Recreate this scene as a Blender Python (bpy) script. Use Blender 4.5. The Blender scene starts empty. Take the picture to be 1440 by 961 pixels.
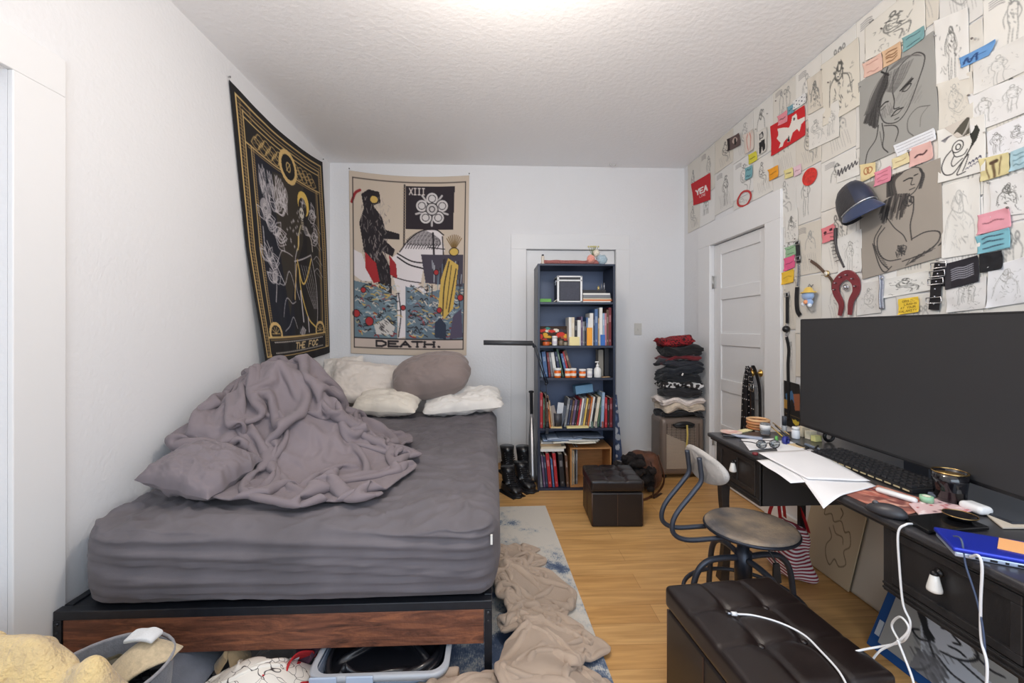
import bpy, math, random
import numpy as np
from mathutils import Vector, Matrix, noise as mnoise
PI = math.pi
scn = bpy.context.scene
C = scn.collection
# ------------------------------------------------------------------ camera, light, exposure
F = 600.0; HC = 1.29; TH = math.atan(25.0/600.0); HORIZON = 464.0
cam_d = bpy.data.cameras.new('camera'); cam = bpy.data.objects.new('camera', cam_d); C.objects.link(cam)
cam_d.sensor_width = 36.0; cam_d.lens = 36.0*F/1440.0
cam_d.shift_y = -(480.5-HORIZON)/1440.0
cam_d.clip_start = 0.02
cam.location = (0, 0, HC); cam.rotation_euler = (PI/2, 0, -TH)
scn.camera = cam
world = bpy.data.worlds.new('world'); scn.world = world; world.use_nodes = True
wb = world.node_tree.nodes['Background']; wb.inputs[0].default_value = (0.84, 0.90, 1.0, 1); wb.inputs[1].default_value = 0.86
def area(name, loc, rot, sx, sy, power, col):
    l = bpy.data.lights.new(name, 'AREA'); l.shape = 'RECTANGLE'; l.size = sx; l.size_y = sy; l.energy = power; l.color = col
    o = bpy.data.objects.new(name, l); o.location = loc; o.rotation_euler = rot; C.objects.link(o); return o
area('window_daylight', (0.4, -1.3, 1.75), (math.radians(78), 0, 0), 2.6, 1.6, 36, (0.70, 0.84, 1.0))
pl_ = bpy.data.lights.new('lamp_glow', 'POINT'); pl_.energy = 36; pl_.color = (1.0, 0.90, 0.80); pl_.shadow_soft_size = 0.13
po_ = bpy.data.objects.new('lamp_glow', pl_); po_.location = (0.1, 1.40, 2.42); C.objects.link(po_)
scn.view_settings.view_transform = 'Standard'; scn.view_settings.look = 'None'
scn.view_settings.gamma = 1.0; scn.view_settings.use_curve_mapping = False
scn.view_settings.exposure = 0.42
scn.cycles.max_bounces = 8; scn.cycles.diffuse_bounces = 5

# ------------------------------------------------------------------ room measures
XL, XR, YB, H = -1.57, 1.881, 4.15, 2.888
YF = -1.6                       # the room goes on behind the photographer
_r = Vector((math.cos(TH), -math.sin(TH), 0)); _f = Vector((math.sin(TH), math.cos(TH), 0))
def ray(px, py): return _f + _r*((px-720.0)/F) + Vector((0, 0, (HORIZON-py)/F))
O_ = Vector((0, 0, HC))
def gz(px, py, z): d = ray(px, py); return O_ + d*((z-HC)/d.z)
def gx(px, py, x): d = ray(px, py); return O_ + d*(x/d.x)
def gy(px, py, y): d = ray(px, py); return O_ + d*(y/d.y)

# ------------------------------------------------------------------ materials
def lin(c):
    return tuple(((v/255.0)/12.92 if v/255.0 <= 0.04045 else ((v/255.0+0.055)/1.055)**2.4) for v in c[:3])
_mc = {}
def mat(col=(200, 200, 200), rough=0.6, metal=0.0, nscale=0, namt=0.0, bscale=0, bstr=0.0, trans=0.0, emis=0.0, vcol=False, coat=0.0, sheen=0.0, col2=None, alpha=1.0, stretch=None):
    key = (tuple(col), rough, metal, nscale, namt, bscale, bstr, trans, emis, vcol, coat, sheen, col2, alpha, stretch)
    if key in _mc: return _mc[key]
    m = bpy.data.materials.new('m%03d' % len(_mc)); m.use_nodes = True
    nt = m.node_tree; N = nt.nodes; L = nt.links; b = N['Principled BSDF']
    c = lin(col) + (1,)
    b.inputs['Base Color'].default_value = c; b.inputs['Roughness'].default_value = rough; b.inputs['Metallic'].default_value = metal
    b.inputs['Transmission Weight'].default_value = trans; b.inputs['Coat Weight'].default_value = coat; b.inputs['Sheen Weight'].default_value = sheen
    b.inputs['Alpha'].default_value = alpha
    if emis: b.inputs['Emission Color'].default_value = c; b.inputs['Emission Strength'].default_value = emis
    tc = N.new('ShaderNodeTexCoord'); src = tc.outputs['Object']
    if stretch:
        mp = N.new('ShaderNodeMapping'); mp.inputs['Scale'].default_value = stretch; L.new(src, mp.inputs[0]); src = mp.outputs[0]
    if vcol:
        a = N.new('ShaderNodeAttribute'); a.attribute_name = 'Col'; L.new(a.outputs['Color'], b.inputs['Base Color'])
    elif nscale:
        n = N.new('ShaderNodeTexNoise'); n.inputs['Scale'].default_value = nscale; n.inputs['Detail'].default_value = 5; L.new(src, n.inputs['Vector'])
        r = N.new('ShaderNodeValToRGB'); r.color_ramp.elements[0].position = 0.32; r.color_ramp.elements[1].position = 0.68
        if col2: ca = c; cb = lin(col2)+(1,)
        else:
            ca = tuple(max(0, v*(1-namt)) for v in c[:3])+(1,); cb = tuple(min(1, v*(1+namt)) for v in c[:3])+(1,)
        r.color_ramp.elements[0].color = ca; r.color_ramp.elements[1].color = cb
        L.new(n.outputs['Fac'], r.inputs[0]); L.new(r.outputs[0], b.inputs['Base Color'])
    if bscale:
        n2 = N.new('ShaderNodeTexNoise'); n2.inputs['Scale'].default_value = bscale; n2.inputs['Detail'].default_value = 4; L.new(src, n2.inputs['Vector'])
        bp = N.new('ShaderNodeBump'); bp.inputs['Strength'].default_value = bstr; bp.inputs['Distance'].default_value = 0.01
        L.new(n2.outputs['Fac'], bp.inputs['Height']); L.new(bp.outputs[0], b.inputs['Normal'])
    _mc[key] = m
    return m
def cloth(col, s=40, amt=0.10, rough=0.9, sheen=0.25, b=0.25): return mat(col, rough, 0, s, amt, 260, b, sheen=sheen)

# ------------------------------------------------------------------ object helpers
def tag(o, label=None, cat=None, group=None, kind=None):
    if label: o['label'] = label
    if cat: o['category'] = cat
    if group: o['group'] = group
    if kind: o['kind'] = kind
    return o
def thing(name, loc, label, cat, group=None, rz=0.0):
    o = bpy.data.objects.new(name, None); C.objects.link(o); o.empty_display_size = 0.05
    o.location = loc; o.rotation_euler = (0, 0, rz)
    return tag(o, label, cat, group)
def wmat(o):
    m = Matrix.LocRotScale(o.location, o.rotation_euler, o.scale)
    return wmat(o.parent) @ m if o.parent else m
class M:
    """collects shapes given in world space (through self.x, a local frame) and links them as one mesh"""
    def __init__(s, x=None): s.v = []; s.f = []; s.mi = []; s.sm = []; s.x = x or Matrix.Identity(4)
    def add(s, vs, fs, mi=0, smooth=True):
        n = len(s.v); s.v += [tuple(s.x @ Vector(p)) for p in vs]; s.f += [tuple(i+n for i in f) for f in fs]
        s.mi += [mi]*len(fs); s.sm += [smooth]*len(fs); return s
    def box(s, c, d, mi=0, rot=None):
        R = rot or Matrix.Identity(3); c = Vector(c)
        vs = [c + R @ Vector((sx*d[0]/2, sy*d[1]/2, sz*d[2]/2)) for sx in (-1, 1) for sy in (-1, 1) for sz in (-1, 1)]
        return s.add(vs, [(0, 1, 3, 2), (4, 6, 7, 5), (0, 4, 5, 1), (2, 3, 7, 6), (0, 2, 6, 4), (1, 5, 7, 3)], mi, False)
    def bb(s, x0, x1, y0, y1, z0, z1, mi=0): return s.box(((x0+x1)/2, (y0+y1)/2, (z0+z1)/2), (abs(x1-x0), abs(y1-y0), abs(z1-z0)), mi)
    def tube(s, pts, r, n=8, mi=0, cap=True, closed=False, flat=1.0):
        pts = [Vector(p) for p in pts]; m = len(pts); rs = r if isinstance(r, (list, tuple)) else [r]*m
        vs = []; up = Vector((0, 0, 1)); nrm = None
        for i, p in enumerate(pts):
            a = pts[(i-1) % m] if (closed or i > 0) else p; b = pts[(i+1) % m] if (closed or i < m-1) else p
            t = (b-a).normalized() if (b-a).length > 1e-9 else Vector((0, 0, 1))
            if nrm is None:
                nrm = t.cross(up); nrm = t.cross(Vector((1, 0, 0))) if nrm.length < 1e-3 else nrm
            nrm = (nrm - t*nrm.dot(t)).normalized(); bn = t.cross(nrm)
            for k in range(n):
                an = 2*PI*k/n; vs.append(p + nrm*(math.cos(an)*rs[i]) + bn*(math.sin(an)*rs[i]*flat))
        fs = []
        for i in range(m if closed else m-1):
            for k in range(n):
                a = i*n+k; b = i*n+(k+1) % n; j = ((i+1) % m)*n
                fs.append((a, b, j+(k+1) % n, j+k))
        if cap and not closed: fs += [tuple(range(n))[::-1], tuple((m-1)*n+k for k in range(n))]
        return s.add(vs, fs, mi)
    def lathe(s, c, prof, n=20, mi=0, axis=None, sx=1.0, sy=1.0):
        R = axis or Matrix.Identity(3); c = Vector(c); vs = []; fs = []
        for r, z in prof:
            for k in range(n):
                a = 2*PI*k/n; vs.append(c + R @ Vector((max(r, 1e-4)*math.cos(a)*sx, max(r, 1e-4)*math.sin(a)*sy, z)))
        for i in range(len(prof)-1):
            for k in range(n): fs.append((i*n+k, i*n+(k+1) % n, (i+1)*n+(k+1) % n, (i+1)*n+k))
        fs += [tuple(range(n))[::-1], tuple((len(prof)-1)*n+k for k in range(n))]
        return s.add(vs, fs, mi)
    def ball(s, c, r, mi=0, n=12, sc=(1, 1, 1)):
        c = Vector(c); vs = []; fs = []; h = n//2+1
        for i in range(h+1):
            p = PI*i/h
            for k in range(n):
                a = 2*PI*k/n; q = max(math.sin(p), 1e-3); vs.append(c + Vector((r*sc[0]*q*math.cos(a), r*sc[1]*q*math.sin(a), -r*sc[2]*math.cos(p))))
        for i in range(h):
            for k in range(n): fs.append((i*n+k, i*n+(k+1) % n, (i+1)*n+(k+1) % n, (i+1)*n+k))
        return s.add(vs, fs, mi)
    def prism(s, outline, fn0, fn1, mi=0):
        """closed outline of 2D points; fn0/fn1 place them on the two faces"""
        n = len(outline); vs = [fn0(*p) for p in outline]+[fn1(*p) for p in outline]
        return s.add(vs, [tuple(range(n)), tuple(range(2*n-1, n-1, -1))]+[(i, n+i, n+(i+1) % n, (i+1) % n) for i in range(n)], mi, False)
    def grid(s, P, mi=0):
        P = np.asarray(P); a, b = P.shape[:2]; n = len(s.v)
        s.v += [tuple(s.x @ Vector(p)) for p in P.reshape(-1, 3)]
        fs = [(n+i*b+j, n+i*b+j+1, n+(i+1)*b+j+1, n+(i+1)*b+j) for i in range(a-1) for j in range(b-1)]
        s.f += fs; s.mi += [mi]*len(fs); s.sm += [True]*len(fs); return s
    def ribbon(s, pts, w, th, side, mi=0):
        """flat strap along pts, side = direction of its width"""
        pts = [Vector(p) for p in pts]; m = len(pts); vs = []; side = Vector(side)
        for i, p in enumerate(pts):
            t = (pts[min(i+1, m-1)]-pts[max(i-1, 0)]).normalized(); sd = (side-t*side.dot(t)).normalized(); nn = t.cross(sd)
            for a, b in ((-1, -1), (1, -1), (1, 1), (-1, 1)): vs.append(p+sd*(a*w/2)+nn*(b*th/2))
        fs = [(i*4+k, i*4+(k+1) % 4, i*4+4+(k+1) % 4, i*4+4+k) for i in range(m-1) for k in range(4)]+[(3, 2, 1, 0), (m*4-4, m*4-3, m*4-2, m*4-1)]
        return s.add(vs, fs, mi, False)
    def build(s, name, mats, parent=None, label=None, cat=None, group=None, kind=None, bevel=0, seg=2, sub=0, solid=0, cols=None, edge=False):
        mats = mats if isinstance(mats, (list, tuple)) else [mats]
        V = np.array(s.v, dtype=float)
        if parent is not None:
            W = wmat(parent).inverted(); vv = [tuple(W @ Vector(p)) for p in s.v]; loc = None
        else:
            lo = V.min(0); hi = V.max(0); loc = Vector(((lo[0]+hi[0])/2, (lo[1]+hi[1])/2, lo[2])); vv = [tuple(p) for p in (V-np.array(loc))]
        me = bpy.data.meshes.new(name); me.from_pydata(vv, [], s.f)
        for m_ in mats: me.materials.append(m_)
        me.polygons.foreach_set('material_index', s.mi); me.polygons.foreach_set('use_smooth', s.sm)
        if cols is not None:
            at = me.color_attributes.new('Col', 'FLOAT_COLOR', 'POINT'); c4 = np.ones((len(s.v), 4), dtype=np.float32); c4[:, :3] = cols; at.data.foreach_set('color', c4.ravel())
        me.validate(); me.update()
        o = bpy.data.objects.new(name, me); C.objects.link(o)
        if parent is not None: o.parent = parent
        else: o.location = loc
        if bevel:
            b = o.modifiers.new('bevel', 'BEVEL'); b.width = bevel; b.segments = seg; b.limit_method = 'ANGLE'; b.angle_limit = math.radians(40)
        if solid: q = o.modifiers.new('solid', 'SOLIDIFY'); q.thickness = solid; q.offset = 0
        if sub: q = o.modifiers.new('sub', 'SUBSURF'); q.levels = sub; q.render_levels = sub
        return tag(o, label, cat, group, kind)
def frame(loc, rz=0, rx=0, ry=0): return Matrix.Translation(Vector(loc)) @ Matrix.Rotation(rz, 4, 'Z') @ Matrix.Rotation(rx, 4, 'X') @ Matrix.Rotation(ry, 4, 'Y')
def smooth_path(pts, n=8):
    """Catmull-Rom through pts"""
    P = [Vector(p) for p in pts]; P = [P[0]*2-P[1]]+P+[P[-1]*2-P[-2]]; out = []
    for i in range(1, len(P)-2):
        for k in range(n):
            t = k/n; a, b, c, d = P[i-1:i+3]
            out.append(0.5*((2*b)+(c-a)*t+(2*a-5*b+4*c-d)*t*t+(3*b-a-3*c+d)*t*t*t))
    out.append(P[-2]); return out
def fnoise(x, y, z=0.0): return mnoise.noise(Vector((x, y, z)))
def dup(root, loc, rz=None, label=None, group=None):
    r = root.copy(); C.objects.link(r); r.location = loc
    if rz is not None: r.rotation_euler = (0, 0, rz)
    if label: r['label'] = label
    if group: r['group'] = group
    for ch in list(root.children):
        c = ch.copy(); C.objects.link(c); c.parent = r
        for g in list(ch.children): d = g.copy(); C.objects.link(d); d.parent = c
    return r
def rounded(c, d, r, n=14, nz=None, disp=None, x=None):
    """rounded box as a closed grid mesh, disp(p, nrm)->Vector"""
    c = Vector(c); hx, hy, hz = d[0]/2, d[1]/2, d[2]/2; r = min(r, hx, hy, hz)
    nn = (n, n, nz or n) if not isinstance(n, tuple) else n
    m = M(x); idx = {}; vs = []; fs = []
    def key(i, j, k):
        t = (i, j, k)
        if t in idx: return idx[t]
        p = Vector((-hx+2*hx*i/nn[0], -hy+2*hy*j/nn[1], -hz+2*hz*k/nn[2]))
        q = Vector((max(-hx+r, min(hx-r, p.x)), max(-hy+r, min(hy-r, p.y)), max(-hz+r, min(hz-r, p.z))))
        e = p-q; nr = e.normalized() if e.length > 1e-9 else Vector((0, 0, 1))
        if e.length > 1e-9: p = q+nr*r
        if disp: p = p+disp(p, nr)
        idx[t] = len(vs); vs.append(c+p); return idx[t]
    a, b, cc = nn
    for i in range(a):
        for j in range(b):
            fs.append((key(i, j, 0), key(i, j+1, 0), key(i+1, j+1, 0), key(i+1, j, 0))); fs.append((key(i, j, cc), key(i+1, j, cc), key(i+1, j+1, cc), key(i, j+1, cc)))
    for i in range(a):
        for k in range(cc):
            fs.append((key(i, 0, k), key(i+1, 0, k), key(i+1, 0, k+1), key(i, 0, k+1))); fs.append((key(i, b, k), key(i, b, k+1), key(i+1, b, k+1), key(i+1, b, k)))
    for j in range(b):
        for k in range(cc):
            fs.append((key(0, j, k), key(0, j, k+1), key(0, j+1, k+1), key(0, j+1, k))); fs.append((key(a, j, k), key(a, j+1, k), key(a, j+1, k+1), key(a, j, k+1)))
    m.add(vs, fs); return m
# ------------------------------------------------------------------ cloth settling (position based, numpy)
def settle(P, rx, ry, hfun, steps=160, iters=6, g=0.0009, fric=0.6, bend=0.25, seed=1, thick=0.006, box=None):
    V = np.zeros_like(P); Q = P.copy()
    def pairs():
        out = []
        for st in (0, 1):
            out.append(((slice(None), slice(st, -1, 2)), (slice(None), slice(st+1, None, 2)), rx, 1.0))
            out.append(((slice(st, -1, 2), slice(None)), (slice(st+1, None, 2), slice(None)), ry, 1.0))
        d = math.hypot(rx, ry)
        for st in (0, 1):
            out.append(((slice(0, -1), slice(st, -1, 2)), (slice(1, None), slice(st+1, None, 2)), d, 0.5))
            out.append(((slice(1, None), slice(st, -1, 2)), (slice(0, -1), slice(st+1, None, 2)), d, 0.5))
        for st in (0, 1, 2, 3):
            out.append(((slice(None), slice(st, -4, 4)), (slice(None), slice(st+4, None, 4)), rx*4, bend))
            out.append(((slice(st, -4, 4), slice(None)), (slice(st+4, None, 4), slice(None)), ry*4, bend))
        return out
    PR = pairs()
    for s in range(steps):
        V *= 0.93; V[..., 2] -= g; Q = P+V
        for it in range(iters):
            for A, B, L0, k in PR:
                a = Q[A]; b = Q[B]; n0 = min(a.shape[0], b.shape[0]); n1 = min(a.shape[1], b.shape[1])
                a = a[:n0, :n1]; b = b[:n0, :n1]; d = b-a; L = np.sqrt((d*d).sum(-1))+1e-9
                kk = k*0.5*(L-L0)/L
                if k < 0.5: kk = np.where(L < L0, kk, 0)
                if k == bend: pass
                c = d*kk[..., None]; a += c; b -= c
            h = hfun(Q[..., 0], Q[..., 1])+thick; low = Q[..., 2] < h
            Q[..., 2] = np.where(low, h, Q[..., 2])
            if box is not None:
                Q[..., 0] = np.clip(Q[..., 0], box[0], box[1]); Q[..., 1] = np.clip(Q[..., 1], box[2], box[3])
        V = Q-P; V = np.clip(V, -0.03, 0.03)
        V[..., 0] = np.where(low, V[..., 0]*(1-fric), V[..., 0]); V[..., 1] = np.where(low, V[..., 1]*(1-fric), V[..., 1])
        P = Q
    return P
def npnoise(shape, sc, seed, scy=None):
    """smooth random field from coarse random values"""
    rs = np.random.RandomState(seed); scy = scy or sc; a = rs.uniform(-1, 1, (sc+3, scy+3)); n, m = shape
    u = np.linspace(0, sc, n); v = np.linspace(0, scy, m); i = u.astype(int); j = v.astype(int)
    fu = u-i; fv = v-j; fu = fu*fu*(3-2*fu); fv = fv*fv*(3-2*fv); fu = fu[:, None]; fv = fv[None, :]
    A = a[i][:, j]; B = a[i+1][:, j]; Cc = a[i][:, j+1]; D = a[i+1][:, j+1]
    return (A*(1-fu)+B*fu)*(1-fv)+(Cc*(1-fu)+D*fu)*fv
def drop(name, quad, n, over, hfun, z0=0.05, seed=1, mats=None, warp=0.10, label=None, cat=None, group=None, solid=0.008, steps=160, bend=0.2, box=None, sub=1, bulge=None, parent=None, zamp=0.06, fric=0.6, nf=5, g=0.0009):
    """cloth bigger than its footprint (bilinear quad p00,p10,p11,p01), released so that it buckles and settles over hfun"""
    a, b, c, d = [np.array(q[:2], float) for q in quad]; nx, ny = n
    u = np.linspace(0, 1, nx)[None, :, None]; v = np.linspace(0, 1, ny)[:, None, None]
    G = (a*(1-u)+b*u)*(1-v)+(d*(1-u)+c*u)*v
    if bulge is not None: G = G+bulge(u, v)
    lx = (np.linalg.norm(b-a)+np.linalg.norm(c-d))/2; ly = (np.linalg.norm(d-a)+np.linalg.norm(c-b))/2
    W = np.stack([npnoise((ny, nx), nf, seed), npnoise((ny, nx), nf, seed+1)], -1)
    G = G+W*warp*min(lx, ly)
    P = np.zeros((ny, nx, 3)); P[..., :2] = G
    P[..., 2] = hfun(P[..., 0], P[..., 1])+z0+zamp*(0.6*npnoise((ny, nx), nf*2, seed+2)+0.4*npnoise((ny, nx), nf*5, seed+3))+0.4*zamp
    P = settle(P, lx*over/(nx-1), ly*over/(ny-1), hfun, steps=steps, bend=bend, box=box, seed=seed, fric=fric, g=g)
    m = M(); m.grid(P)
    return m.build(name, mats, parent, label, cat, group, solid=solid, sub=sub)
# ------------------------------------------------------------------ drawing surface -> vertex colours
class Cv:
    def __init__(s, w, h, bg): s.w = w; s.h = h; s.a = np.ones((h, w, 3))*np.array(bg, float)
    def blend(s, x0, y0, x1, y1, mask, col):
        s.a[y0:y1, x0:x1] = s.a[y0:y1, x0:x1]*(1-mask[..., None])+np.array(col, float)*mask[..., None]
    def line(s, pts, wd=1.2, col=(60, 60, 60), al=1.0):
        """pts in 0..1 x 0..1, width in cells"""
        q = [(p[0]*(s.w-1), p[1]*(s.h-1)) for p in pts]
        for (xa, ya), (xb, yb) in zip(q[:-1], q[1:]):
            x0 = int(max(0, min(xa, xb)-wd-1)); x1 = int(min(s.w, max(xa, xb)+wd+2)); y0 = int(max(0, min(ya, yb)-wd-1)); y1 = int(min(s.h, max(ya, yb)+wd+2))
            if x1 <= x0 or y1 <= y0: continue
            X, Y = np.meshgrid(np.arange(x0, x1), np.arange(y0, y1)); dx = xb-xa; dy = yb-ya; L = dx*dx+dy*dy+1e-9
            t = np.clip(((X-xa)*dx+(Y-ya)*dy)/L, 0, 1); d = np.hypot(X-xa-t*dx, Y-ya-t*dy)
            s.blend(x0, y0, x1, y1, np.clip(wd/2+0.5-d, 0, 1)*al, col)
    def curve(s, pts, wd=1.2, col=(60, 60, 60), al=1.0, n=5):
        s.line([(p.x, p.y) for p in smooth_path([(a, b, 0) for a, b in pts], n)], wd, col, al)
    def poly(s, pts, col, al=1.0):
        q = np.array([(p[0]*(s.w-1), p[1]*(s.h-1)) for p in pts]); x0 = int(max(0, q[:, 0].min()-1)); x1 = int(min(s.w, q[:, 0].max()+2)); y0 = int(max(0, q[:, 1].min()-1)); y1 = int(min(s.h, q[:, 1].max()+2))
        if x1 <= x0 or y1 <= y0: return
        X, Y = np.meshgrid(np.arange(x0, x1), np.arange(y0, y1)); ins = np.zeros(X.shape, bool); n = len(q)
        for i in range(n):
            xa, ya = q[i]; xb, yb = q[(i+1) % n]
            if ya == yb: continue
            ins ^= ((ya > Y) != (yb > Y)) & (X < (xb-xa)*(Y-ya)/(yb-ya)+xa)
        s.blend(x0, y0, x1, y1, ins*al, col)
    def ell(s, cx, cy, rx, ry, col, wd=None, al=1.0, a0=0, a1=2*PI, rot=0.0, n=28):
        pts = []
        for k in range(n+1):
            a = a0+(a1-a0)*k/n; x = rx*math.cos(a); y = ry*math.sin(a); pts.append((cx+x*math.cos(rot)-y*math.sin(rot), cy+x*math.sin(rot)+y*math.cos(rot)))
        if wd: s.line(pts, wd, col, al)
        else: s.poly(pts, col, al)
    def rect(s, x0, y0, x1, y1, col, al=1.0): s.poly([(x0, y0), (x1, y0), (x1, y1), (x0, y1)], col, al)
    def hatch(s, x0, y0, x1, y1, n, wd, col, al=1.0, rng=random, ang=0.0):
        for i in range(n):
            t = (i+0.5)/n; a = x0+(x1-x0)*t; s.curve([(a+rng.uniform(-.01, .01), y0+rng.uniform(-.02, .02)), (a+ang*.5+rng.uniform(-.02, .02), (y0+y1)/2), (a+ang, y1+rng.uniform(-.03, .03))], wd, col, al, 3)
    def text(s, t, x, y, w, h, wd, col, al=1.0, slant=0.0, gap=0.25):
        n = len(t); cw = w/(n-(gap if n else 0)) if n > 1 else w
        for i, ch in enumerate(t):
            for st in GL.get(ch, []):
                s.line([(x+cw*i+px*cw*(1-gap)+slant*(1-py)*h, y+py*h) for px, py in st], wd, col, al)
    def cols(s):
        c = np.clip(s.a, 0, 255)/255.0; c = np.where(c <= 0.04045, c/12.92, ((c+0.055)/1.055)**2.4); return c.reshape(-1, 3)
GL = {'A': [[(0, 1), (.5, 0), (1, 1)], [(.2, .62), (.8, .62)]], 'B': [[(0, 0), (0, 1), (.8, 1), (.9, .75), (.7, .5), (0, .5)], [(0, 0), (.7, 0), (.85, .25), (.7, .5)]],
      'C': [[(1, .15), (.6, 0), (.1, .2), (0, .5), (.1, .8), (.6, 1), (1, .85)]], 'D': [[(0, 0), (0, 1), (.6, 1), (1, .7), (1, .3), (.6, 0), (0, 0)]],
      'E': [[(1, 0), (0, 0), (0, 1), (1, 1)], [(0, .5), (.75, .5)]], 'F': [[(1, 0), (0, 0), (0, 1)], [(0, .5), (.7, .5)]], 'G': [[(1, .15), (.5, 0), (0, .3), (0, .7), (.5, 1), (1, .85), (1, .55), (.6, .55)]],
      'H': [[(0, 0), (0, 1)], [(1, 0), (1, 1)], [(0, .5), (1, .5)]], 'I': [[(.5, 0), (.5, 1)], [(.15, 0), (.85, 0)], [(.15, 1), (.85, 1)]], 'L': [[(0, 0), (0, 1), (1, 1)]],
      'M': [[(0, 1), (0, 0), (.5, .6), (1, 0), (1, 1)]], 'N': [[(0, 1), (0, 0), (1, 1), (1, 0)]], 'O': [[(.5, 0), (.05, .25), (.05, .75), (.5, 1), (.95, .75), (.95, .25), (.5, 0)]],
      'R': [[(0, 1), (0, 0), (.8, 0), (.95, .25), (.8, .5), (0, .5)], [(.5, .5), (1, 1)]], 'S': [[(1, .1), (.5, 0), (0, .2), (.2, .45), (.8, .55), (1, .8), (.5, 1), (0, .9)]],
      'T': [[(0, 0), (1, 0)], [(.5, 0), (.5, 1)]], 'U': [[(0, 0), (0, .8), (.5, 1), (1, .8), (1, 0)]], 'X': [[(0, 0), (1, 1)], [(1, 0), (0, 1)]], 'Y': [[(0, 0), (.5, .5), (1, 0)], [(.5, .5), (.5, 1)]],
      '.': [[(.2, .92), (.3, .98)]], ' ': []}
VC = mat((255, 255, 255), 0.85, vcol=True)
VCS = mat((255, 255, 255), 0.35, vcol=True)
# ================================================================== ROOM SHELL
WALL = mat((228, 228, 229), 0.55, 0, 0, 0, 55, 0.22)
CEIL = mat((244, 244, 245), 0.6, 0, 0, 0, 34, 0.34)
PAINT = mat((230, 230, 230), 0.4, 0, 0, 0, 60, 0.04)
def floor_mat():
    m = bpy.data.materials.new('oak_planks'); m.use_nodes = True; N = m.node_tree.nodes; L = m.node_tree.links; b = N['Principled BSDF']
    tc = N.new('ShaderNodeTexCoord'); br = N.new('ShaderNodeTexBrick'); L.new(tc.outputs['Object'], br.inputs['Vector'])
    br.inputs['Scale'].default_value = 1; br.inputs['Brick Width'].default_value = 1.15; br.inputs['Row Height'].default_value = 0.125; br.offset = 0.37
    br.inputs['Mortar Size'].default_value = 0.0009; br.inputs['Mortar Smooth'].default_value = 0.3; br.inputs['Bias'].default_value = 0.0
    br.inputs['Color1'].default_value = lin((226, 180, 118))+(1,); br.inputs['Color2'].default_value = lin((213, 163, 99))+(1,); br.inputs['Mortar'].default_value = lin((160, 112, 62))+(1,)
    mp = N.new('ShaderNodeMapping'); mp.inputs['Scale'].default_value = (1.2, 16, 1); L.new(tc.outputs['Object'], mp.inputs[0])
    n = N.new('ShaderNodeTexNoise'); n.inputs['Scale'].default_value = 2.2; n.inputs['Detail'].default_value = 7; n.inputs['Distortion'].default_value = 0.6; L.new(mp.outputs[0], n.inputs['Vector'])
    r = N.new('ShaderNodeValToRGB'); r.color_ramp.elements[0].position = .3; r.color_ramp.elements[1].position = .75
    r.color_ramp.elements[0].color = lin((208, 200, 188))+(1,); r.color_ramp.elements[1].color = (1, 1, 1, 1); L.new(n.outputs['Fac'], r.inputs[0])
    mx = N.new('ShaderNodeMix'); mx.data_type = 'RGBA'; mx.blend_type = 'MULTIPLY'; mx.inputs[0].default_value = 1
    L.new(br.outputs['Color'], mx.inputs[6]); L.new(r.outputs[0], mx.inputs[7]); L.new(mx.outputs[2], b.inputs['Base Color'])
    b.inputs['Roughness'].default_value = 0.42
    return m
m = M(); m.bb(XL-.4, XR+.1, YF, YB+.15, -0.1, 0.0); m.build('floor', floor_mat(), kind='structure')
m = M(); m.bb(XL-.4, XR+.1, YF, YB+.15, H, H+0.1); m.build('ceiling', CEIL, kind='structure')
# left wall with the doorway beside the photographer
dl0, dl1 = gx(10, 300, XL).y, gx(86, 300, XL).y          # opening edge, outer edge of its casing
zt = gx(10, 97, XL).z; zh = gx(86, 85, XL).z
m = M(); m.bb(XL-.1, XL, dl0, YB+.15, 0, H); m.bb(XL-.1, XL, YF, dl0-.80, 0, H); m.bb(XL-.1, XL, dl0-.80, dl0, zt, H)
m.build('wall_left', WALL, kind='structure')
m = M(); m.bb(XL-.4, XR+.1, YB+.06, YB+.15, 0, H)
bx0, bx1 = gy(740, 400, YB).x, gy(866, 400, YB).x; bz = gy(800, 351, YB).z
m.bb(XL-.4, bx0, YB, YB+.06, 0, H); m.bb(bx1, XR+.1, YB, YB+.06, 0, H); m.bb(bx0, bx1, YB, YB+.06, bz, H)
m.build('wall_back', WALL, kind='structure')
dy0, dy1 = gx(1079, 400, XR).y, gx(1001, 400, XR).y; dz = 2.02
m = M(); m.bb(XR, XR+.12, YF, dy0, 0, H); m.bb(XR, XR+.12, dy1, YB+.06, 0, H); m.bb(XR, XR+.12, dy0, dy1, dz, H); m.bb(XR+.07, XR+.12, dy0, dy1, 0, dz)
m.build('wall_right', WALL, kind='structure')
# casings
m = M(); m.bb(XL, XL+.018, dl0, dl1, 0, zt); m.bb(XL, XL+.018, dl0-.95, dl1, zt, zh); m.bb(XL, XL+.018, dl0-.98, dl0-.80, 0, zt); m.build('trim_1', PAINT, bevel=.003, kind='structure')
ox0, ox1, oz = gy(718.5, 400, YB).x, gy(885, 400, YB).x, gy(800, 330, YB).z
m = M(); m.bb(ox0, bx0, YB-.012, YB, 0, bz); m.bb(bx1, ox1, YB-.012, YB, 0, bz); m.bb(ox0, ox1, YB-.012, YB, bz, oz); m.build('trim_2', PAINT, bevel=.003, kind='structure')
cy0, cy1 = gx(1102, 400, XR).y, gx(985, 400, XR).y
m = M(); m.bb(XR-.022, XR, cy0, dy0, 0, dz); m.bb(XR-.022, XR, dy1, cy1, 0, dz); m.bb(XR-.022, XR, cy0, cy1, dz, dz+.19); m.build('trim_3', PAINT, bevel=.003, kind='structure')
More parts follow.
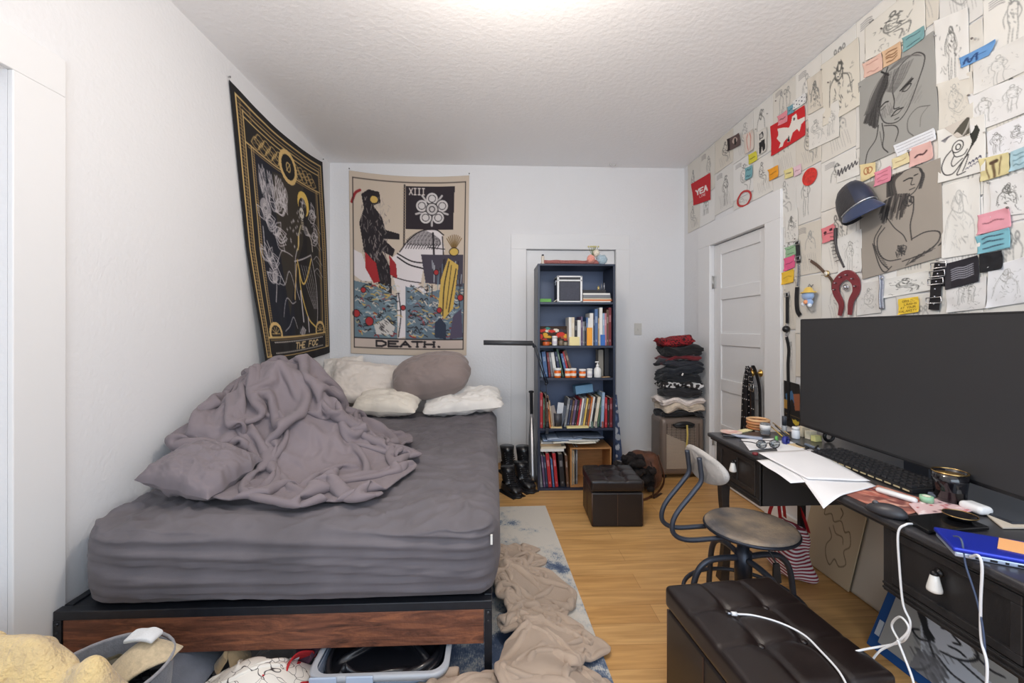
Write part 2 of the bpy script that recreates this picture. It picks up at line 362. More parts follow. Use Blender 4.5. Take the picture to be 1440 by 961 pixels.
m = M(); m.bb(XL, ox0, YB-.016, YB, 0, .11); m.bb(ox1, XR, YB-.016, YB, 0, .11); m.build('baseboard_back', PAINT, bevel=.003, kind='structure')
m = M(); m.bb(XL, XL+.016, dl1, YB-.02, 0, .11); m.build('baseboard_left', PAINT, bevel=.003, kind='structure')
m = M(); m.bb(XR-.016, XR, cy1, YB-.02, 0, .11); m.bb(XR-.016, XR, YF, cy0, 0, .11); m.build('baseboard_right', PAINT, bevel=.003, kind='structure')
# doors
def panel_door(name, T, w, h, label=None):
    """T places (across, depth towards the room, up)"""
    m = M(); g = .006
    st = .11; zs = [0.0, .12]; 
    tops = [.12+k*.38 for k in range(5)]
    m.prism([(g, g), (w-g, g), (w-g, h-g), (g, h-g)], lambda a, b: T(a, -.035, b), lambda a, b: T(a, -.012, b))
    def slab(x0, x1, z0, z1): m.prism([(x0, z0), (x1, z0), (x1, z1), (x0, z1)], lambda a, b: T(a, -.012, b), lambda a, b: T(a, 0, b))
    slab(g, st, g, h-g); slab(w-st, w-g, g, h-g); prev = g
    for t in tops: slab(st, w-st, prev, t); prev = t+.28
    slab(st, w-st, prev, h-g)
    return m.build(name, PAINT, bevel=.004, kind='structure')
d1 = panel_door('door_1', lambda a, d, z: (XR+.02-d, dy1-a, z), dy1-dy0, dz)
m = M()
for z in (1.70, .35):
    m.box((XR+.014, dy1-.012, z), (.012, .04, .10)); m.tube([(XR+.006, dy1-.004, z-.055), (XR+.006, dy1-.004, z+.055)], .006)
m.build('hinge', mat((190, 190, 188), .35, .7), d1)
kn = gx(1066, 525, XR)
m = M(); m.lathe((XR+.02, kn.y, kn.z), [(.026, 0), (.026, .006), (.009, .012), (.009, .05), (.022, .056), (.027, .068), (.022, .080), (.006, .084)], 20, axis=Matrix.Rotation(-PI/2, 3, 'Y'))
m.build('door_knob', mat((196, 156, 84), .3, .9), d1)
m = M(); m.bb(bx0+.004, bx1-.004, YB+.035, YB+.058, 0.005, bz-.004); m.build('door_2', PAINT, bevel=.003, kind='structure')
m = M(); m.bb(XL-.09, XL-.05, dl0-.795, dl0-.005, .005, zt-.005); d3 = m.build('door_3', PAINT, bevel=.003, kind='structure')
# lamp on the ceiling just over the photographer
lm = thing('ceiling_lamp', (.1, 1.55, H), 'round white flush ceiling lamp just above the photo frame', 'ceiling light')
m = M(); m.lathe((.1, 1.55, H-.03), [(.14, .03), (.15, .0), (.145, -.01)], 28); m.build('lamp_base', mat((225, 225, 225), .4), lm)
m = M(); m.lathe((.1, 1.55, H-.10), [(.02, 0), (.08, .008), (.12, .03), (.135, .062)], 28); m.build('lamp_shade', mat((255, 248, 236), .4, emis=3.0), lm)
# switch and small ceiling hook
s = gy(897, 463, YB); sw = thing('light_switch', (s.x, YB, s.z-.058), 'white toggle light switch plate on the back wall', 'light switch')
m = M(); m.bb(s.x-.037, s.x+.037, YB-.006, YB-.0005, s.z-.058, s.z+.058); m.build('switch_plate', mat((206, 203, 196), .35), sw, bevel=.003)
m = M(); m.bb(s.x-.005, s.x+.005, YB-.018, YB-.006, s.z-.012, s.z+.008); m.build('toggle', mat((215, 212, 206), .3), sw, bevel=.002)
h = gz(855, 236, H); m = M(); m.ball((h.x, h.y-.1, H-.008), .012); m.tube([(h.x, h.y-.1, H-.01), (h.x+.03, h.y-.1, H-.02), (h.x+.05, h.y-.1, H-.008)], .004)
m.build('ceiling_hook', mat((205, 203, 200), .5), label='small white hook on the ceiling by the back wall', cat='hook')

# ================================================================== BED
bed = thing('bed_frame', (-.75, 2.6, 0), 'low black metal bed frame with a rustic brown wood end panel', 'bed')
BX0, BX1, BY0, BY1 = -1.55, -.008, 1.565, 3.78
BLK = mat((28, 30, 36), .42, 0, 30, .2)
zr = gz(683, 838, 0).z
ZT = 1.29-378*1.575/600
m = M(); m.bb(BX0, BX1, BY0, BY0+.035, ZT-.032, ZT); m.bb(BX0, BX0+.03, BY0+.04, BY1-.04, ZT-.032, ZT); m.bb(BX1-.03, BX1, BY0+.04, BY1-.04, ZT-.032, ZT); m.bb(BX0, BX1, BY1-.035, BY1, ZT-.032, ZT)
m.build('rail', BLK, bed, bevel=.003)
m = M(); m.bb(BX0+.03, BX1-.03, BY0+.036, BY1-.036, ZT-.020, ZT-.006); m.build('slat_base', BLK, bed)
for (lx, ly) in ((BX0, BY0), (BX1-.028, BY0), (BX0, BY1-.028), (BX1-.028, BY1-.028), (BX1-.028, (BY0+BY1)/2), (BX0, (BY0+BY1)/2)):
    m = M(); m.bb(lx, lx+.028, ly, ly+.028, .0096 if lx > -1 and ly < 3.1 else 0, ZT-.032); 
    if ly == BY0: m.lathe((lx+.014, ly, ZT-.045), [(.007, 0), (.007, .002), (.004, .005)], 10, mi=1, axis=Matrix.Rotation(PI/2, 3, 'X')); m.lathe((lx+.014, ly, ZT-.075), [(.005, 0), (.004, .003)], 10, mi=1, axis=Matrix.Rotation(PI/2, 3, 'X'))
    m.build('leg', [BLK, mat((70, 72, 76), .35, .8)], bed, bevel=.002)
def rustic():
    m = mat((86, 52, 36), .55, 0, 1, .0, 60, .3).copy(); N = m.node_tree.nodes; L = m.node_tree.links; b = N['Principled BSDF']
    tc = N.new('ShaderNodeTexCoord'); mp = N.new('ShaderNodeMapping'); mp.inputs['Scale'].default_value = (1.6, 3, 14); L.new(tc.outputs['Object'], mp.inputs[0])
    n = N.new('ShaderNodeTexNoise'); n.inputs['Scale'].default_value = 2.6; n.inputs['Detail'].default_value = 9; n.inputs['Roughness'].default_value = .7; n.inputs['Distortion'].default_value = 1.2; L.new(mp.outputs[0], n.inputs['Vector'])
    r = N.new('ShaderNodeValToRGB'); e = r.color_ramp.elements; e[0].position = .28; e[0].color = lin((52, 30, 22))+(1,); e[1].position = .75; e[1].color = lin((172, 108, 72))+(1,)
    k = e.new(.5); k.color = lin((118, 72, 52))+(1,); L.new(n.outputs['Fac'], r.inputs[0]); L.new(r.outputs[0], b.inputs['Base Color']); return m
m = M(); m.bb(BX0+.03, BX1-.03, BY0+.004, BY0+.024, ZT-.160, ZT-.034); m.build('end_panel', rustic(), bed, bevel=.002, label='rustic brown wood panel')
# mattress with its fitted sheet
MZ1 = .600; mz0 = ZT+.001
mc = Vector(((-1.53+.012)/2, (1.562+3.74)/2, (MZ1+mz0)/2)); md = Vector((1.542, 2.178, MZ1-mz0))
def mdisp(p, n):
    x, y, z = p+mc; d = Vector((0, 0, 0)); up = max(0, n.z); fr = max(0, -n.y)
    if abs(n.x) < .01 and abs(n.y) < .01 and p.z > 0: up = 1
    w = .5+.5*fnoise(x*1.1, y*.9, 3); a = fnoise(x*3, y*9, 1)*.009+fnoise(x*9+fnoise(x*2, y*3)*3, y*16, 2)*.004*w+.012*fnoise(x*1.5, y*1.5, 7)
    wx = x+.15*fnoise(x*2, y*2, 21); wy = y+.15*fnoise(x*2, y*2, 22)
    r_ = 1-abs(fnoise(wx*4+wy*2, wy*5-wx*1.5, 5))*2.4; a += .013*max(0, r_)**2*w
    r2 = 1-abs(fnoise(wx*9+wy*3, wy*12-wx*3, 15))*2.4; a += .007*max(0, r2)**2
    r3 = 1-abs(fnoise(wx*3-wy*5, wy*7+wx*2, 25))*2.6; a += .010*max(0, r3)**2*(1-w)
    d.z += up*(a-.016)*1.7
    q_ = x-(mc.x-md.x/2); p_ = y-(mc.y-md.y/2)
    if q_ < .24 and p_ < .24:
        s0 = math.hypot(.24-q_, .24-p_)
        if s0 > .24: kk = .24/s0; d.x += (.24-q_)*(1-kk)*.9; d.y += (.24-p_)*(1-kk)*.7
    q2 = (mc.x+md.x/2)-x
    if q2 < .12 and p_ < .12:
        s0 = math.hypot(.12-q2, .12-p_)
        if s0 > .12: kk = .12/s0; d.x -= (.12-q2)*(1-kk); d.y += (.12-p_)*(1-kk)
    t = (z-mz0)/(MZ1-mz0)
    s_ = fnoise(x*.9+1, z*15+x*1.2, 4)*.012+fnoise(x*2.2, z*40, 6)*.005
    ff = max(0, 1-abs(fnoise(x*.7+3, z*26+x*1.0, 8))*2.2)**3*.020
    d.y -= (fr if abs(n.y) > .01 else 0)*(s_+ff)*(1 if n.y < 0 else 0)*min(1, .15+max(0, x+1.53)*3.2)
    d.y -= (.018*math.sin(PI*max(0, min(1, t))))*(1 if n.y < -.3 else 0)
    if n.x > .3: d.x += (.012*math.sin(PI*max(0, min(1, t)))+fnoise(y*1.1, z*18, 5)*.006)*n.x
    return d
m = rounded(mc, md, .075, (150, 200, 30), disp=mdisp)
SHEET = mat((98, 93, 97), .8, 0, 5, .16, 420, .12, sheen=.06)
def mz(p):
    return p
mt = m.build('mattress', SHEET, label='thick mattress in a wrinkled dark grey fitted sheet on the black frame', cat='mattress')
m = M(); t_ = gy(686, 712, 1.57); m.bb(-.014, -.006, 1.575-.006, 1.575+.002, .50, .535); 
m.build('care_tag', mat((225, 222, 215), .6), mt, label='small white fabric tag')
# ---- duvet heap
_rf = [npnoise((200, 200), s_, 300+s_) for s_ in (7, 13, 22)]
def crumple(x, y):
    i = np.clip(((x+1.7)/1.5*199), 0, 199).astype(int); j = np.clip(((y-1.4)/1.9*199), 0, 199).astype(int)
    r1 = np.clip(1-np.abs(_rf[0][i, j])*3.2, 0, 1); r2 = np.clip(1-np.abs(_rf[1][i, j])*3.0, 0, 1); r3 = np.clip(1-np.abs(_rf[2][i, j])*2.8, 0, 1)
    return .075*r1**1.5+.055*r2**1.5+.022*r3
def heap(x, y):
    g = lambda cx, cy, sx, sy, a: a*np.exp(-((x-cx)/sx)**2-((y-cy)/sy)**2)
    h = g(-1.33, 2.62, .30, .40, .36)+g(-1.06, 2.44, .24, .30, .24)+g(-1.42, 2.15, .22, .22, .10)+g(-.82, 2.35, .20, .25, .05)
    h = np.minimum(h, .40); return MZ1+.012+h+crumple(x, y)*np.clip(h*4+.10, 0, 1)
DUV = mat((122, 112, 116), .85, 0, 2.2, .08, 420, .12, sheen=.08)
def bul(u, v):
    o = np.zeros(np.broadcast(u, v).shape[:2]+(2,)); s = (np.sin(PI*u)*(1-v)**2)[..., 0]; o[..., 1] = -.20*s; return o
drop('duvet', [(-1.54, 1.98), (-.36, 1.68), (-.62, 2.78), (-1.53, 3.12)], (180, 165), 1.75, heap, z0=.02, seed=11, mats=DUV, warp=.16, bulge=bul, box=(-1.552, .5, 1.59, 3.3), steps=70, solid=.010, zamp=.10, nf=7, bend=.12, g=.0006,
     label='large crumpled grey taupe duvet heaped on the bed against the left wall', cat='duvet')
def pillow(name, c, size, rz, rx, ry, m_, seed, label, cat='pillow', group=None, puff=1.0, wr=.01, n=44, rr=.35):
    P = []; w, d, t = size
    for sgn in (1, -1):
        G = np.zeros((n, n, 3))
        for i in range(n):
            for j in range(n):
                u = -1+2*i/(n-1); v = -1+2*j/(n-1)
                e = (max(0, 1-abs(u)**2.6))**.55*(max(0, 1-abs(v)**2.6))**.55
                pin = 1-.10*(1-abs(u)**2)*abs(v)**3; pin2 = 1-.10*(1-abs(v)**2)*abs(u)**3
                x = u*w/2*pin2*math.sqrt(max(0, 1-v*v/2*rr)); y = v*d/2*pin*math.sqrt(max(0, 1-u*u/2*rr)); z = sgn*t/2*e*puff
                ed = 1-e
                nz = fnoise(u*3+seed, v*3, sgn*2)*wr*1.6+(1-abs(fnoise(u*6+v*3+seed, v*6-u*2, sgn+4))*2)*wr*.8+fnoise(u*14+seed, v*14, sgn)*wr*.5*(.4+ed)
                G[i, j] = (x+fnoise(v*3+seed, 5, u)*wr*1.2, y+fnoise(u*3+seed, 9, v)*wr*1.2, z+nz*(e**.3)*1.0)
        P.append(G if sgn == 1 else G[::-1])
    m = M(frame(c, rz, rx, ry)); m.grid(P[0][:, ::-1]); m.grid(P[1][:, ::-1])
    return m.build(name, m_, None, label, cat, group, sub=1)
GREYP = mat((118, 109, 113), .85, 0, 3, .08, 420, .12, sheen=.08)
pillow('pillow', (-1.24, 1.87, .695), (.38, .32, .16), math.radians(-14), math.radians(14), math.radians(10), GREYP, 3.1, 'small grey pillow at the foot of the duvet heap by the left wall', wr=.012)
CREAM = cloth((222, 212, 202), 3, .05); CREAM2 = cloth((226, 217, 203), 3, .05); TAUPE = cloth((141, 126, 121), 3, .05)
c = gy(430, 528, 3.90); pillow('pillow', (-1.37, 3.93, .82), (.40, .50, .15), 0.25, math.radians(72), math.radians(-18), cloth((232, 224, 214), 3, .04), 5.3, 'pale cream pillow leaning in the corner behind the beige pillow', wr=.012)
pillow('pillow', (-1.10, 3.74, .83), (.62, .46, .17), math.radians(6), math.radians(50), math.radians(14), CREAM, 8.1, 'large beige pillow slumped against the back wall at the bed head', wr=.014)
pillow('pillow', (-.86, 3.50, .70), (.56, .34, .17), math.radians(-4), math.radians(18), math.radians(2), CREAM2, 2.7, 'ribbed cream pillow lying low between beige and taupe pillows', wr=.010)
pillow('pillow', (-.26, 3.60, .69), (.70, .40, .15), math.radians(3), math.radians(16), math.radians(-5), cloth((232, 227, 220), 3, .04), 6.6, 'rumpled white pillow lying under the taupe pillow', wr=.020)
pillow('pillow', (-.53, 3.64, .90), (.74, .46, .30), math.radians(2), math.radians(38), math.radians(-12), TAUPE, 4.4, 'plump taupe brown pillow on top of the white pillow', wr=.010, puff=1.1, rr=.95)
# ================================================================== TAPESTRIES
rng = random.Random(5)
def cloth_sheet(name, cv, TL, TR, BR, BL, out, sag, label, cat, fold=.012, mats=VC, seed=1, bl_curl=0.0, solid=.002, group=None, bsag=0.0):
    """hung cloth: bilinear between four wall points, top edge sags between the pins, soft folds towards out"""
    TL, TR, BR, BL, out = [Vector(q) for q in (TL, TR, BR, BL, out)]; P = np.zeros((cv.h, cv.w, 3))
    for i in range(cv.h):
        v = i/(cv.h-1)
        for j in range(cv.w):
            u = j/(cv.w-1); p = (TL*(1-u)+TR*u)*(1-v)+(BL*(1-u)+BR*u)*v
            s = 4*u*(1-u); p = p+Vector((0, 0, -sag*s*(1-v)**2 - bsag*s*v*v))
            f = fold*(fnoise(u*4+seed, v*1.2)*1.2+.35*fnoise(u*9+seed, v*2.5, 3)+.8)*(.25+v*.75) + .004
            f += bl_curl*max(0, v-.55)*max(0, 1-u*1.5)
            P[i, j] = p+out*max(.003, f)
    m = M(); m.grid(P)
    return m.build(name, mats, None, label, cat, group, solid=solid, cols=cv.cols())
def serif(cv, t, x, y, w, h, wd, col):
    cv.text(t, x, y, w, h, wd, col, gap=.22)
    n = len(t); cw = w/(n-.22)
    for i, ch in enumerate(t):
        for st in GL.get(ch, []):
            if ch in 'THAI':
                for (px, py) in (st[0], st[-1]):
                    if py in (0, 1): cv.line([(x+cw*i+px*cw*.78-cw*.10, y+py*h), (x+cw*i+px*cw*.78+cw*.10, y+py*h)], wd*.6, col)
# --- black and gold botanical tapestry, left wall
cv = Cv(215, 315, (24, 22, 24)); G1 = (212, 180, 118); G2 = (162, 134, 88); PL = (200, 194, 196); R = rng
cv.poly([(.12, .1), (.5, .1), (.42, .95), (.12, .95)], (20, 24, 38), .9); cv.poly([(.32, .2), (.68, .16), (.62, .45), (.48, .62), (.38, .8), (.34, .5)], (58, 50, 38), .8); cv.poly([(.7, .3), (.9, .3), (.9, .8), (.6, .85)], (38, 32, 26), .8)
for o, wd, cc in ((.035, 2.2, G1), (.060, 1.2, G2), (.078, 1.6, G1), (.125, 1.6, G1), (.145, 1.0, G2)):
    oy = o*.8; cv.line([(o, oy), (1-o, oy), (1-o, .965-oy*.2), (o, .965-oy*.2), (o, oy)], wd, cc)
for k in range(80): t = .04+.92*k/79; cv.line([(.045, t), (.070, t)], .9, G2); cv.line([(.93, t), (.955, t)], .9, G2); cv.line([(.135, t*.84), (.15, t*.84)], .9, G2)
def leaf(cv, x, y, a, L, wd, col, w=.28):
    dx, dy = math.cos(a)*L, math.sin(a)*L*.62; nx, ny = -dy*w*1.3, dx*w*.8
    cv.curve([(x, y), (x+dx*.5+nx, y+dy*.5+ny), (x+dx, y+dy)], wd, col, .9, 4); cv.curve([(x, y), (x+dx*.5-nx, y+dy*.5-ny), (x+dx, y+dy)], wd, col, .9, 4); cv.line([(x, y), (x+dx*.8, y+dy*.8)], wd*.7, col, .6)
cv.rect(.08, .085, .92, .165, (30, 26, 24)); cv.line([(.08, .082), (.92, .082)], 1.6, G1); cv.line([(.08, .168), (.92, .168)], 1.8, G1); cv.line([(.1, .178), (.9, .178)], 1, G2)
for k in range(9):
    x = .13+k*.033; leaf(cv, x, .15-.02*(k % 2), -.35, .10, 1.0, G1); leaf(cv, 1-x, .15-.02*(k % 2), PI+.35, .10, 1.0, G1)
cv.ell(.5, .135, .10, .075, G1); cv.ell(.5, .135, .075, .055, (22, 20, 20)); cv.ell(.5, .135, .022, .02, G1, 1.3); cv.line([(.475, .155), (.525, .115)], 1.3, G1)
for k in range(34): leaf(cv, R.uniform(.18, .45), R.uniform(.2, .27), R.uniform(1.2, 1.9), R.uniform(.08, .16), .9, PL, .15)
for (x, y, n_) in ((.20, .42, 7), (.30, .46, 8), (.20, .58, 8), (.24, .66, 7), (.33, .36, 7), (.82, .3, 7), (.84, .40, 6)):
    for k in range(n_): leaf(cv, x+R.uniform(-.02, .02), y, R.uniform(-2.6, .9) if x < .6 else R.uniform(1.8, 4.4), R.uniform(.08, .13), 1.1, PL)
cv.curve([(.17, .45), (.18, .55), (.26, .64), (.22, .74)], 1.5, PL); cv.curve([(.2, .5), (.3, .6), (.36, .66)], 1.4, PL)
for k in range(6): cv.ell(.22, .37, .055-.008*k, .035-.005*k, PL, 1.0)
for k in range(26): x, y = R.uniform(.4, .62), R.uniform(.3, .5); cv.line([(x-.006, y), (x+.006, y)], 1, PL, .8); cv.line([(x, y-.006), (x, y+.006)], 1, PL, .8)
cv.ell(.66, .265, .078, .058, (226, 192, 98)); cv.ell(.645, .285, .055, .045, (34, 28, 26)); cv.hatch(.62, .25, .68, .28, 9, 1, PL, .8, R)
cv.ell(.625, .315, .030, .026, (206, 200, 188)); cv.ell(.612, .312, .008, .008, (20, 18, 18)); cv.ell(.636, .312, .008, .008, (20, 18, 18)); cv.rect(.612, .335, .64, .350, (196, 188, 172)); cv.line([(.612, .342), (.64, .342)], .8, (30, 28, 28))
for k in range(5): cv.line([(.612, .356+k*.008), (.642, .356+k*.008)], 1.1, (210, 198, 170))
cv.curve([(.60, .375), (.57, .42), (.56, .47), (.53, .50)], 2.0, (206, 196, 160)); cv.curve([(.67, .375), (.74, .43), (.75, .48)], 2.0, (200, 192, 180)); cv.line([(.56, .43), (.55, .49)], 2.2, (214, 182, 96))
for k in range(7): cv.curve([(.62+.01*k, .37), (.66+.012*k, .41), (.70+.006*k, .40)], .9, PL, .8)
cv.curve([(.53, .50), (.50, .55), (.49, .66), (.53, .72)], 1.4, PL); cv.curve([(.49, .55), (.60, .53), (.72, .50)], 1.6, PL); cv.curve([(.72, .50), (.78, .62), (.80, .76), (.78, .86)], 1.4, PL)
for k in range(5): cv.curve([(.58+.03*k, .56), (.64+.03*k, .66), (.74+.012*k, .76)], 1.0, PL, .8)
cv.curve([(.52, .56), (.47, .68), (.46, .72)], 2.4, G1); cv.curve([(.53, .54), (.58, .64), (.64, .62), (.72, .52)], 2.6, (216, 184, 100)); cv.curve([(.55, .58), (.56, .68), (.64, .80), (.77, .855)], 2.6, (216, 184, 100))
cv.line([(.55, .68), (.57, .82)], 3.2, PL); cv.line([(.64, .80), (.65, .87)], 3.0, PL); cv.poly([(.50, .87), (.55, .84), (.60, .86), (.55, .90)], PL, .8); cv.hatch(.5, .85, .58, .90, 6, 1, (90, 86, 88), .9, R)
for (y0, y1) in ((.52, .50), (.60, .64), (.74, .70), (.80, .82)): cv.curve([(.30, y0+.06), (.36, y1+.02), (.42, y0), (.47, y1+.03)], 1.2, PL, .8)
for y0 in (.36, .44, .52, .58): cv.curve([(.76, y0), (.82, y0-.02), (.9, y0+.02)], 1.1, PL, .7); cv.line([(.80, y0), (.88, y0+.03)], 1, PL, .6)
for sx in (0, 1):
    X = lambda x: x if not sx else 1-x
    cv.ell(X(.17), .87, .075, .048, G1); cv.ell(X(.17), .87, .055, .035, (30, 26, 24))
    for k in range(6): a = -PI*k/5; cv.line([(X(.17), .87), (X(.17)+.045*math.cos(a), .87+.028*math.sin(a))], 1, G1)
cv.rect(.085, .885, .915, .96, (26, 23, 24)); cv.line([(.085, .885), (.915, .885)], 2.4, G1); cv.line([(.1, .896), (.9, .896)], 1, G2)
for k in range(44): x = .14+.72*k/43; cv.line([(x, .905), (x+.006, .905)], 1.4, (214, 206, 196)); cv.line([(x, .948), (x+.006, .948)], 1.4, (214, 206, 196))
cv.text('THE FOC', .42, .914, .36, .026, 2.0, (222, 196, 148), slant=.5)
TL, TR = gx(320, 112, XL), gx(452, 228, XL); BR, BL = gx(461, 494, XL), gx(360, 512, XL); BL.z = 1.04; BR.z = 1.075
cloth_sheet('tapestry', cv, TL, TR, BR, BL, (1, 0, 0), .05, 'black and gold tapestry with a haloed skeleton figure, hung on the left wall', 'tapestry', fold=.022, seed=3, bl_curl=.10, bsag=.02)
# --- beige tapestry with a black banner, back wall (a plain invention in the same colours)
cv = Cv(215, 315, (206, 190, 172)); INK = (38, 32, 36); R = random.Random(8)
cv.poly([(.47, .055), (.88, .055), (.87, .30), (.47, .30)], (46, 38, 44)); cv.line([(.46, .05), (.455, .43)], 2.6, INK); 
for k in range(22): cv.line([(.448, .07+k*.016), (.466, .07+k*.016)], 1, (150, 130, 110))
for k in range(5):
    a = -PI/2+2*PI*k/5; x, y = .69+.09*math.cos(a), .185+.06*math.sin(a); cv.ell(x, y, .052, .036, (212, 206, 204)); cv.ell(x, y, .052, .036, INK, 1.4); cv.ell(x, y, .03, .02, INK, 1.0)
    cv.line([(.69+.14*math.cos(a+.63), .185+.094*math.sin(a+.63)), (.69+.08*math.cos(a+.63), .185+.055*math.sin(a+.63))], 3.5, (196, 190, 188))
cv.ell(.69, .185, .05, .034, (200, 194, 192)); cv.ell(.69, .185, .05, .034, INK, 1.5); cv.ell(.69, .185, .022, .016, INK, 1.3)
cv.text('XIII', .50, .068, .13, .036, 1.8, (226, 214, 206))
# dark upright form
cv.poly([(.10, .12), (.16, .09), (.25, .10), (.26, .16), (.20, .18), (.27, .24), (.30, .31), (.42, .33), (.42, .36), (.28, .36), (.38, .42), (.36, .46), (.27, .43), (.34, .52), (.36, .72), (.28, .73), (.22, .56), (.12, .44), (.08, .28), (.12, .2)], (40, 34, 38))
for k in range(150): x, y = R.uniform(.10, .33), R.uniform(.12, .6); cv.line([(x, y), (x+R.uniform(-.02, .02), y+R.uniform(.01, .03))], 1.0, (170, 158, 152) if k % 3 else (90, 80, 84), .8)
cv.curve([(.02, .17), (.05, .12), (.09, .10)], 4.5, (150, 40, 44)); cv.ell(.205, .145, .03, .02, (214, 178, 96)); 
# pale rounded forms
W_ = (226, 218, 218)
cv.poly([(.42, .43), (.50, .36), (.60, .31), (.72, .30), (.78, .33), (.80, .42), (.76, .46), (.64, .46), (.62, .52), (.60, .60), (.52, .62), (.48, .70), (.47, .90), (.41, .91), (.40, .66), (.36, .56), (.34, .47)], W_)
cv.poly([(.03, .43), (.10, .45), (.14, .52), (.18, .60), (.10, .60), (.03, .57)], W_); cv.curve([(.52, .60), (.62, .64), (.68, .70), (.64, .78)], 6, W_); cv.curve([(.51, .62), (.62, .665), (.665, .71), (.62, .78)], 1.5, INK)
cv.curve([(.42, .43), (.50, .36), (.60, .31), (.72, .30), (.79, .33)], 2, INK); cv.curve([(.40, .46), (.5, .50), (.62, .52)], 2.4, INK); cv.curve([(.40, .44), (.52, .48), (.64, .49)], 2.2, INK); cv.curve([(.41, .66), (.43, .78), (.41, .9)], 1.8, INK); cv.curve([(.36, .57), (.48, .59), (.6, .6)], 1.6, INK)
for k in range(26): x = .48+k*.011; cv.curve([(x, .36-.05*math.sin(k/26*PI)), (x+.01, .38), (x-.01, .41-.02*(k % 2))], 1.3, INK, .85, 3)
cv.line([(.70, .32), (.71, .45)], 3.2, INK); cv.line([(.78, .34), (.79, .44)], 2, INK); cv.line([(.66, .40), (.8, .41)], 1.6, INK)
# sash with red
cv.poly([(.13, .44), (.22, .5), (.25, .60), (.20, .61), (.13, .53)], (168, 44, 48)); cv.poly([(.33, .45), (.39, .5), (.40, .58), (.34, .56)], (160, 42, 48))
# striped hills, water, foliage
BLU = (120, 148, 164); 
cv.poly([(.03, .60), (.2, .62), (.40, .68), (.40, .92), (.03, .92)], (108, 128, 138)); cv.poly([(.47, .62), (.62, .66), (.97, .60), (.97, .92), (.47, .92)], (104, 120, 132))
cv.poly([(.60, .44), (.96, .44), (.96, .62), (.64, .6)], (72, 66, 78))
for k in range(460):
    x, y = R.uniform(.04, .93), R.uniform(.61, .90)
    if .40 < x < .48: continue
    cc = R.choice([INK, INK, INK, BLU, (160, 176, 184), (216, 206, 190), (206, 172, 90), (150, 48, 48)]); L_ = R.uniform(.015, .055); cv.curve([(x, y), (x+L_/2, y+R.uniform(-.012, .012)), (x+L_, y+R.uniform(-.01, .014))], R.uniform(.8, 2.0), cc, .85, 3)
for k in range(26): x = R.uniform(.62, .95); y = R.uniform(.46, .64); cv.line([(x, y), (x+R.uniform(-.01, .01), y+R.uniform(.04, .12))], R.uniform(1, 2), R.choice([INK, BLU, (190, 196, 200)]), .85)
cv.poly([(.83, .46), (.92, .50), (.90, .62), (.88, .74), (.80, .80), (.75, .74), (.77, .58)], (206, 172, 88)); cv.curve([(.84, .48), (.80, .62), (.79, .78)], 2, INK); cv.curve([(.90, .52), (.87, .64), (.84, .76)], 1.8, INK); cv.curve([(.86, .5), (.84, .62), (.82, .74)], 1.2, INK)
for k in range(9): a = -PI/2+(k-4)*.17; cv.line([(.88, .42), (.88+.10*math.cos(a), .42+.09*math.sin(a))], 1.5, (120, 92, 50)); 
cv.ell(.88, .425, .04, .022, (212, 178, 92)); cv.ell(.88, .425, .04, .022, INK, 1.2)
for (x, y, s) in ((.11, .65, .022), (.16, .82, .035), (.73, .54, .022), (.76, .75, .022), (.94, .68, .025), (.05, .78, .03), (.45, .74, .02)): cv.ell(x, y, s, s*.7, (172, 52, 54)); cv.ell(x, y, s, s*.7, INK, 1.0)
cv.poly([(.72, .90), (.72, .82), (.77, .79), (.82, .83), (.82, .91)], (48, 56, 74)); cv.poly([(.85, .91), (.88, .78), (.95, .74), (.965, .9)], (84, 76, 96)); cv.poly([(.20, .84), (.3, .8), (.38, .85), (.36, .89), (.22, .89)], (206, 200, 194))
for k in range(30): x, y = R.uniform(.2, .37), R.uniform(.8, .89); cv.line([(x, y), (x+.02, y+.012)], 1.1, INK, .8)
cv.line([(.03, .035), (.97, .035), (.97, .965), (.03, .965), (.03, .035)], 1.6, INK)
cv.rect(.035, .915, .965, .96, (202, 184, 172)); cv.line([(.03, .912), (.97, .912)], 2, INK)
serif(cv, 'DEATH.', .22, .925, .60, .028, 3.4, INK)
TL, TR, BR, BL = gy(491, 240, YB), gy(660, 247, YB), gy(656, 500, YB), gy(494, 497, YB)
cloth_sheet('tapestry', cv, TL, TR, BR, BL, (0, -1, 0), .035, 'beige tapestry with a black flower banner and the word DEATH, on the back wall', 'tapestry', fold=.012, seed=9, bsag=.01)
def pin(p, out, label, col=(190, 190, 190), r=.006):
    p = Vector(p); out = Vector(out); ax = out.to_track_quat('Z', 'Y').to_matrix()
    m = M(); m.lathe(p+out*.001, [(r*.3, 0), (r*.35, r), (r, r*1.2), (r*.9, r*2)], 10, axis=ax)
    return m.build('push_pin', mat(col, .4), None, label, 'push pin', 'push pins in the walls')
for (px, py, w, l) in ((319, 108, 'l', 'push pin at the top left corner of the black tapestry'), (452, 224, 'l', 'push pin at the top right corner of the black tapestry'), (492, 238, 'b', 'push pin at the top left corner of the beige tapestry'), (660, 245, 'b', 'push pin at the top right corner of the beige tapestry')):
    if w == 'l': pin(gx(px, py, XL)+Vector((.008, 0, 0)), (1, 0, 0), l, (120, 118, 116))
    else: pin(gy(px, py, YB)-Vector((0, .008, 0)), (0, -1, 0), l, (120, 118, 116))

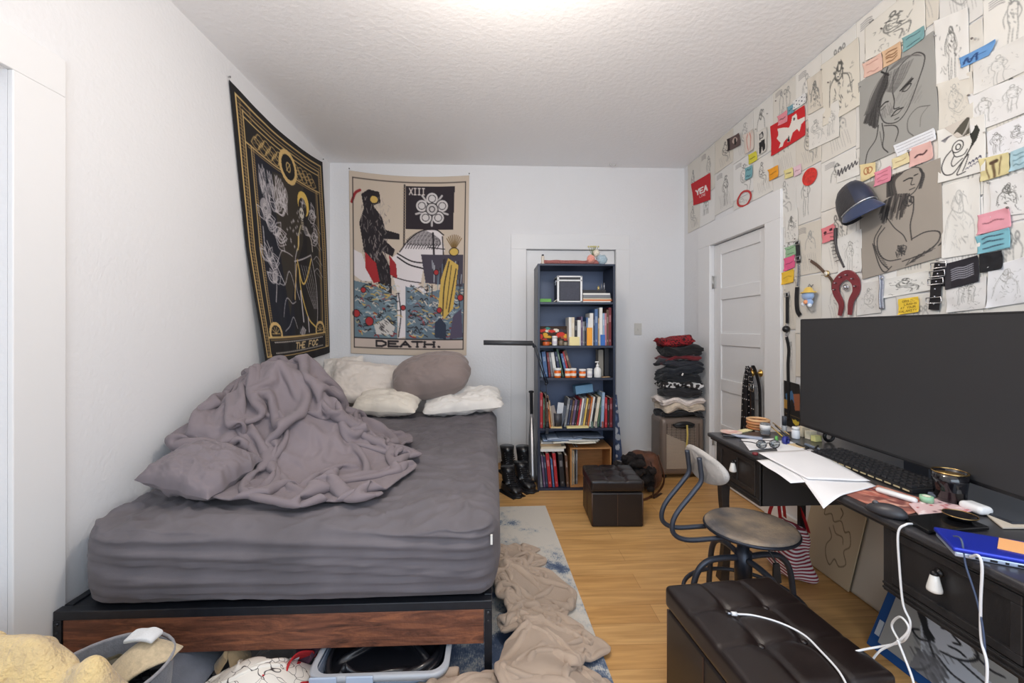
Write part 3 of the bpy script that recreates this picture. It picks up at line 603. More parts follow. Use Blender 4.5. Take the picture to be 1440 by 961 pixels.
# ================================================================== BOOKCASE AND WHAT IT HOLDS
YS = 3.40; DP = .33
SX0, SX1 = gy(756.3, 560, YS).x, gy(865.5, 560, YS).x; SZ = gy(810, 374, YS).z
NAVY = mat((34, 42, 62), .38, 0, 5, .06)
NAVYB = mat((92, 105, 134), .45, 0, 5, .04)
bc = thing('bookcase', ((SX0+SX1)/2, YS+DP/2, 0), 'tall dark navy bookcase crowded with books against the back wall door', 'bookcase')
zs = [gy(810, y, YS).z for y in (425, 486.5, 532, 603, 687)]
m = M(); m.bb(SX0, SX0+.018, YS, YS+DP, 0, SZ); m.build('side_panel', NAVY, bc, bevel=.0015)
m = M(); m.bb(SX1-.018, SX1, YS, YS+DP, 0, SZ); m.build('side_panel', NAVY, bc, bevel=.0015)
m = M(); m.bb(SX0, SX1, YS, YS+DP, SZ, SZ+.016); m.build('top_panel', NAVY, bc, bevel=.0015)
m = M(); m.bb(SX0+.018, SX1-.018, YS+DP-.006, YS+DP, .04, SZ); m.build('back_panel', NAVYB, bc)
for z in zs: m = M(); m.bb(SX0+.0185, SX1-.0185, YS+.004, YS+DP-.008, z-.018, z); m.build('shelf', NAVY, bc, bevel=.001)
m = M(); m.bb(SX0+.018, SX1-.018, YS+.01, YS+.022, 0, zs[4]-.018); m.build('kick_board', NAVY, bc)
ORD = ['first', 'second', 'third', 'fourth', 'fifth', 'sixth', 'seventh', 'eighth', 'ninth', 'tenth', 'eleventh', 'twelfth', 'thirteenth', 'fourteenth', 'fifteenth', 'sixteenth', 'seventeenth', 'eighteenth', 'nineteenth', 'twentieth', 'twenty-first', 'twenty-second', 'twenty-third', 'twenty-fourth']
CN = {'white': (222, 220, 214), 'cream': (212, 200, 176), 'red': (170, 34, 42), 'dark red': (112, 28, 34), 'blue': (72, 104, 150), 'navy': (36, 46, 76), 'black': (30, 28, 30), 'grey': (120, 122, 126), 'pale blue': (140, 164, 190), 'brown': (98, 70, 52), 'orange': (206, 110, 48), 'green': (70, 100, 76), 'yellow': (214, 180, 84), 'pink': (190, 120, 130), 'purple': (92, 72, 104), 'tan': (172, 146, 112)}
PAGE = mat((226, 218, 200), .8, 0, 300, .05)
def book(x, z, th, hh, dp, col, tilt=0.0, y0=None, label='', group=None, rng=random, flat=False, band=None):
    """upright book: lower left edge at x, spine to the room; tilt leans its top to the right"""
    y0 = YS+.03 if y0 is None else y0
    if flat: X = frame((x, y0, z), 0); w_, h_ = hh, th
    else: X = frame((x, y0, z), 0, 0, tilt); w_, h_ = th, hh
    m = M(X); t = .0025
    if flat:
        m.bb(0, w_, 0, dp, 0, t, 0); m.bb(0, w_, 0, dp, h_-t, h_, 0); m.bb(0, w_, 0, t, t, h_-t, 0); m.bb(.004, w_-.004, t, dp-.004, t, h_-t, 1)
    else:
        m.bb(0, t, 0, dp, 0, h_, 0); m.bb(w_-t, w_, 0, dp, 0, h_, 0); m.bb(t, w_-t, 0, t, 0, h_, 0); m.bb(t, w_-t, t, dp-.004, .003, h_-.004, 1)
        bc_ = band or (235, 230, 220)
        m.bb(w_*.2, w_*.8, -.0006, .0002, h_*.62, h_*.80, 2); m.bb(w_*.3, w_*.7, -.0006, .0002, h_*.10, h_*.16, 2)
    mats = [mat(CN[col], .5), PAGE, mat(band or tuple(min(255, int(c*.6+90)) for c in CN[col]), .5)]
    return m.build('book', mats, None, label, 'book', group)
def row(shelf, z, items, where, tilt=0.0, y0=None):
    """items: (px left, px right, px top, colour[, tilt])"""
    for k, it in enumerate(items):
        xl, xr, yt, col = it[:4]; ti = it[4] if len(it) > 4 else tilt; yy = YS+.03 if y0 is None else y0
        a = gy(xl, 560, yy).x; b = gy(xr, 560, yy).x; hh = gy(800, yt, yy).z-z
        th = (b-a)*math.cos(ti)*.93; hh = max(.08, hh/math.cos(ti)-abs(math.sin(ti))*th)
        z_ = z+.0008+(math.sin(ti)*th if ti > 0 else 0)
        x_ = a if ti >= 0 else a
        book(x_, z_, th, hh*.985, .17+.03*((k*7) % 3), col, ti, yy, f'{col} book, {ORD[k]} from the left {where}', f'books {where}')
# upper shelf: small case, flat pile, little things
z1 = zs[0]
ax0, ax1 = gy(784, 400, YS+.05).x, gy(818, 400, YS+.05).x; ay = YS+.045; az = gy(800, 388, ay).z
sp = thing('record_case', ((ax0+ax1)/2, ay+.1, z1), 'small black carrying case with white edging on the upper shelf', 'case')
m = M(); m.bb(ax0, ax1, ay, ay+.2, z1+.001, az); m.build('case_body', mat((34, 34, 38), .45), sp, bevel=.004)
m = M(); W2 = mat((226, 226, 226), .3)
for zz in (z1+.006, az-.038, az-.006): m.bb(ax0-.003, ax1+.003, ay-.004, ay+.003, zz-.006, zz+.006); m.bb(ax0-.004, ax0+.002, ay-.003, ay+.202, zz-.005, zz+.005)
for xx in (ax0+.004, ax1-.004): m.bb(xx-.008, xx+.008, ay-.004, ay+.003, z1+.001, az)
m.build('edging', W2, sp, bevel=.002, label='white edge trim')
m = M(); m.bb(ax0+.02, ax1-.02, ay-.0045, ay+.001, z1+.02, az-.052); m.build('front_panel', mat((66, 68, 80), .7, 0, 60, .1), sp)
m = M(); m.bb(ax0-.008, ax0-.004, ay+.06, ay+.1, az-.07, az-.03); m.build('latch', mat((170, 170, 172), .3, .9), sp)
px0 = gy(820, 420, YS+.03).x; zz = z1+.0008
for k, (th, w, col, dx) in enumerate(((.010, .225, 'white', .0), (.012, .235, 'orange', .0), (.012, .23, 'cream', .002), (.024, .225, 'grey', .0), (.014, .222, 'white', .0), (.026, .19, 'black', -.002))):
    book(px0+dx, zz, th, w, .2, col, flat=True, y0=YS+.03+.004*(k % 3), label=f'{col} book lying {ORD[k]} from the bottom of the flat pile beside the small case', group='flat pile on the upper shelf'); zz += th+.0006
for k, (px, hh, r, col, lab, nm) in enumerate(((842, .035, .010, (196, 176, 120), 'tiny brass coloured bottle on the flat book pile', 'bottle'), (846.5, .055, .0065, (120, 122, 126), 'thin grey vial on the flat book pile', 'vial'), (850, .06, .0065, (150, 152, 158), 'thin silver vial at the right on the flat book pile', 'vial'))):
    p = gy(px, 400, YS+.06); m = M(); m.lathe((p.x, YS+.07, zz), [(r, 0), (r, hh*.7), (r*.6, hh*.78), (r*.6, hh)], 12); m.build(nm, mat(col, .3, .4), None, lab, nm)
p = gy(758, 420, YS+.03); m = M(); m.bb(p.x+.006, p.x+.10, YS+.03, YS+.13, z1+.001, z1+.028); m.build('small_box', mat((92, 158, 62), .5), None, 'flat bright green box at the left end of the upper shelf', 'box', bevel=.002)
m = M(frame((p.x+.125, YS+.06, z1+.0012), 0, 0, math.radians(-38))); m.bb(0, .055, 0, .09, 0, .004); m.build('card', mat((216, 210, 196), .6), None, 'cream card leaning beside the green box', 'card')
# second shelf
z2 = zs[1]
row(2, z2, [(800, 804, 446, 'white'), (804, 808, 446, 'cream'), (808, 812, 451, 'black'), (812, 817, 450, 'white'), (817, 819.5, 445, 'purple'), (819.5, 822, 452, 'grey'), (822, 824.5, 452, 'black'), (824.5, 827, 446, 'blue'), (827, 829.5, 447, 'white'), (829.5, 834.5, 440, 'white'), (834.5, 836.5, 440, 'navy'), (836.5, 841, 434, 'blue'), (841, 843, 447, 'tan'), (843, 847.5, 432, 'white'), (847.5, 850.5, 440, 'pale blue'), (850.5, 853, 440, 'pink'), (853, 856, 435, 'brown'), (856, 860, 432, 'dark red')], 'on the second shelf', tilt=0.0)
def fbox(name, pl, pr, pt, z, y, dp, mats, label, cat, bevel=.002, group=None):
    a = gy(pl, 500, y).x; b = gy(pr, 500, y).x; t = gy(800, pt, y).z; m = M(); m.bb(a, b, y, y+dp, z+.001, t); return m.build(name, mats, None, label, cat, group, bevel=bevel)
fbox('small_box', 801, 815, 474, z2, YS+.008, .018, mat((232, 218, 160), .6), 'pale yellow box standing in front of the white books on the second shelf', 'box')
fbox('small_box', 825.5, 833, 461, z2, YS+.008, .018, mat((236, 158, 40), .5), 'orange yellow box standing in front of the books on the second shelf', 'box')
fbox('small_box', 845, 851, 471, z2, YS+.008, .018, mat((48, 104, 180), .5), 'bright blue box standing in front of the books on the second shelf', 'box')
cvx = Cv(40, 34, (60, 44, 36)); R = random.Random(4)
for k in range(26): cvx.ell(R.random(), R.random()*.8+.1, R.uniform(.06, .16), R.uniform(.06, .14), R.choice([(206, 60, 50), (224, 170, 60), (70, 140, 130), (230, 220, 200), (180, 90, 60), (60, 60, 70)]))
def vquad(name, cv, TL, TR, BR, BL, label, cat, mats=VC, solid=.002, group=None, curl=0.0, out=None, parent=None):
    TL, TR, BR, BL = [Vector(q) for q in (TL, TR, BR, BL)]; n = (TR-TL).cross(BL-TL).normalized(); n = -n if out is not None and n.dot(Vector(out)) < 0 else n
    P = np.zeros((cv.h, cv.w, 3)); sd = random.Random(name+str(label)).random()*50
    for i in range(cv.h):
        v = i/(cv.h-1)
        for j in range(cv.w):
            u = j/(cv.w-1); p = (TL*(1-u)+TR*u)*(1-v)+(BL*(1-u)+BR*u)*v
            if curl: c_ = curl*(max(0, abs(u-.5)*2-.3)**2*max(0, abs(v-.5)*2-.3)**2*3*(.5+fnoise(u*2+sd, v*2))+.25*(.5+fnoise(u*3+sd, v*3, 2))); p = p+n*max(0, c_)
            P[i, j] = p
    m = M(); m.grid(P); return m.build(name, mats, parent, label, cat, group, solid=solid, cols=cv.cols())
a = gy(759.5, 500, YS+.12).x; b = gy(797, 500, YS+.12).x; t = gy(780, 459, YS+.12).z
vquad('picture_card', cvx, (a, YS+.13, t), (b, YS+.13, t), (b, YS+.11, z2+.001), (a, YS+.11, z2+.001), 'colourful picture card leaning at the left of the second shelf', 'picture card')
def tub(name, px, y, z, r, hh, body, cap, label, cat, ch=.018, lab=None, group=None, crat=1.08, n=18):
    x = gy(px, 500, y).x; o = thing(name, (x, y, z), label, cat, group)
    m = M(); m.lathe((x, y, z+.0008), [(r*.94, 0), (r, .003), (r, hh-ch-.004), (r*.86, hh-ch)], n)
    if lab: m.lathe((x, y, z+hh*.20), [(r*1.01, 0), (r*1.015, .001), (r*1.015, hh*.26), (r*1.01, hh*.27)], n, 1)
    m.build('body', [body, mat(lab or (255, 255, 255), .6)], o)
    m = M(); m.lathe((x, y, z+hh-ch), [(r*crat, 0), (r*crat, ch*.9), (r*crat*.93, ch)], n); m.build('cap', cap, o, label=None); return o
WH = mat((230, 230, 228), .4); AMB = mat((226, 104, 24), .25)
tub('pill_bottle', 780, YS+.035, z2, .021, .078, WH, WH, 'white pill bottle in front of the picture card', 'bottle', lab=(210, 206, 216))
for k, (px, y, r, hh, cc, l) in enumerate(((768, .05, .03, .045, (196, 92, 44), 'squat rusty orange jar at the left of the white pill bottle'), (789, .05, .022, .055, (120, 104, 84), 'squat brown jar at the right of the white pill bottle'), (795, .07, .018, .04, (160, 150, 130), 'small beige jar beside the pale yellow box'))):
    tub('jar', px, YS+y, z2, r, hh, mat(cc, .3), mat((60, 56, 50), .5), l, 'jar', ch=.012)
# third shelf
z3 = zs[2]; tl = math.radians(-12)
row(3, z3, [(759.5, 762, 497, 'grey', -.14), (762, 765, 496, 'pale blue', -.14), (765.3, 771, 494, 'blue', -.10), (772, 775, 495, 'dark red', -.10), (775.5, 779, 495, 'grey', -.12), (779.5, 784, 495, 'white', -.14), (786, 790, 494, 'navy', -.18), (791, 793.5, 490, 'green', -.22), (795.5, 799, 497, 'blue', -.22), (799.5, 802, 494, 'red', -.24), (804, 808, 492, 'brown', -.30)], 'leaning on the third shelf', y0=YS+.08)
for k, (px, r, hh, l) in enumerate(((784, .028, .078, 'widest amber pill bottle, leftmost in its row'), (793.5, .0, 0, ''), (798.5, .024, .074, 'amber pill bottle second from the left in its row'), (806.5, .023, .076, 'amber pill bottle in the middle of its row'), (819, .027, .070, 'amber pill bottle at the right end of its row'))):
    if r: tub('pill_bottle', px, YS+.04, z3, r, hh, AMB, WH, l, 'bottle', lab=(232, 222, 206), group='amber pill bottles')
tub('tub', 829, YS+.04, z3, .022, .073, WH, WH, 'white plastic tub beside the amber pill bottles', 'tub', lab=(206, 204, 212), ch=.014)
x = gy(840.5, 500, YS+.04).x; lo = thing('lotion_bottle', (x, YS+.045, z3), 'white lotion bottle with a pump on the third shelf', 'bottle')
m = M(); m.lathe((x, YS+.045, z3+.001), [(.028, 0), (.030, .004), (.030, .06), (.024, .075), (.012, .082), (.012, .088)], 18); m.build('body', WH, lo)
m = M(); m.lathe((x, YS+.045, z3+.089), [(.013, 0), (.013, .014), (.005, .016), (.005, .032), (.011, .034), (.010, .042)], 14); m.tube([(x, YS+.045, z3+.127), (x-.022, YS+.035, z3+.125)], .0045); m.build('pump', WH, lo)
fbox('slim_box', 841.5, 848.5, 492, z3, YS+.12, .1, mat((140, 134, 124), .6), 'tall slim grey box standing behind the lotion bottle', 'box')
fbox('binder', 850, 862, 490, z3, YS+.13, .12, mat((36, 34, 38), .5), 'black binder at the right end of the third shelf', 'binder')
m = M(); p = gy(852, 528, YS+.04); m.box((p.x, YS+.05, z3+.003), (.07, .03, .004), 0, Matrix.Rotation(.4, 3, 'Z')); m.build('comb', mat((206, 170, 130), .6), None, 'thin tan comb lying at the right front of the third shelf', 'comb')
# fourth shelf
z4 = zs[3]; tr_ = .16
row(4, z4, [(759, 763.5, 552, 'red', 0), (764, 766, 560, 'green', 0), (767, 772, 556, 'brown', 0), (773, 775, 559, 'orange', -.10), (776, 778, 563, 'tan', -.12)], 'at the left of the fourth shelf')
row(4, z4, [(793, 796.5, 560, 'grey'), (797, 800, 562, 'navy'), (800.5, 803, 563, 'brown'), (803.5, 807, 562, 'purple'), (807.5, 810, 563, 'black'), (810.5, 813, 561, 'red'), (813.5, 816, 560, 'white'), (816.5, 819, 558, 'grey'), (819.5, 822, 560, 'yellow'), (822.5, 825.5, 560, 'brown'), (826, 828, 559, 'orange'), (828.5, 831, 558, 'white'), (831.5, 834, 558, 'black'), (834.5, 839, 558, 'cream'), (839.5, 842, 556, 'green')], 'leaning on the fourth shelf under the blue box', tilt=.15, y0=YS+.05)
row(4, z4, [(845, 849, 552, 'pale blue', .04), (850.5, 854, 559, 'red', 0), (854.5, 857, 562, 'black', 0), (857.5, 861.5, 560, 'dark red', 0)], 'at the right of the fourth shelf')
zc = gy(800, 557, YS+.08).z
m = M(frame((gy(810, 553, YS+.08).x, YS+.07, zc+.012), .1, 0, -.12)); m.bb(0, .148, 0, .09, 0, .068); m.build('shoe_box', mat((98, 140, 172), .6), None, 'slate blue box lying on top of the leaning books', 'box', bevel=.003)
x = gy(784.5, 600, YS+.05).x; cu = thing('pen_cup', (x, YS+.055, z4), 'dark grey cup holding cards on the fourth shelf', 'cup')
m = M(); m.lathe((x, YS+.055, z4+.001), [(.030, 0), (.036, .115), (.033, .115), (.028, .004)], 20); m.build('cup_body', mat((58, 58, 64), .4), cu)
for k, (dx, hh, rr, cc) in enumerate(((-.012, .17, -.25, (150, 140, 134)), (.004, .19, .12, (196, 200, 206)), (.014, .17, .35, (86, 92, 104)))):
    m = M(frame((x+dx, YS+.05+.008*k, z4+.01), 0, 0, rr)); m.bb(-.024, .024, 0, .003, 0, hh); m.build('card', mat(cc, .5), None, ['light brown card leaning left in the grey cup', 'pale card standing upright in the grey cup', 'slate card leaning right in the grey cup'][k], 'card')
a, b = gy(797, 600, YS+.0).x, gy(828, 600, YS+.0).x
m = M(frame(((a+b)/2, YS+.03, z4+.001), .06)); m.bb(-(b-a)/2, (b-a)/2, -.028, .015, 0, .014); m.build('note_pad', mat((228, 212, 150), .7), None, 'pale yellow note pad at the front edge of the fourth shelf', 'note pad', bevel=.001)
a = gy(775, 600, YS).x
m = M(frame((a+.05, YS+.025, z4+.001), -.05)); m.bb(-.05, .04, -.016, .012, 0, .010); m.build('note_pad', mat((214, 190, 140), .7), None, 'tan note pad under the grey cup front', 'note pad')
for k, (px, col, l) in enumerate(((832, (96, 120, 110), 'small green figurine in front of the leaning books'), (838, (150, 140, 136), 'small grey figurine in front of the leaning books'), (847, (150, 84, 76), 'small red figurine in front of the pale blue book'))):
    x = gy(px, 590, YS+.03).x; m = M(); m.lathe((x, YS+.022, z4+.001), [(.010, 0), (.011, .006), (.006, .012), (.009, .03), (.005, .036)], 10); m.ball((x, YS+.022, z4+.044), .0085); m.build('figurine', mat(col, .5), None, l, 'figurine', 'small figurines on the fourth shelf')
x = gy(770, 600, YS).x; m = M(); m.lathe((x, YS+.022, z4+.001), [(.013, 0), (.014, .02), (.008, .03), (.009, .045), (.004, .055)], 10); m.build('figurine', mat((34, 34, 38), .4), None, 'small black figurine at the left front of the fourth shelf', 'figurine', 'small figurines on the fourth shelf')
# bottom shelf
z5 = zs[4]
row(5, z5, [(760, 763.5, 638, 'grey', -.09), (764.5, 767.5, 640, 'purple', -.09), (768, 771, 641, 'navy', -.09), (771.5, 776.5, 637, 'red', -.09), (777.5, 780, 645, 'blue', -.09), (781, 785.5, 637, 'red', -.09), (788.5, 795, 638, 'black', -.08), (797, 800.5, 640, 'brown', -.06)], 'standing at the left of the bottom shelf', y0=YS+.03)
ztop = gy(780, 635, YS+.05).z
zz = ztop+.004
for k, (th, w, col) in enumerate(((.022, .19, 'white'), (.016, .20, 'cream'), (.020, .17, 'tan'), (.012, .19, 'white'))):
    book(gy(760+k % 2, 600, YS+.03).x, zz, th, w, .2, col, flat=True, y0=YS+.03+.005*k, label=f'{col} book lying {ORD[k]} from the bottom on the upright red books', group='flat pile on the bottom shelf'); zz += th+.0006
# wooden crate with folders
c0, c1 = gy(802, 650, YS+.02).x, gy(860, 650, YS+.02).x; cz = gy(830, 630, YS+.02).z
OAK = mat((176, 124, 74), .5, 0, 6, .12, stretch=(2, 2, 12))
cr = thing('wooden_crate', ((c0+c1)/2, YS+.15, z5), 'open wooden crate of papers on the bottom shelf', 'crate')
for nm, bb_ in (('side_panel', (c0, c0+.012, YS+.02, YS+.28, z5+.001, cz)), ('side_panel', (c1-.012, c1, YS+.02, YS+.28, z5+.001, cz)), ('base_panel', (c0+.012, c1-.012, YS+.02, YS+.28, z5+.001, z5+.013)), ('top_panel', (c0+.012, c1-.012, YS+.02, YS+.28, cz-.012, cz)), ('back_panel', (c0+.012, c1-.012, YS+.27, YS+.28, z5+.013, cz-.012))):
    m = M(); m.bb(*bb_); m.build(nm, OAK, cr, bevel=.001)
for k, (dx, th, hh, col) in enumerate(((.016, .004, .30, 'cream'), (.024, .010, .28, 'tan'), (.037, .003, .31, 'white'), (.043, .006, .27, 'black'), (.053, .012, .31, 'grey'))):
    book(c0+dx, z5+.0145, th, hh, .2, col, y0=YS+.03+.006*k, label=f'{col} folder, {ORD[k]} from the left inside the wooden crate', group='folders in the wooden crate')['category'] = 'folder'
# heap of papers under the fourth shelf
R = random.Random(3); zt_ = max(cz, zz)+.002
for k in range(7):
    a0 = [778, 790, 764, 800, 770, 786, 806][k]; wd = [.42, .36, .25, .30, .34, .40, .30][k]*.82; x = gy(a0, 600, YS).x; x = max(SX0+.022, min(x, SX1-.022-wd)); dp = .20+.02*(k % 3)
    G = np.zeros((8, 16, 3)); y_ = YS-.012+.012*(k % 3)
    if y_ < YS: pass
    for i in range(8):
        for j in range(16):
            u = j/15; v = i/7; G[i, j] = (x+u*wd+R.uniform(-.0005, .0005), y_+v*dp+fnoise(u*2+k*3, 1)*.02*(1-v), zt_+k*.0068+.004*(fnoise(u*2.5+k, v*2, k)+.5)+.0)
    m = M(); m.grid(G); m.build('paper_sheaf', mat([(226, 220, 204), (222, 216, 200), (150, 166, 190), (216, 212, 204), (170, 182, 200), (112, 124, 142), (96, 106, 124)][k], .8), None, ['lowest cream sheaf in the paper heap under the fourth shelf', 'second cream sheaf in the paper heap under the fourth shelf', 'pale blue sheaf at the left of the paper heap under the shelf', 'off white sheaf in the middle of the paper heap under the shelf', 'light blue sheaf near the top of the paper heap under the shelf', 'grey folder sheaf second from the top of the paper heap', 'dark grey folder sheaf topping the paper heap'][k], 'papers', 'paper heap in the bookcase', solid=.005)
# on top of the bookcase
zt2 = SZ+.0165
a, b = gy(762, 370, YS+.05).x, gy(842, 370, YS+.05).x
m = rounded(((a+b)/2, YS+.09, zt2+.018), (b-a, .14, .034), .012, (36, 10, 4), disp=lambda p, n: Vector((0, 0, max(0, n.z)*(.010*fnoise(p.x*14, p.y*12)))))
m.build('folded_cloth', cloth((150, 92, 88), 60, .25), None, 'folded dusty pink cloth along the top of the bookcase', 'cloth')
tub('bottle', 763.3, YS+.03, zt2, .013, .078, mat((200, 190, 176), .3), mat((54, 54, 60), .4), 'small pale bottle with dark cap on the bookcase top left corner', 'bottle', ch=.014, crat=.7)
x = gy(833, 365, YS+.08).x
pb = thing('flower_bunch', (x, YS+.05, zt2+.036), 'bunch of pink and blue cloth flowers on the bookcase top', 'flowers')
pb.location = (x, YS+.05, zt2)
def puff(cx, cy, cz_, r, col, seed):
    m = M(); m.ball((cx, cy, cz_), r, n=14); R_ = random.Random(seed)
    m.v = [(q[0]+fnoise(q[0]*60, q[1]*60, q[2]*60)*r*.35, q[1], q[2]+fnoise(q[2]*50, q[0]*60, seed)*r*.3) for q in m.v]; return m.build('flower', cloth(col, 80, .2), pb)
puff(gy(831, 366, YS+.03).x, YS+.03, gy(831, 365, YS+.03).z, .034, (222, 150, 136), 1)
puff(gy(846, 368, YS+.04).x, YS+.04, gy(846, 366, YS+.04).z, .044, (160, 180, 192), 2)
puff(gy(838, 357, YS+.06).x, YS+.06, gy(838, 356, YS+.06).z, .030, (216, 208, 192), 3)
m = M()
for k in range(9):
    a = R.uniform(-1, 1); x0 = gy(834, 350, YS+.05).x; z0 = gy(834, 362, YS+.05).z; m.tube([(x0, YS+.05, z0), (x0+a*.03, YS+.05, z0+.05), (x0+a*.05, YS+.04, z0+.085)], .0018, 5); m.ball((x0+a*.05, YS+.04, z0+.085), .008, 1, 6)
m.build('stems', [mat((110, 124, 80), .7), mat((196, 190, 140), .8)], pb)
# clamp lamp with a long black bar head
yl = YS-.02; e1 = gy(749, 483, yl-.10); e0 = gy(680, 482, yl-.10); mid = gy(751, 487, yl-.08); j2 = gy(768, 540, yl); cb = gy(769, 595, yl)
la = thing('clamp_lamp', (cb.x, yl, z4), 'long black bar lamp on a folding arm clamped to the bookcase', 'lamp')
LB = mat((44, 48, 56), .4, .3)
m = M(); m.tube([e0, e1], .019, 12); m.build('lamp_head', mat((62, 64, 68), .45), la)
m = M(); m.tube([e1, mid], .008, 8); m.ball(mid, .014); m.build('joint', LB, la)
m = M(); m.tube([mid, j2], .005, 8); m.tube([mid+Vector((.014, 0, .004)), j2+Vector((.014, 0, .004))], .004, 8); m.ball(j2, .012); m.build('arm', LB, la)
m = M(); m.tube([j2, cb], .003, 8); m.bb(cb.x-.012, cb.x+.012, yl-.012, yl+.05, z4-.034, z4-.022); m.bb(cb.x-.012, cb.x+.012, yl-.012, yl+.05, z4+.004, z4+.016); m.bb(cb.x-.012, cb.x+.012, yl-.014, yl-.002, z4-.034, z4+.016); m.build('clamp', LB, la, bevel=.001)
# baseball bat
b0 = gz(748, 684, 0.0); b1 = gy(747, 549, YS+.45)
b0 = Vector((gy(749, 680, YS+.22).x, YS+.20, 0)); b1 = Vector((gy(747, 549, YS+.53).x, YS+.53, gy(747, 549, YS+.53).z))
bt = thing('baseball_bat', b0, 'silver metal baseball bat leaning on the wall left of the bookcase', 'baseball bat')
ax = (b1-b0).normalized(); Rm = ax.to_track_quat('Z', 'Y').to_matrix(); L_ = (b1-b0).length
m = M(); m.lathe(b0+ax*.012, [(.020, 0), (.031, .006), (.033, .05), (.032, L_*.45), (.018, L_*.66), (.013, L_*.72)], 18, axis=Rm); m.build('barrel', mat((176, 176, 178), .32, .8), bt)
m = M(); m.lathe(b0+ax*L_*.72, [(.0145, 0), (.0145, L_*.25), (.024, L_*.255), (.024, L_*.268)], 16, axis=Rm); m.build('grip', mat((44, 44, 48), .7), bt)
# canvas leaning right of the bookcase
cvx = Cv(16, 90, (70, 84, 116)); R = random.Random(14)
for k in range(24): y = R.random(); cvx.ell(R.random(), y, R.uniform(.15, .5), R.uniform(.01, .05), R.choice([(206, 206, 210), (30, 32, 40), (110, 126, 160), (60, 70, 96), (190, 190, 194)]))
p0, p1 = gy(864.5, 565, YB-.1), gy(874, 565, YB-.1)
p0 = gy(866, 565, YS+.40); p1 = gy(874.5, 565, YS+.40)
vquad('painted_board', cvx, (p0.x, YS+.60, p0.z+.03), (p1.x+.01, YS+.60, p0.z+.03), (p1.x, YS+.35, .02), (p0.x, YS+.35, .02), 'narrow blue and white painted board leaning right of the bookcase', 'board', solid=.014)
# ================================================================== FLOOR THINGS AT THE BACK
def boot(loc, rz, sc, label, lean=0.0, hh=.24):
    bt = thing('boot', loc, label, 'boot', 'black platform boots', rz)
    X = frame(loc, rz) @ Matrix.Diagonal((sc*1.15, sc*.95, sc*.68, 1))
    # local: toe towards -y
    def ring(y, z, w, h_, n=16, pitch=0.0): return [(math.cos(2*PI*k/n)*w/2, y+math.sin(2*PI*k/n)*h_/2*math.cos(pitch), z+math.sin(2*PI*k/n)*h_/2*math.sin(pitch)) for k in range(n)]
    def loft(rings, mi=0, m=None):
        n = len(rings[0]); vs = [p for r in rings for p in r]; fs = [(i*n+k, i*n+(k+1) % n, (i+1)*n+(k+1) % n, (i+1)*n+k) for i in range(len(rings)-1) for k in range(n)]
        fs += [tuple(range(n))[::-1], tuple((len(rings)-1)*n+k for k in range(n))]; m.add(vs, fs, mi)
    so = lambda z, g: [(math.cos(a)*(.052+g)*(1 if math.sin(a) > 0 else 1.05)*(1-.12*(math.sin(a) > .2)), -.06+math.sin(a)*(.145+g), z) for a in [2*PI*k/24 for k in range(24)]]
    m = M(X); loft([so(0, 0), so(.018, .001), so(.020, -.004), so(.038, -.002), so(.044, .002), so(.05, -.004)], 0, m)
    for k in range(16): y = -.19+k*.017; m.bb(-.056, .056, y, y+.006, .001, .014)
    m.build('sole', mat((22, 22, 24), .6), bt)
    m = M(X); LE = mat((24, 24, 27), .32, 0, 12, .2, 60, .3, coat=.3)
    rs = [ring(-.19, .055, .03, .03, pitch=PI/2), ring(-.18, .075, .075, .06, pitch=PI/2), ring(-.13, .088, .096, .085, pitch=PI/2*.9), ring(-.08, .105, .092, .10, pitch=PI/2*.6), ring(-.035, .135, .088, .125, pitch=PI/2*.3), ring(-.012, .17, .088, .12, pitch=.05), ring(-.008, .17+hh*.25, .092, .12), ring(-.004+lean*.5, .17+hh*.42, .098, .125), ring(lean, .17+hh*.6, .105, .13)]
    loft(rs, 0, m); m.build('upper', LE, bt)
    m = M(X)
    m.add([(.052*math.cos(a), -.0+.07*math.sin(a)-.02, z) for z in (.05, .09, .13) for a in [2*PI*k/12 for k in range(12)]], [(i*12+k, i*12+(k+1) % 12, (i+1)*12+(k+1) % 12, (i+1)*12+k) for i in range(2) for k in range(12)])
    m.build('heel_counter', mat((30, 30, 34), .35, coat=.3), bt)
    m = M(X)
    for k in range(7):
        t = k/6; y = -.125+t*.055; z = .128+t*.13; y -= (.0 if t < .5 else (t-.5)*.0)
        m.tube([(-.03, y+.01, z), (0, y-.022+.0*t, z+.006), (.03, y+.01, z+.010)], .0032, 6); m.tube([(.03, y+.01, z), (0, y-.020, z+.006), (-.03, y+.01, z+.010)], .0032, 6)
        m.ball((-.034, y+.016, z+.004), .0045, 1, 6); m.ball((.034, y+.016, z+.004), .0045, 1, 6)
    m.build('laces', [mat((38, 38, 42), .8), mat((150, 150, 152), .3, .9)], bt)
    return bt
boot((gz(716, 690, 0).x-.015, 3.40, 0), math.radians(32), .92, 'black laced boot nearest the bed, front left of the boots')
boot((gz(727, 690, 0).x+.035, 3.50, 0), math.radians(30), .95, 'black laced boot in the middle front of the boots')
boot((.255, 3.78, 0), math.radians(28), 1.08, 'black boot with a slouched shaft standing right at the back of the boots', hh=.30)
boot((.115, 3.86, 0), math.radians(20), 1.08, 'black slouched boot at the back left of the boots', hh=.26)
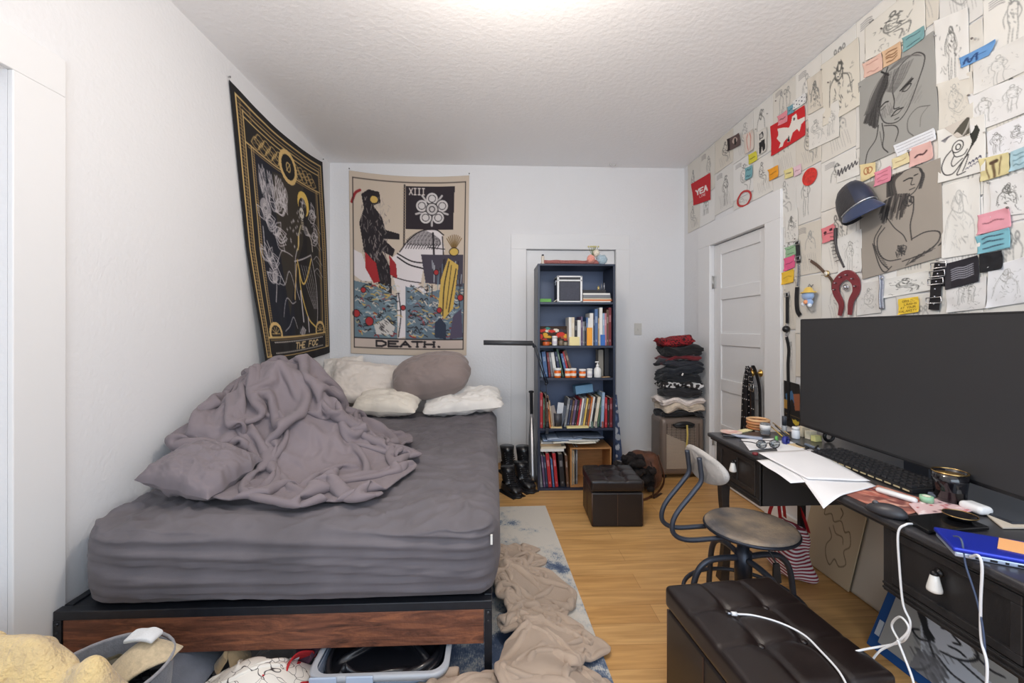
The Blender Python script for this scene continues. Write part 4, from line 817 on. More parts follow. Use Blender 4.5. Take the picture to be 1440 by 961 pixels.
# ottomans
LEA = mat((30, 22, 21), .36, 0, 9, .2, 300, .06, coat=.15)
LEAD = mat((27, 22, 23), .38, 0, 9, .16, 300, .06, coat=.12)
def ottoman(c, w, d, h, rz, label, name='ottoman'):
    o = thing(name, c, label, 'ottoman', 'dark brown leather ottomans', rz); X = frame(c, rz); lh = .075
    m = M(X)
    m.bb(-w/2+.006, w/2-.006, -d/2+.006, d/2-.006, .001, h-lh-.006)
    m.build('base_box', LEAD, o, bevel=.010, seg=3)
    m = M(X)
    for s in (-1, 1):
        for t in (-1, 1):
            if s: m.tube([(s*(w/2-.010), t*(d/2-.010), .01), (s*(w/2-.010), t*(d/2-.010), h-lh-.01)], .005, 8)
    m.bb(-.002, .002, -d/2+.003, -d/2+.006, .01, h-lh-.01); m.bb(-w/2+.003, -w/2+.006, -.002, .002, .01, h-lh-.01)
    m.build('seams', mat((74, 52, 40), .5), o)
    bs = [(-w/6, -d/6), (w/6, -d/6), (-w/6, d/6), (w/6, d/6)]
    def dsp(p, n):
        if p.z < 0: return Vector((0, 0, 0))
        x, y = p.x, p.y; dz = .006*(1-(2*x/w)**4)*(1-(2*y/d)**4)+.003*fnoise(x*9, y*9, w)
        for bx, by in bs: dz -= .011*math.exp(-((x-bx)**2+(y-by)**2)/.0010)
        for bx in (-w/6, w/6): dz -= .005*math.exp(-((x-bx)/.009)**2); dz -= .004*math.exp(-((y-bx*d/w)/.009)**2)
        return Vector((0, 0, dz*max(0, n.z)))
    m = rounded((0, 0, h-lh/2), (w, d, lh), .016, (60, 60, 8), disp=dsp, x=X)
    m.build('lid', LEA, o)
    for bx, by in bs:
        m = M(X); m.ball((bx, by, h-.010), .010, 0, 12, (1, 1, .5)); m.build('button', LEA, o)
    return o
oz_ = .30; fl = gz(833, 743, 0); fr = gz(906, 743, 0)
c = (fl+fr)/2; w = (fr-fl).length
ottoman((c.x+.004, c.y+w/2+.005, 0), w+.012, w, .305, math.radians(-2.0), 'dark leather cube ottoman with buttoned top beside the bookcase')
H2 = .385
TLo, TRo = gz(934, 822, H2), gz(1082, 809, H2); NL = gz(1040, 956, H2)
w2 = (TRo-TLo).length; an = math.atan2((TRo-TLo).y, (TRo-TLo).x)
d2 = .46; cc = (TLo+TRo)/2 + Vector((math.sin(an), -math.cos(an), 0))*d2/2
OT2 = ottoman((cc.x, cc.y, 0), w2, d2, H2, an-.0, 'large dark leather ottoman in the foreground with a white cable on it')
# suitcase
SU = mat((122, 108, 98), .38, .25, 5, .05); SUD = mat((78, 68, 62), .4, .2)
s0, s1 = gz(928, 684, 0), gz(990, 684, 0); sy = 3.62; x0 = gy(930, 640, sy).x; x1 = gy(991, 640, sy).x; sz = gy(960, 588, sy).z
sc_ = thing('suitcase', ((x0+x1)/2, sy+.13, 0), 'grey brown hard shell suitcase standing in the corner under folded clothes', 'suitcase')
m = rounded(((x0+x1)/2, sy+.13, (sz+.03)/2+.0), (x1-x0, .26, sz-.03), .035, (26, 10, 20), disp=lambda p, n: Vector((0, 0, 0)))
for k in range(5): xx = x0+.16+k*.035; 
m.build('shell', SU, sc_)
m = M()
for k in range(8):
    xx = x0+.05+k*(x1-x0-.1)/7; m.bb(xx-.003, xx+.003, sy-.003, sy+.002, .10, sz-.05)
m.build('ribs', SUD, sc_, bevel=.001)
m = M(); m.prism([(x0+.045, .09), (x1-.05, .09), (x1-.05, sz*.50), (x0+.045, sz*.74)], lambda a, b: (a, sy-.005, b), lambda a, b: (a, sy+.001, b))
for k in range(26): zz = .10+k*.0135; m.tube([(x0+.05+j*.018, sy-.006, zz+.003*(j % 2)) for j in range(15)], .0022, 5)
m.build('textured_panel', mat((176, 162, 146), .4, .2), sc_)
m = M(); m.lathe((((x0+x1)/2)+.01, sy+.0, sz-.06), [(.085, 0), (.085, .012)], 24, sy=.35, axis=Matrix.Rotation(PI/2, 3, 'X')); m.tube([(x0+.10, sy-.006, sz-.055), (x0+.12, sy-.024, sz-.07), (x1-.12, sy-.024, sz-.07), (x1-.10, sy-.006, sz-.055)], .010); m.build('handle', mat((28, 27, 28), .5), sc_)
for s in (x0+.04, x1-.04):
    for t in (sy+.04, sy+.22): m = M(); m.tube([(s-.012, t, .022), (s+.012, t, .022)], .021, 14); m.build('wheel', mat((26, 26, 28), .6), sc_)
m = M(); m.ribbon([((x0+x1)/2+.02, sy-.032, sz-.055), ((x0+x1)/2+.024, sy-.034, sz-.14), ((x0+x1)/2+.02, sy-.024, sz-.24), ((x0+x1)/2+.026, sy-.02, sz-.28)], .014, .003, (1, 0, 0)); m.build('luggage_tag', mat((206, 182, 96), .6), sc_, label='yellow strap tag')
# folded clothes on the suitcase
def garment(c, w, d, h, col, seed, label, rz=0, col2=None, lay=3, pat=None, mats=None, amp=1.0):
    def dsp(p, n):
        v = Vector((fnoise(p.y*9+seed, p.z*30, 1)*.018*amp, fnoise(p.x*9+seed, p.z*30, 2)*.020*amp, 0))
        side = 1-abs(n.z); v += n*side*(math.cos(p.z/h*PI*2*lay)*.007-.004+.012*fnoise(p.x*14+seed, p.y*14, p.z*40))
        v.z += (fnoise(p.x*8+seed, p.y*8, 5)*.036*amp-.010*(abs(p.x)/(w/2))**3+.004*fnoise(p.x*22, p.y*22, seed))
        return v
    m = rounded(c, (w, d, h), h*.48, (26, 18, 10), disp=dsp, x=None)
    if rz: Rz = Matrix.Rotation(rz, 3, 'Z'); cv_ = Vector(c); m.v = [tuple(cv_+Rz@(Vector(p)-cv_)) for p in m.v]
    return m.build('folded_garment', mats or cloth(col, 30, .18, rough=.9, sheen=.15), None, label, 'folded clothes', 'clothes piled on the suitcase')
def dots(base, spot, sc, thr):
    m = mat(base, .85).copy(); N = m.node_tree.nodes; L = m.node_tree.links; b = N['Principled BSDF']; tc = N.new('ShaderNodeTexCoord'); v = N.new('ShaderNodeTexNoise'); v.inputs['Scale'].default_value = sc; v.inputs['Detail'].default_value = 0
    r = N.new('ShaderNodeValToRGB'); r.color_ramp.interpolation = 'CONSTANT'; r.color_ramp.elements[0].color = lin(base)+(1,); r.color_ramp.elements[1].color = lin(spot)+(1,); r.color_ramp.elements[1].position = thr
    L.new(tc.outputs['Object'], v.inputs['Vector']); L.new(v.outputs['Fac'], r.inputs[0]); L.new(r.outputs[0], b.inputs['Base Color']); return m
cx = (x0+x1)/2+.005; cyy = sy+.12; yt_ = lambda y: gy(960, y, sy).z
bands = [(589, 582, .36, (26, 25, 28), 'black folded jacket lying directly on the suitcase', None), (582, 571, .37, (206, 190, 170), 'beige folded trousers near the bottom of the clothes pile', None), (571, 563, .39, (226, 214, 206), 'pale pink folded shirt on the beige trousers', None),
         (563, 550, .33, (34, 33, 36), 'black jeans folded under the silver patterned top', None), (550, 541, .34, (120, 110, 104), 'black and silver sequin patterned top in the clothes pile', dots((44, 40, 40), (216, 214, 212), 34, .56)), (541, 529, .35, (24, 27, 32), 'black hooded top folded above the patterned top', None),
         (529, 519, .34, (32, 36, 44), 'dark slate sweater folded in the middle of the pile', None), (519, 510, .35, (42, 44, 52), 'charcoal shirt folded under the red and black one', None), (510, 504, .33, (110, 28, 36), 'dark red shirt peeping between black garments', None), (504, 489, .34, (24, 24, 26), 'thick black sweater folded just under the red top', None), (489, 477, .28, (170, 36, 44), 'red and black patterned top crowning the clothes pile', dots((150, 26, 34), (40, 16, 20), 70, .56))]
zprev = sz+.012
for k, (ya, yb, w_, col, lab, mm) in enumerate(bands):
    hh = (yt_(yb)-yt_(ya))
    garment((cx+.012*math.sin(k*2.3)+(0.0 if k < 10 else -.03), cyy-.01+.008*math.cos(k*1.7), zprev+hh/2), w_*1.0, .25, hh*.98, col, k*3.1, lab, mats=mm, lay=2 if hh < .06 else 4, amp=1.3, rz=.08*math.sin(k*1.3)); zprev += hh
m = M(); m.box((cx-.03, cyy-.165, yt_(526)), (.012, .003, .022), 0, Matrix.Rotation(.5, 3, 'Y')); m.build('care_tag', mat((220, 218, 214), .6), [o for o in bpy.data.objects if o.get('label', '').startswith('black hooded top')][0], label='white label tag')
# fur-topped brown bag behind the small ottoman
bg = thing('backpack', (1.12, 3.35, 0), 'brown leather backpack with dark fur slumped between ottoman and suitcase', 'backpack')
bx = gy(905, 650, 3.40).x
m = rounded((bx+.01, 3.46, .15), (.30, .24, .28), .10, (24, 20, 20), disp=lambda p, n: n*(fnoise(p.x*8, p.y*8, p.z*8)*.035)); m.build('bag_body', mat((96, 58, 38), .5, 0, 14, .3, 90, .3), bg)
m = M(); R = random.Random(2)
for k in range(46):
    a = R.uniform(0, 1); px = 866+a*52; py = 634+abs(a-.45)*44+R.uniform(0, 34); q = gy(px, py, 3.24+R.uniform(-.04, .10)); m.ball((q.x, q.y, max(.05, q.z)), R.uniform(.022, .042), 0, 8, (1.2, 1, .8))
m.v = [(x+fnoise(x*70, y*70, z*70)*.016, y+fnoise(y*70, z*70, x*60)*.014, z+fnoise(z*70, x*70, y*70)*.016) for x, y, z in m.v]
m.build('fur_trim', mat((30, 23, 22), .9, 0, 60, .5, 220, .9), bg, label='dark brown fur')
m = M(); s_ = [gy(925, 640, 3.25), gy(934, 672, 3.22), gz(926, 692, .02), gz(908, 702, .01), gz(900, 703, .01)]; m.ribbon(smooth_path(s_, 6), .022, .004, (0, 1, 0)); m.build('strap', mat((92, 56, 36), .5), bg)
m = M(); s_ = [gy(915, 650, 3.22), gy(922, 676, 3.2), gz(918, 700, .01), gz(930, 694, .01)]; m.ribbon(smooth_path(s_, 6), .018, .004, (0, 1, 0)); m.build('strap', mat((70, 44, 32), .5), bg)

# ================================================================== RUG AND FLOOR BLANKET
def rugmat():
    m = mat((200, 196, 188), .95, 0, 0, 0, 300, .4).copy(); N = m.node_tree.nodes; L = m.node_tree.links; b = N['Principled BSDF']
    tc = N.new('ShaderNodeTexCoord'); a = N.new('ShaderNodeTexNoise'); a.inputs['Scale'].default_value = 3.2; a.inputs['Detail'].default_value = 12; a.inputs['Roughness'].default_value = .72; L.new(tc.outputs['Object'], a.inputs['Vector'])
    mp = N.new('ShaderNodeMapping'); mp.inputs['Scale'].default_value = (60, 14, 1); L.new(tc.outputs['Object'], mp.inputs[0]); d = N.new('ShaderNodeTexNoise'); d.inputs['Scale'].default_value = 4; d.inputs['Detail'].default_value = 2; L.new(mp.outputs[0], d.inputs['Vector'])
    sep = N.new('ShaderNodeSeparateXYZ'); L.new(tc.outputs['Object'], sep.inputs[0])
    ma = N.new('ShaderNodeMath'); ma.operation = 'MULTIPLY_ADD'; ma.inputs[1].default_value = -.095; ma.inputs[2].default_value = .0; L.new(sep.outputs['Y'], ma.inputs[0])
    mb = N.new('ShaderNodeMath'); mb.operation = 'MULTIPLY_ADD'; mb.inputs[1].default_value = .16; L.new(d.outputs['Fac'], mb.inputs[0]); L.new(ma.outputs[0], mb.inputs[2])
    mc_ = N.new('ShaderNodeMath'); mc_.operation = 'ADD'; L.new(a.outputs['Fac'], mc_.inputs[0]); L.new(mb.outputs[0], mc_.inputs[1])
    r = N.new('ShaderNodeValToRGB'); e = r.color_ramp.elements; e[0].position = .52; e[0].color = lin((206, 200, 190))+(1,); e[1].position = .68; e[1].color = lin((70, 86, 114))+(1,)
    k = e.new(.59); k.color = lin((176, 178, 178))+(1,); k = e.new(.61); k.color = lin((116, 128, 146))+(1,)
    L.new(mc_.outputs[0], r.inputs[0]); L.new(r.outputs[0], b.inputs['Base Color']); return m
f0 = gz(767, 713, 0); n0 = gz(862, 961, 0); dv = (n0-f0); far_l = Vector((f0.x-1.6, f0.y, 0))
m = M(); o_ = Vector((f0.x, f0.y, 0)); near = o_+dv*1.6; nl = near+Vector((-1.6, 0, 0))
m.prism([(far_l.x, far_l.y-.02), (f0.x, f0.y), (near.x, near.y), (nl.x, nl.y)], lambda a, b: (a, b, .0005), lambda a, b: (a, b, .009))
rug = m.build('rug', rugmat(), None, 'worn cream and blue abstract rug under the bed and beside it', 'rug', bevel=.002)
def hfl(x, y):
    g = lambda cx, cy, sx, sy, a: a*np.exp(-((x-cx)/sx)**2-((y-cy)/sy)**2)
    return .010+g(.16, 1.60, .15, .22, .10)+g(.06, 2.05, .10, .25, .08)+g(.02, 1.42, .2, .10, .09)+g(.25, 1.38, .1, .10, .06)
TAN = mat((184, 162, 142), .92, 0, 2.4, .14, 700, .5, sheen=.2)
drop('throw_blanket', [(.012, 1.30), (.46, 1.34), (.24, 2.46), (.02, 2.42)], (120, 210), 1.75, hfl, z0=.06, seed=31, mats=TAN, warp=.22, box=(.006, .5, 1.18, 2.5), zamp=.12, nf=6, solid=.014, steps=95, bend=.2, g=.0007,
     label='tan plush throw blanket crumpled on the rug beside the bed', cat='blanket')
drop('throw_blanket', [(-.30, 1.22), (.10, 1.22), (.10, 1.50), (-.26, 1.48)], (100, 70), 1.9, lambda x, y: .012+.13*np.exp(-((x+.10)/.2)**2-((y-1.38)/.12)**2), z0=.05, seed=44, mats=TAN, warp=.15, box=(-.4, .14, 1.15, 1.53), zamp=.10, nf=6, solid=.014, steps=90, bend=.2, g=.0007,
     label='second tan plush blanket bunched in front of the bed leg', cat='blanket')
# ================================================================== UNDER AND IN FRONT OF THE BED
# storage bin
b0, b1 = gz(436, 940, .14).x, gz(632, 905, .14).x; by0, by1 = gz(560, 950, .145).y, gz(600, 904, .145).y
by0 = 1.455; by1 = 1.90
CLR = mat((150, 164, 186), .18, trans=.5)
sb = thing('storage_bin', ((b0+b1)/2, (by0+by1)/2, .009), 'translucent plastic storage bin half under the bed end', 'storage bin')
def rrect(x0, x1, y0, y1, r, z, n=6):
    out = []
    for (cx_, cy_, a0) in ((x1-r, y1-r, 0), (x0+r, y1-r, PI/2), (x0+r, y0+r, PI), (x1-r, y0+r, 1.5*PI)):
        for k in range(n+1): a = a0+PI/2*k/n; out.append((cx_+r*math.cos(a), cy_+r*math.sin(a), z))
    return out
def loftm(m, rings, mi=0, cap0=True, cap1=False):
    n = len(rings[0]); vs = [p for r in rings for p in r]; fs = [(i*n+k, i*n+(k+1) % n, (i+1)*n+(k+1) % n, (i+1)*n+k) for i in range(len(rings)-1) for k in range(n)]
    if cap0: fs.append(tuple(range(n))[::-1])
    if cap1: fs.append(tuple((len(rings)-1)*n+k for k in range(n)))
    m.add(vs, fs, mi)
zb = .011; BT = .128
m = M(); loftm(m, [rrect(b0+.03, b1-.03, by0+.03, by1-.03, .04, zb), rrect(b0+.005, b1-.005, by0+.005, by1-.005, .05, BT-.02), rrect(b0+.010, b1-.010, by0+.010, by1-.010, .05, BT-.02), rrect(b0+.034, b1-.034, by0+.034, by1-.034, .04, zb+.004)]); m.build('tub', CLR, sb)
m = M(); loftm(m, [rrect(b0+.012, b1-.012, by0+.012, by1-.012, .05, BT-.022), rrect(b0-.006, b1+.006, by0-.006, by1+.006, .055, BT-.020), rrect(b0-.008, b1+.008, by0-.008, by1+.008, .056, BT-.002), rrect(b0+.0, b1-.0, by0, by1, .052, BT), rrect(b0+.012, b1-.012, by0+.012, by1-.012, .05, BT-.002)], cap0=False); m.build('rim', mat((182, 186, 192), .3, trans=.15), sb)
for xx in ((b0+b1)/2-.06, b0+.05): m = M(); m.bb(xx-.04, xx+.05, by0-.014, by0-.006, BT-.055, BT+.004); m.build('latch', mat((190, 204, 224), .3, trans=.2), sb, bevel=.003)
drop('bin_liner', [(b0+.03, by0+.03), (b1-.03, by0+.03), (b1-.03, by1-.04), (b0+.03, by1-.04)], (60, 50), 1.35, lambda x, y: .075+.0*x, z0=.02, seed=9, mats=mat((24, 25, 30), .3, coat=.3), warp=.05, box=(b0+.026, b1-.026, by0+.026, by1-.026), zamp=.03, steps=90, solid=.003, label='shiny black bag filling the translucent bin', cat='bag')
# clothes under the bed and on the floor
def rag(name, quad, over, hf, seed, mats, label, cat, n=(46, 40), **k):
    return drop(name, quad, n, over, hf, z0=.03, seed=seed, mats=mats, warp=.14, zamp=.06, steps=110, solid=.006, label=label, cat=cat, **k)
flat0 = lambda a, cx_, cy_, s: (lambda x, y: .010+a*np.exp(-((x-cx_)/s)**2-((y-cy_)/s)**2))
def printmat():
    m = mat((226, 220, 212), .85).copy(); N = m.node_tree.nodes; L = m.node_tree.links; b = N['Principled BSDF']; tc = N.new('ShaderNodeTexCoord')
    v = N.new('ShaderNodeTexVoronoi'); v.feature = 'DISTANCE_TO_EDGE'; v.inputs['Scale'].default_value = 17; n = N.new('ShaderNodeTexNoise'); n.inputs['Scale'].default_value = 7
    mxx = N.new('ShaderNodeMix'); mxx.data_type = 'VECTOR'; mxx.inputs[0].default_value = .25; L.new(tc.outputs['Object'], mxx.inputs[4]); L.new(n.outputs['Color'], mxx.inputs[5]); L.new(tc.outputs['Object'], n.inputs['Vector']); L.new(mxx.outputs[1], v.inputs['Vector'])
    r = N.new('ShaderNodeValToRGB'); r.color_ramp.elements[0].position = .006; r.color_ramp.elements[0].color = lin((60, 50, 52))+(1,); r.color_ramp.elements[1].position = .022; r.color_ramp.elements[1].color = (1, 1, 1, 1); L.new(v.outputs['Distance'], r.inputs[0])
    n2 = N.new('ShaderNodeTexNoise'); n2.inputs['Scale'].default_value = 9; L.new(tc.outputs['Object'], n2.inputs['Vector']); r2 = N.new('ShaderNodeValToRGB'); r2.color_ramp.interpolation = 'CONSTANT'; r2.color_ramp.elements[0].color = lin((230, 224, 214))+(1,); r2.color_ramp.elements[1].position = .58; r2.color_ramp.elements[1].color = lin((196, 40, 46))+(1,); L.new(n2.outputs['Fac'], r2.inputs[0])
    q = N.new('ShaderNodeMix'); q.data_type = 'RGBA'; q.blend_type = 'MULTIPLY'; q.inputs[0].default_value = 1; L.new(r.outputs[0], q.inputs[6]); L.new(r2.outputs[0], q.inputs[7]); L.new(q.outputs[2], b.inputs['Base Color']); return m
rag('printed_cloth', [(-1.02, 1.34), (-.64, 1.36), (-.66, 1.56), (-.96, 1.56)], 1.35, flat0(.135, -.82, 1.48, .17), 71, printmat(), 'white printed cloth with red spots bunched before the bed', 'cloth', n=(70, 60), box=(-1.06, -.60, 1.25, 1.60))
rag('red_cloth', [(-.72, 1.42), (-.61, 1.42), (-.62, 1.62), (-.74, 1.62)], 1.6, flat0(.14, -.67, 1.54, .09), 73, dots((176, 30, 36), (224, 216, 214), 22, .62), 'red and white cloth wedged between printed cloth and bin', 'cloth', box=(-.78, b0-.015, 1.38, 1.66))
rag('grey_shirt', [(-1.24, 1.48), (-1.04, 1.48), (-1.04, 1.72), (-1.22, 1.72)], 1.4, flat0(.12, -1.13, 1.58, .12), 75, cloth((110, 114, 124), 20, .1), 'grey shirt dropped beside the laundry hamper', 'clothes', box=(-1.24, -.98, 1.3, 1.9))
rag('brown_cloth', [(-1.02, 1.58), (-.72, 1.58), (-.72, 1.85), (-1.0, 1.85)], 1.4, flat0(.10, -.86, 1.7, .14), 77, cloth((92, 84, 78), 20, .15), 'dull brown clothes pushed under the bed', 'clothes', box=(-1.05, -.70, 1.56, 2.0))
rag('tan_cloth', [(-1.02, 1.56), (-.88, 1.56), (-.88, 1.68), (-1.0, 1.68)], 1.4, flat0(.12, -.95, 1.60, .07), 79, cloth((150, 128, 96), 20, .15), 'small tan cloth behind the printed cloth', 'cloth', box=(-1.05, -.82, 1.54, 1.72))
rag('plum_cloth', [(-.78, 1.62), (-.64, 1.62), (-.64, 1.85), (-.78, 1.85)], 1.4, flat0(.11, -.70, 1.7, .1), 81, cloth((72, 40, 56), 20, .15), 'plum coloured cloth under the bed', 'cloth', box=(-.80, -.60, 1.6, 2.0))
# hamper
hc = Vector((-1.15, 1.30, 0)); HZ = .285
hm = thing('laundry_hamper', hc, 'round grey fabric laundry hamper full of clothes by the left wall', 'hamper')
m = M(); m.lathe(hc, [(.14, .002), (.152, .1), (.163, .2), (.168, HZ-.006), (.165, HZ), (.160, HZ-.004), (.155, .2), (.135, .02)], 40)
m.v = [(hc.x+(x-hc.x)*(1+.05*fnoise(x*4, y*4, z*3)), hc.y+(y-hc.y)*(1+.05*fnoise(x*4, y*4, z*3+5)), z+.012*fnoise(x*5, y*5, 3)*(z/HZ)) for x, y, z in m.v]
m.build('hamper_body', cloth((108, 112, 120), 60, .14), hm)
m = M(); m.tube([(hc.x+.167*math.cos(a), hc.y+.167*math.sin(a), HZ) for a in [2*PI*k/36 for k in range(36)]], .005, 6, closed=True); m.build('rim_piping', cloth((150, 150, 156), 60, .1), hm)
hb = (hc.x-.135, hc.x+.142, hc.y-.135, hc.y+.142)
hin = lambda b, cx_, cy_, a, s: (lambda x, y: b+a*np.exp(-((x-cx_)/s)**2-((y-cy_)/s)**2))
rag('dark_clothes', [(hb[0], hb[2]), (hb[1]-.02, hb[2]), (hb[1]-.02, hb[3]-.02), (hb[0], hb[3]-.02)], 1.3, hin(HZ-.115, hc.x+.1, hc.y-.02, .05, .12), 91, cloth((34, 32, 38), 20, .2), 'dark clothes filling the laundry hamper', 'clothes', box=(hb[0]+.01, hb[1]-.03, hb[2]+.01, hb[3]-.03))
rag('olive_cloth', [(hc.x-.12, hc.y-.02), (hc.x+.04, hc.y-.02), (hc.x+.04, hc.y+.12), (hc.x-.10, hc.y+.12)], 1.4, hin(HZ-.075, hc.x-.02, hc.y+.06, .03, .1), 92, cloth((72, 66, 46), 20, .2), 'olive green cloth at the back of the hamper', 'clothes', box=(hc.x-.12, hc.x+.06, hc.y-.04, hc.y+.125))
rag('beige_cloth', [(hc.x+.0, hc.y-.02), (hc.x+.155, hc.y-.03), (hc.x+.14, hc.y+.10), (hc.x+.02, hc.y+.12)], 1.25, hin(HZ-.055, hc.x+.08, hc.y+.05, .095, .09), 93, cloth((206, 188, 156), 90, .12), 'beige knit cloth draped high in the hamper', 'clothes', box=(hc.x-.02, hc.x+.165, hc.y-.05, hc.y+.13))
rag('mint_cloth', [(hc.x-.02, hc.y-.10), (hc.x+.10, hc.y-.11), (hc.x+.09, hc.y-.02), (hc.x-.0, hc.y-.02)], 1.3, hin(HZ-.05, hc.x+.04, hc.y-.06, .03, .07), 94, mat((186, 214, 170), .85, 0, 8, 0, 200, .3, col2=(222, 220, 170)), 'mint and yellow cloth in the hamper beside the fleece', 'clothes', box=(hc.x-.05, hc.x+.11, hc.y-.13, hc.y-.0))
m = M(); p = gz(200, 886, .45); rb = rounded((hc.x+.075, hc.y+.055, HZ+.060), (.085, .05, .014), .006, (16, 10, 3), disp=lambda p, n: Vector((0, 0, .010*math.cos(p.x*30)+.006*fnoise(p.x*30, p.y*30)))); rb.build('white_cloth', cloth((222, 224, 226), 20, .05), None, 'small white cloth on top of the beige cloth', 'cloth')
# yellow fleece
def hfle(x, y):
    g = lambda cx_, cy_, sx, sy_, a: a*np.exp(-((x-cx_)/sx)**2-((y-cy_)/sy_)**2)
    return .012+np.minimum(g(-1.42, 1.12, .12, .10, .50)+g(-1.24, 1.08, .11, .085, .44)+g(-1.09, 1.08, .10, .085, .42)+g(-.94, 1.05, .085, .08, .44), .52)
FLE = mat((224, 196, 136), .95, 0, 9, 0, 90, 1.0, sheen=.3, col2=(190, 168, 136))
fb = drop('fleece_blanket', [(-1.53, .84), (-.76, .80), (-.80, 1.13), (-1.54, 1.20)], (140, 110), 1.5, hfle, z0=.04, seed=55, mats=FLE, warp=.12, box=(-1.555, -.74, .5, 1.22), zamp=.07, steps=110, solid=.02, bend=.3, label='shaggy pale yellow fleece blanket heaped in the lower left corner', cat='blanket')
# ================================================================== DESK
DZ = .74; DX0 = 1.142; DX1 = XR-.03
DYF = gz(992, 608, DZ).y; DYN = .80
BK = mat((40, 38, 38), .34, 0, 4, .12, 200, .05); BKN = mat((36, 38, 46), .36, 0, 4, .1); BRN = mat((46, 40, 37), .4, 0, 5, .2, stretch=(1, 1, 8))
TOPM = mat((58, 57, 59), .30, 0, 5, .12)
dk = thing('desk', ((DX0+DX1)/2, (DYN+DYF)/2, 0), 'long black wooden desk with two drawer boxes along the right wall', 'desk')
m = M(); m.bb(DX0, DX1, DYN, DYF, DZ-.022, DZ); m.build('desktop', TOPM, dk, bevel=.007, seg=3)
m = M(); m.bb(DX0+.012, DX1, DYN+.01, DYF-.01, DZ-.034, DZ-.0225); m.build('top_moulding', BK, dk, bevel=.004)
LX = DX0+.022
ya0 = gx(1069, 690, LX).y; ya1 = gx(1008, 650, LX).y
yb1 = gx(1243, 780, LX).y; yb0 = .86
zb_ = .515
def drawer_box(y0, y1, tagname):
    m = M(); t = .018
    m.bb(LX+.002, DX1, y0, y0+t, zb_, DZ-.034); m.bb(LX+.002, DX1, y1-t, y1, zb_, DZ-.034); m.bb(LX+.002, DX1, y0+t, y1-t, zb_, zb_+t); m.bb(DX1-t, DX1, y0+t, y1-t, zb_+t, DZ-.034)
    m.bb(LX-.002, LX+.012, y0, y0+.028, zb_, DZ-.034); m.bb(LX-.002, LX+.012, y1-.028, y1, zb_, DZ-.034); m.bb(LX-.002, LX+.012, y0+.028, y1-.028, zb_, zb_+.03); m.bb(LX-.006, LX-.001, y0, y1, zb_+.006, zb_+.013); m.bb(LX-.006, LX-.001, y0, y1, zb_+.020, zb_+.027)
    m.build('drawer_box', [BK], dk, bevel=.002)
    y0 += .030; y1 -= .030; z0, z1 = zb_+.034, DZ-.037
    m = M(); m.bb(LX+.002, LX+.3, y0, y1, z0, z1)
    for (a, b, c, d) in ((y0, y1, z0, z0+.022), (y0, y1, z1-.022, z1), (y0, y0+.022, z0+.022, z1-.022), (y1-.022, y1, z0+.022, z1-.022)): m.bb(LX-.006, LX+.003, a, b, c, d)
    if tagname == 'l': ym = (y0+y1)/2; m.bb(LX-.005, LX+.003, ym-.010, ym+.010, z0+.022, z1-.022)
    dr = m.build('drawer', BK if tagname != 'l' else BRN, dk, bevel=.002)
    ky = (y0+y1)/2 if tagname == 'l' else gx(1313, 820, LX-.02).y; kz = (z0+z1)/2+.03
    m = M(); ax = Matrix.Rotation(-PI/2, 3, 'Y')
    m.lathe((LX-.004, ky, kz), [(.011, 0), (.011, .006), (.005, .008), (.005, .020)], 14, 0, axis=ax)
    m.lathe((LX-.018, ky, kz+.006), [(.004, 0), (.010, -.006), (.010, -.010)], 12, 0)
    m.lathe((LX-.018, ky, kz-.050), [(.010, 0), (.0165, .004), (.0165, .010), (.009, .044), (.007, .048)], 16, 1)
    m.build('handle', [mat((34, 32, 32), .4, .5), mat((232, 230, 224), .25, coat=.4)], dr, label='white teardrop porcelain pull')
drawer_box(ya0, ya1, 'l'); drawer_box(yb0, yb1, 'r')
def leg(x, y, name='leg', s=.024):
    m = M(); pts = [(x, y, zb_+.001), (x, y, .40), (x+.012, y, .25), (x+.006, y, .12), (x-.008, y, .0)]
    pts = smooth_path(pts, 5); n = len(pts)
    vs = []
    for i, p in enumerate(pts):
        w = s*(1.0-.25*math.sin(PI*i/(n-1))); vs += [(p.x+a*w, p.y+b*w, max(0, p.z)) for a, b in ((-1, -1), (1, -1), (1, 1), (-1, 1))]
    fs = [(i*4+k, i*4+(k+1) % 4, i*4+4+(k+1) % 4, i*4+4+k) for i in range(n-1) for k in range(4)]+[(3, 2, 1, 0), (n*4-4, n*4-3, n*4-2, n*4-1)]
    m.add(vs, fs, 0, False); m.build(name, BRN, dk, bevel=.003)
leg(LX+.025, ya1-.022); leg(LX+.025, yb0+.02); leg(DX1-.04, yb0+.02)
q = gz(1127, 716, zb_-.001); 
m = M(); m.bb(gy(1123, 720, ya1-.03).x, gy(1131, 720, ya1-.03).x, ya1-.042, ya1-.020, 0, zb_-.001); m.build('leg', mat((20, 20, 22), .4), dk, label='thin black metal support leg')
m = M(); m.bb(LX+.30, LX+.318, yb1+.001, ya0-.001, zb_+.06, DZ-.035); m.build('back_rail', BKN, dk)

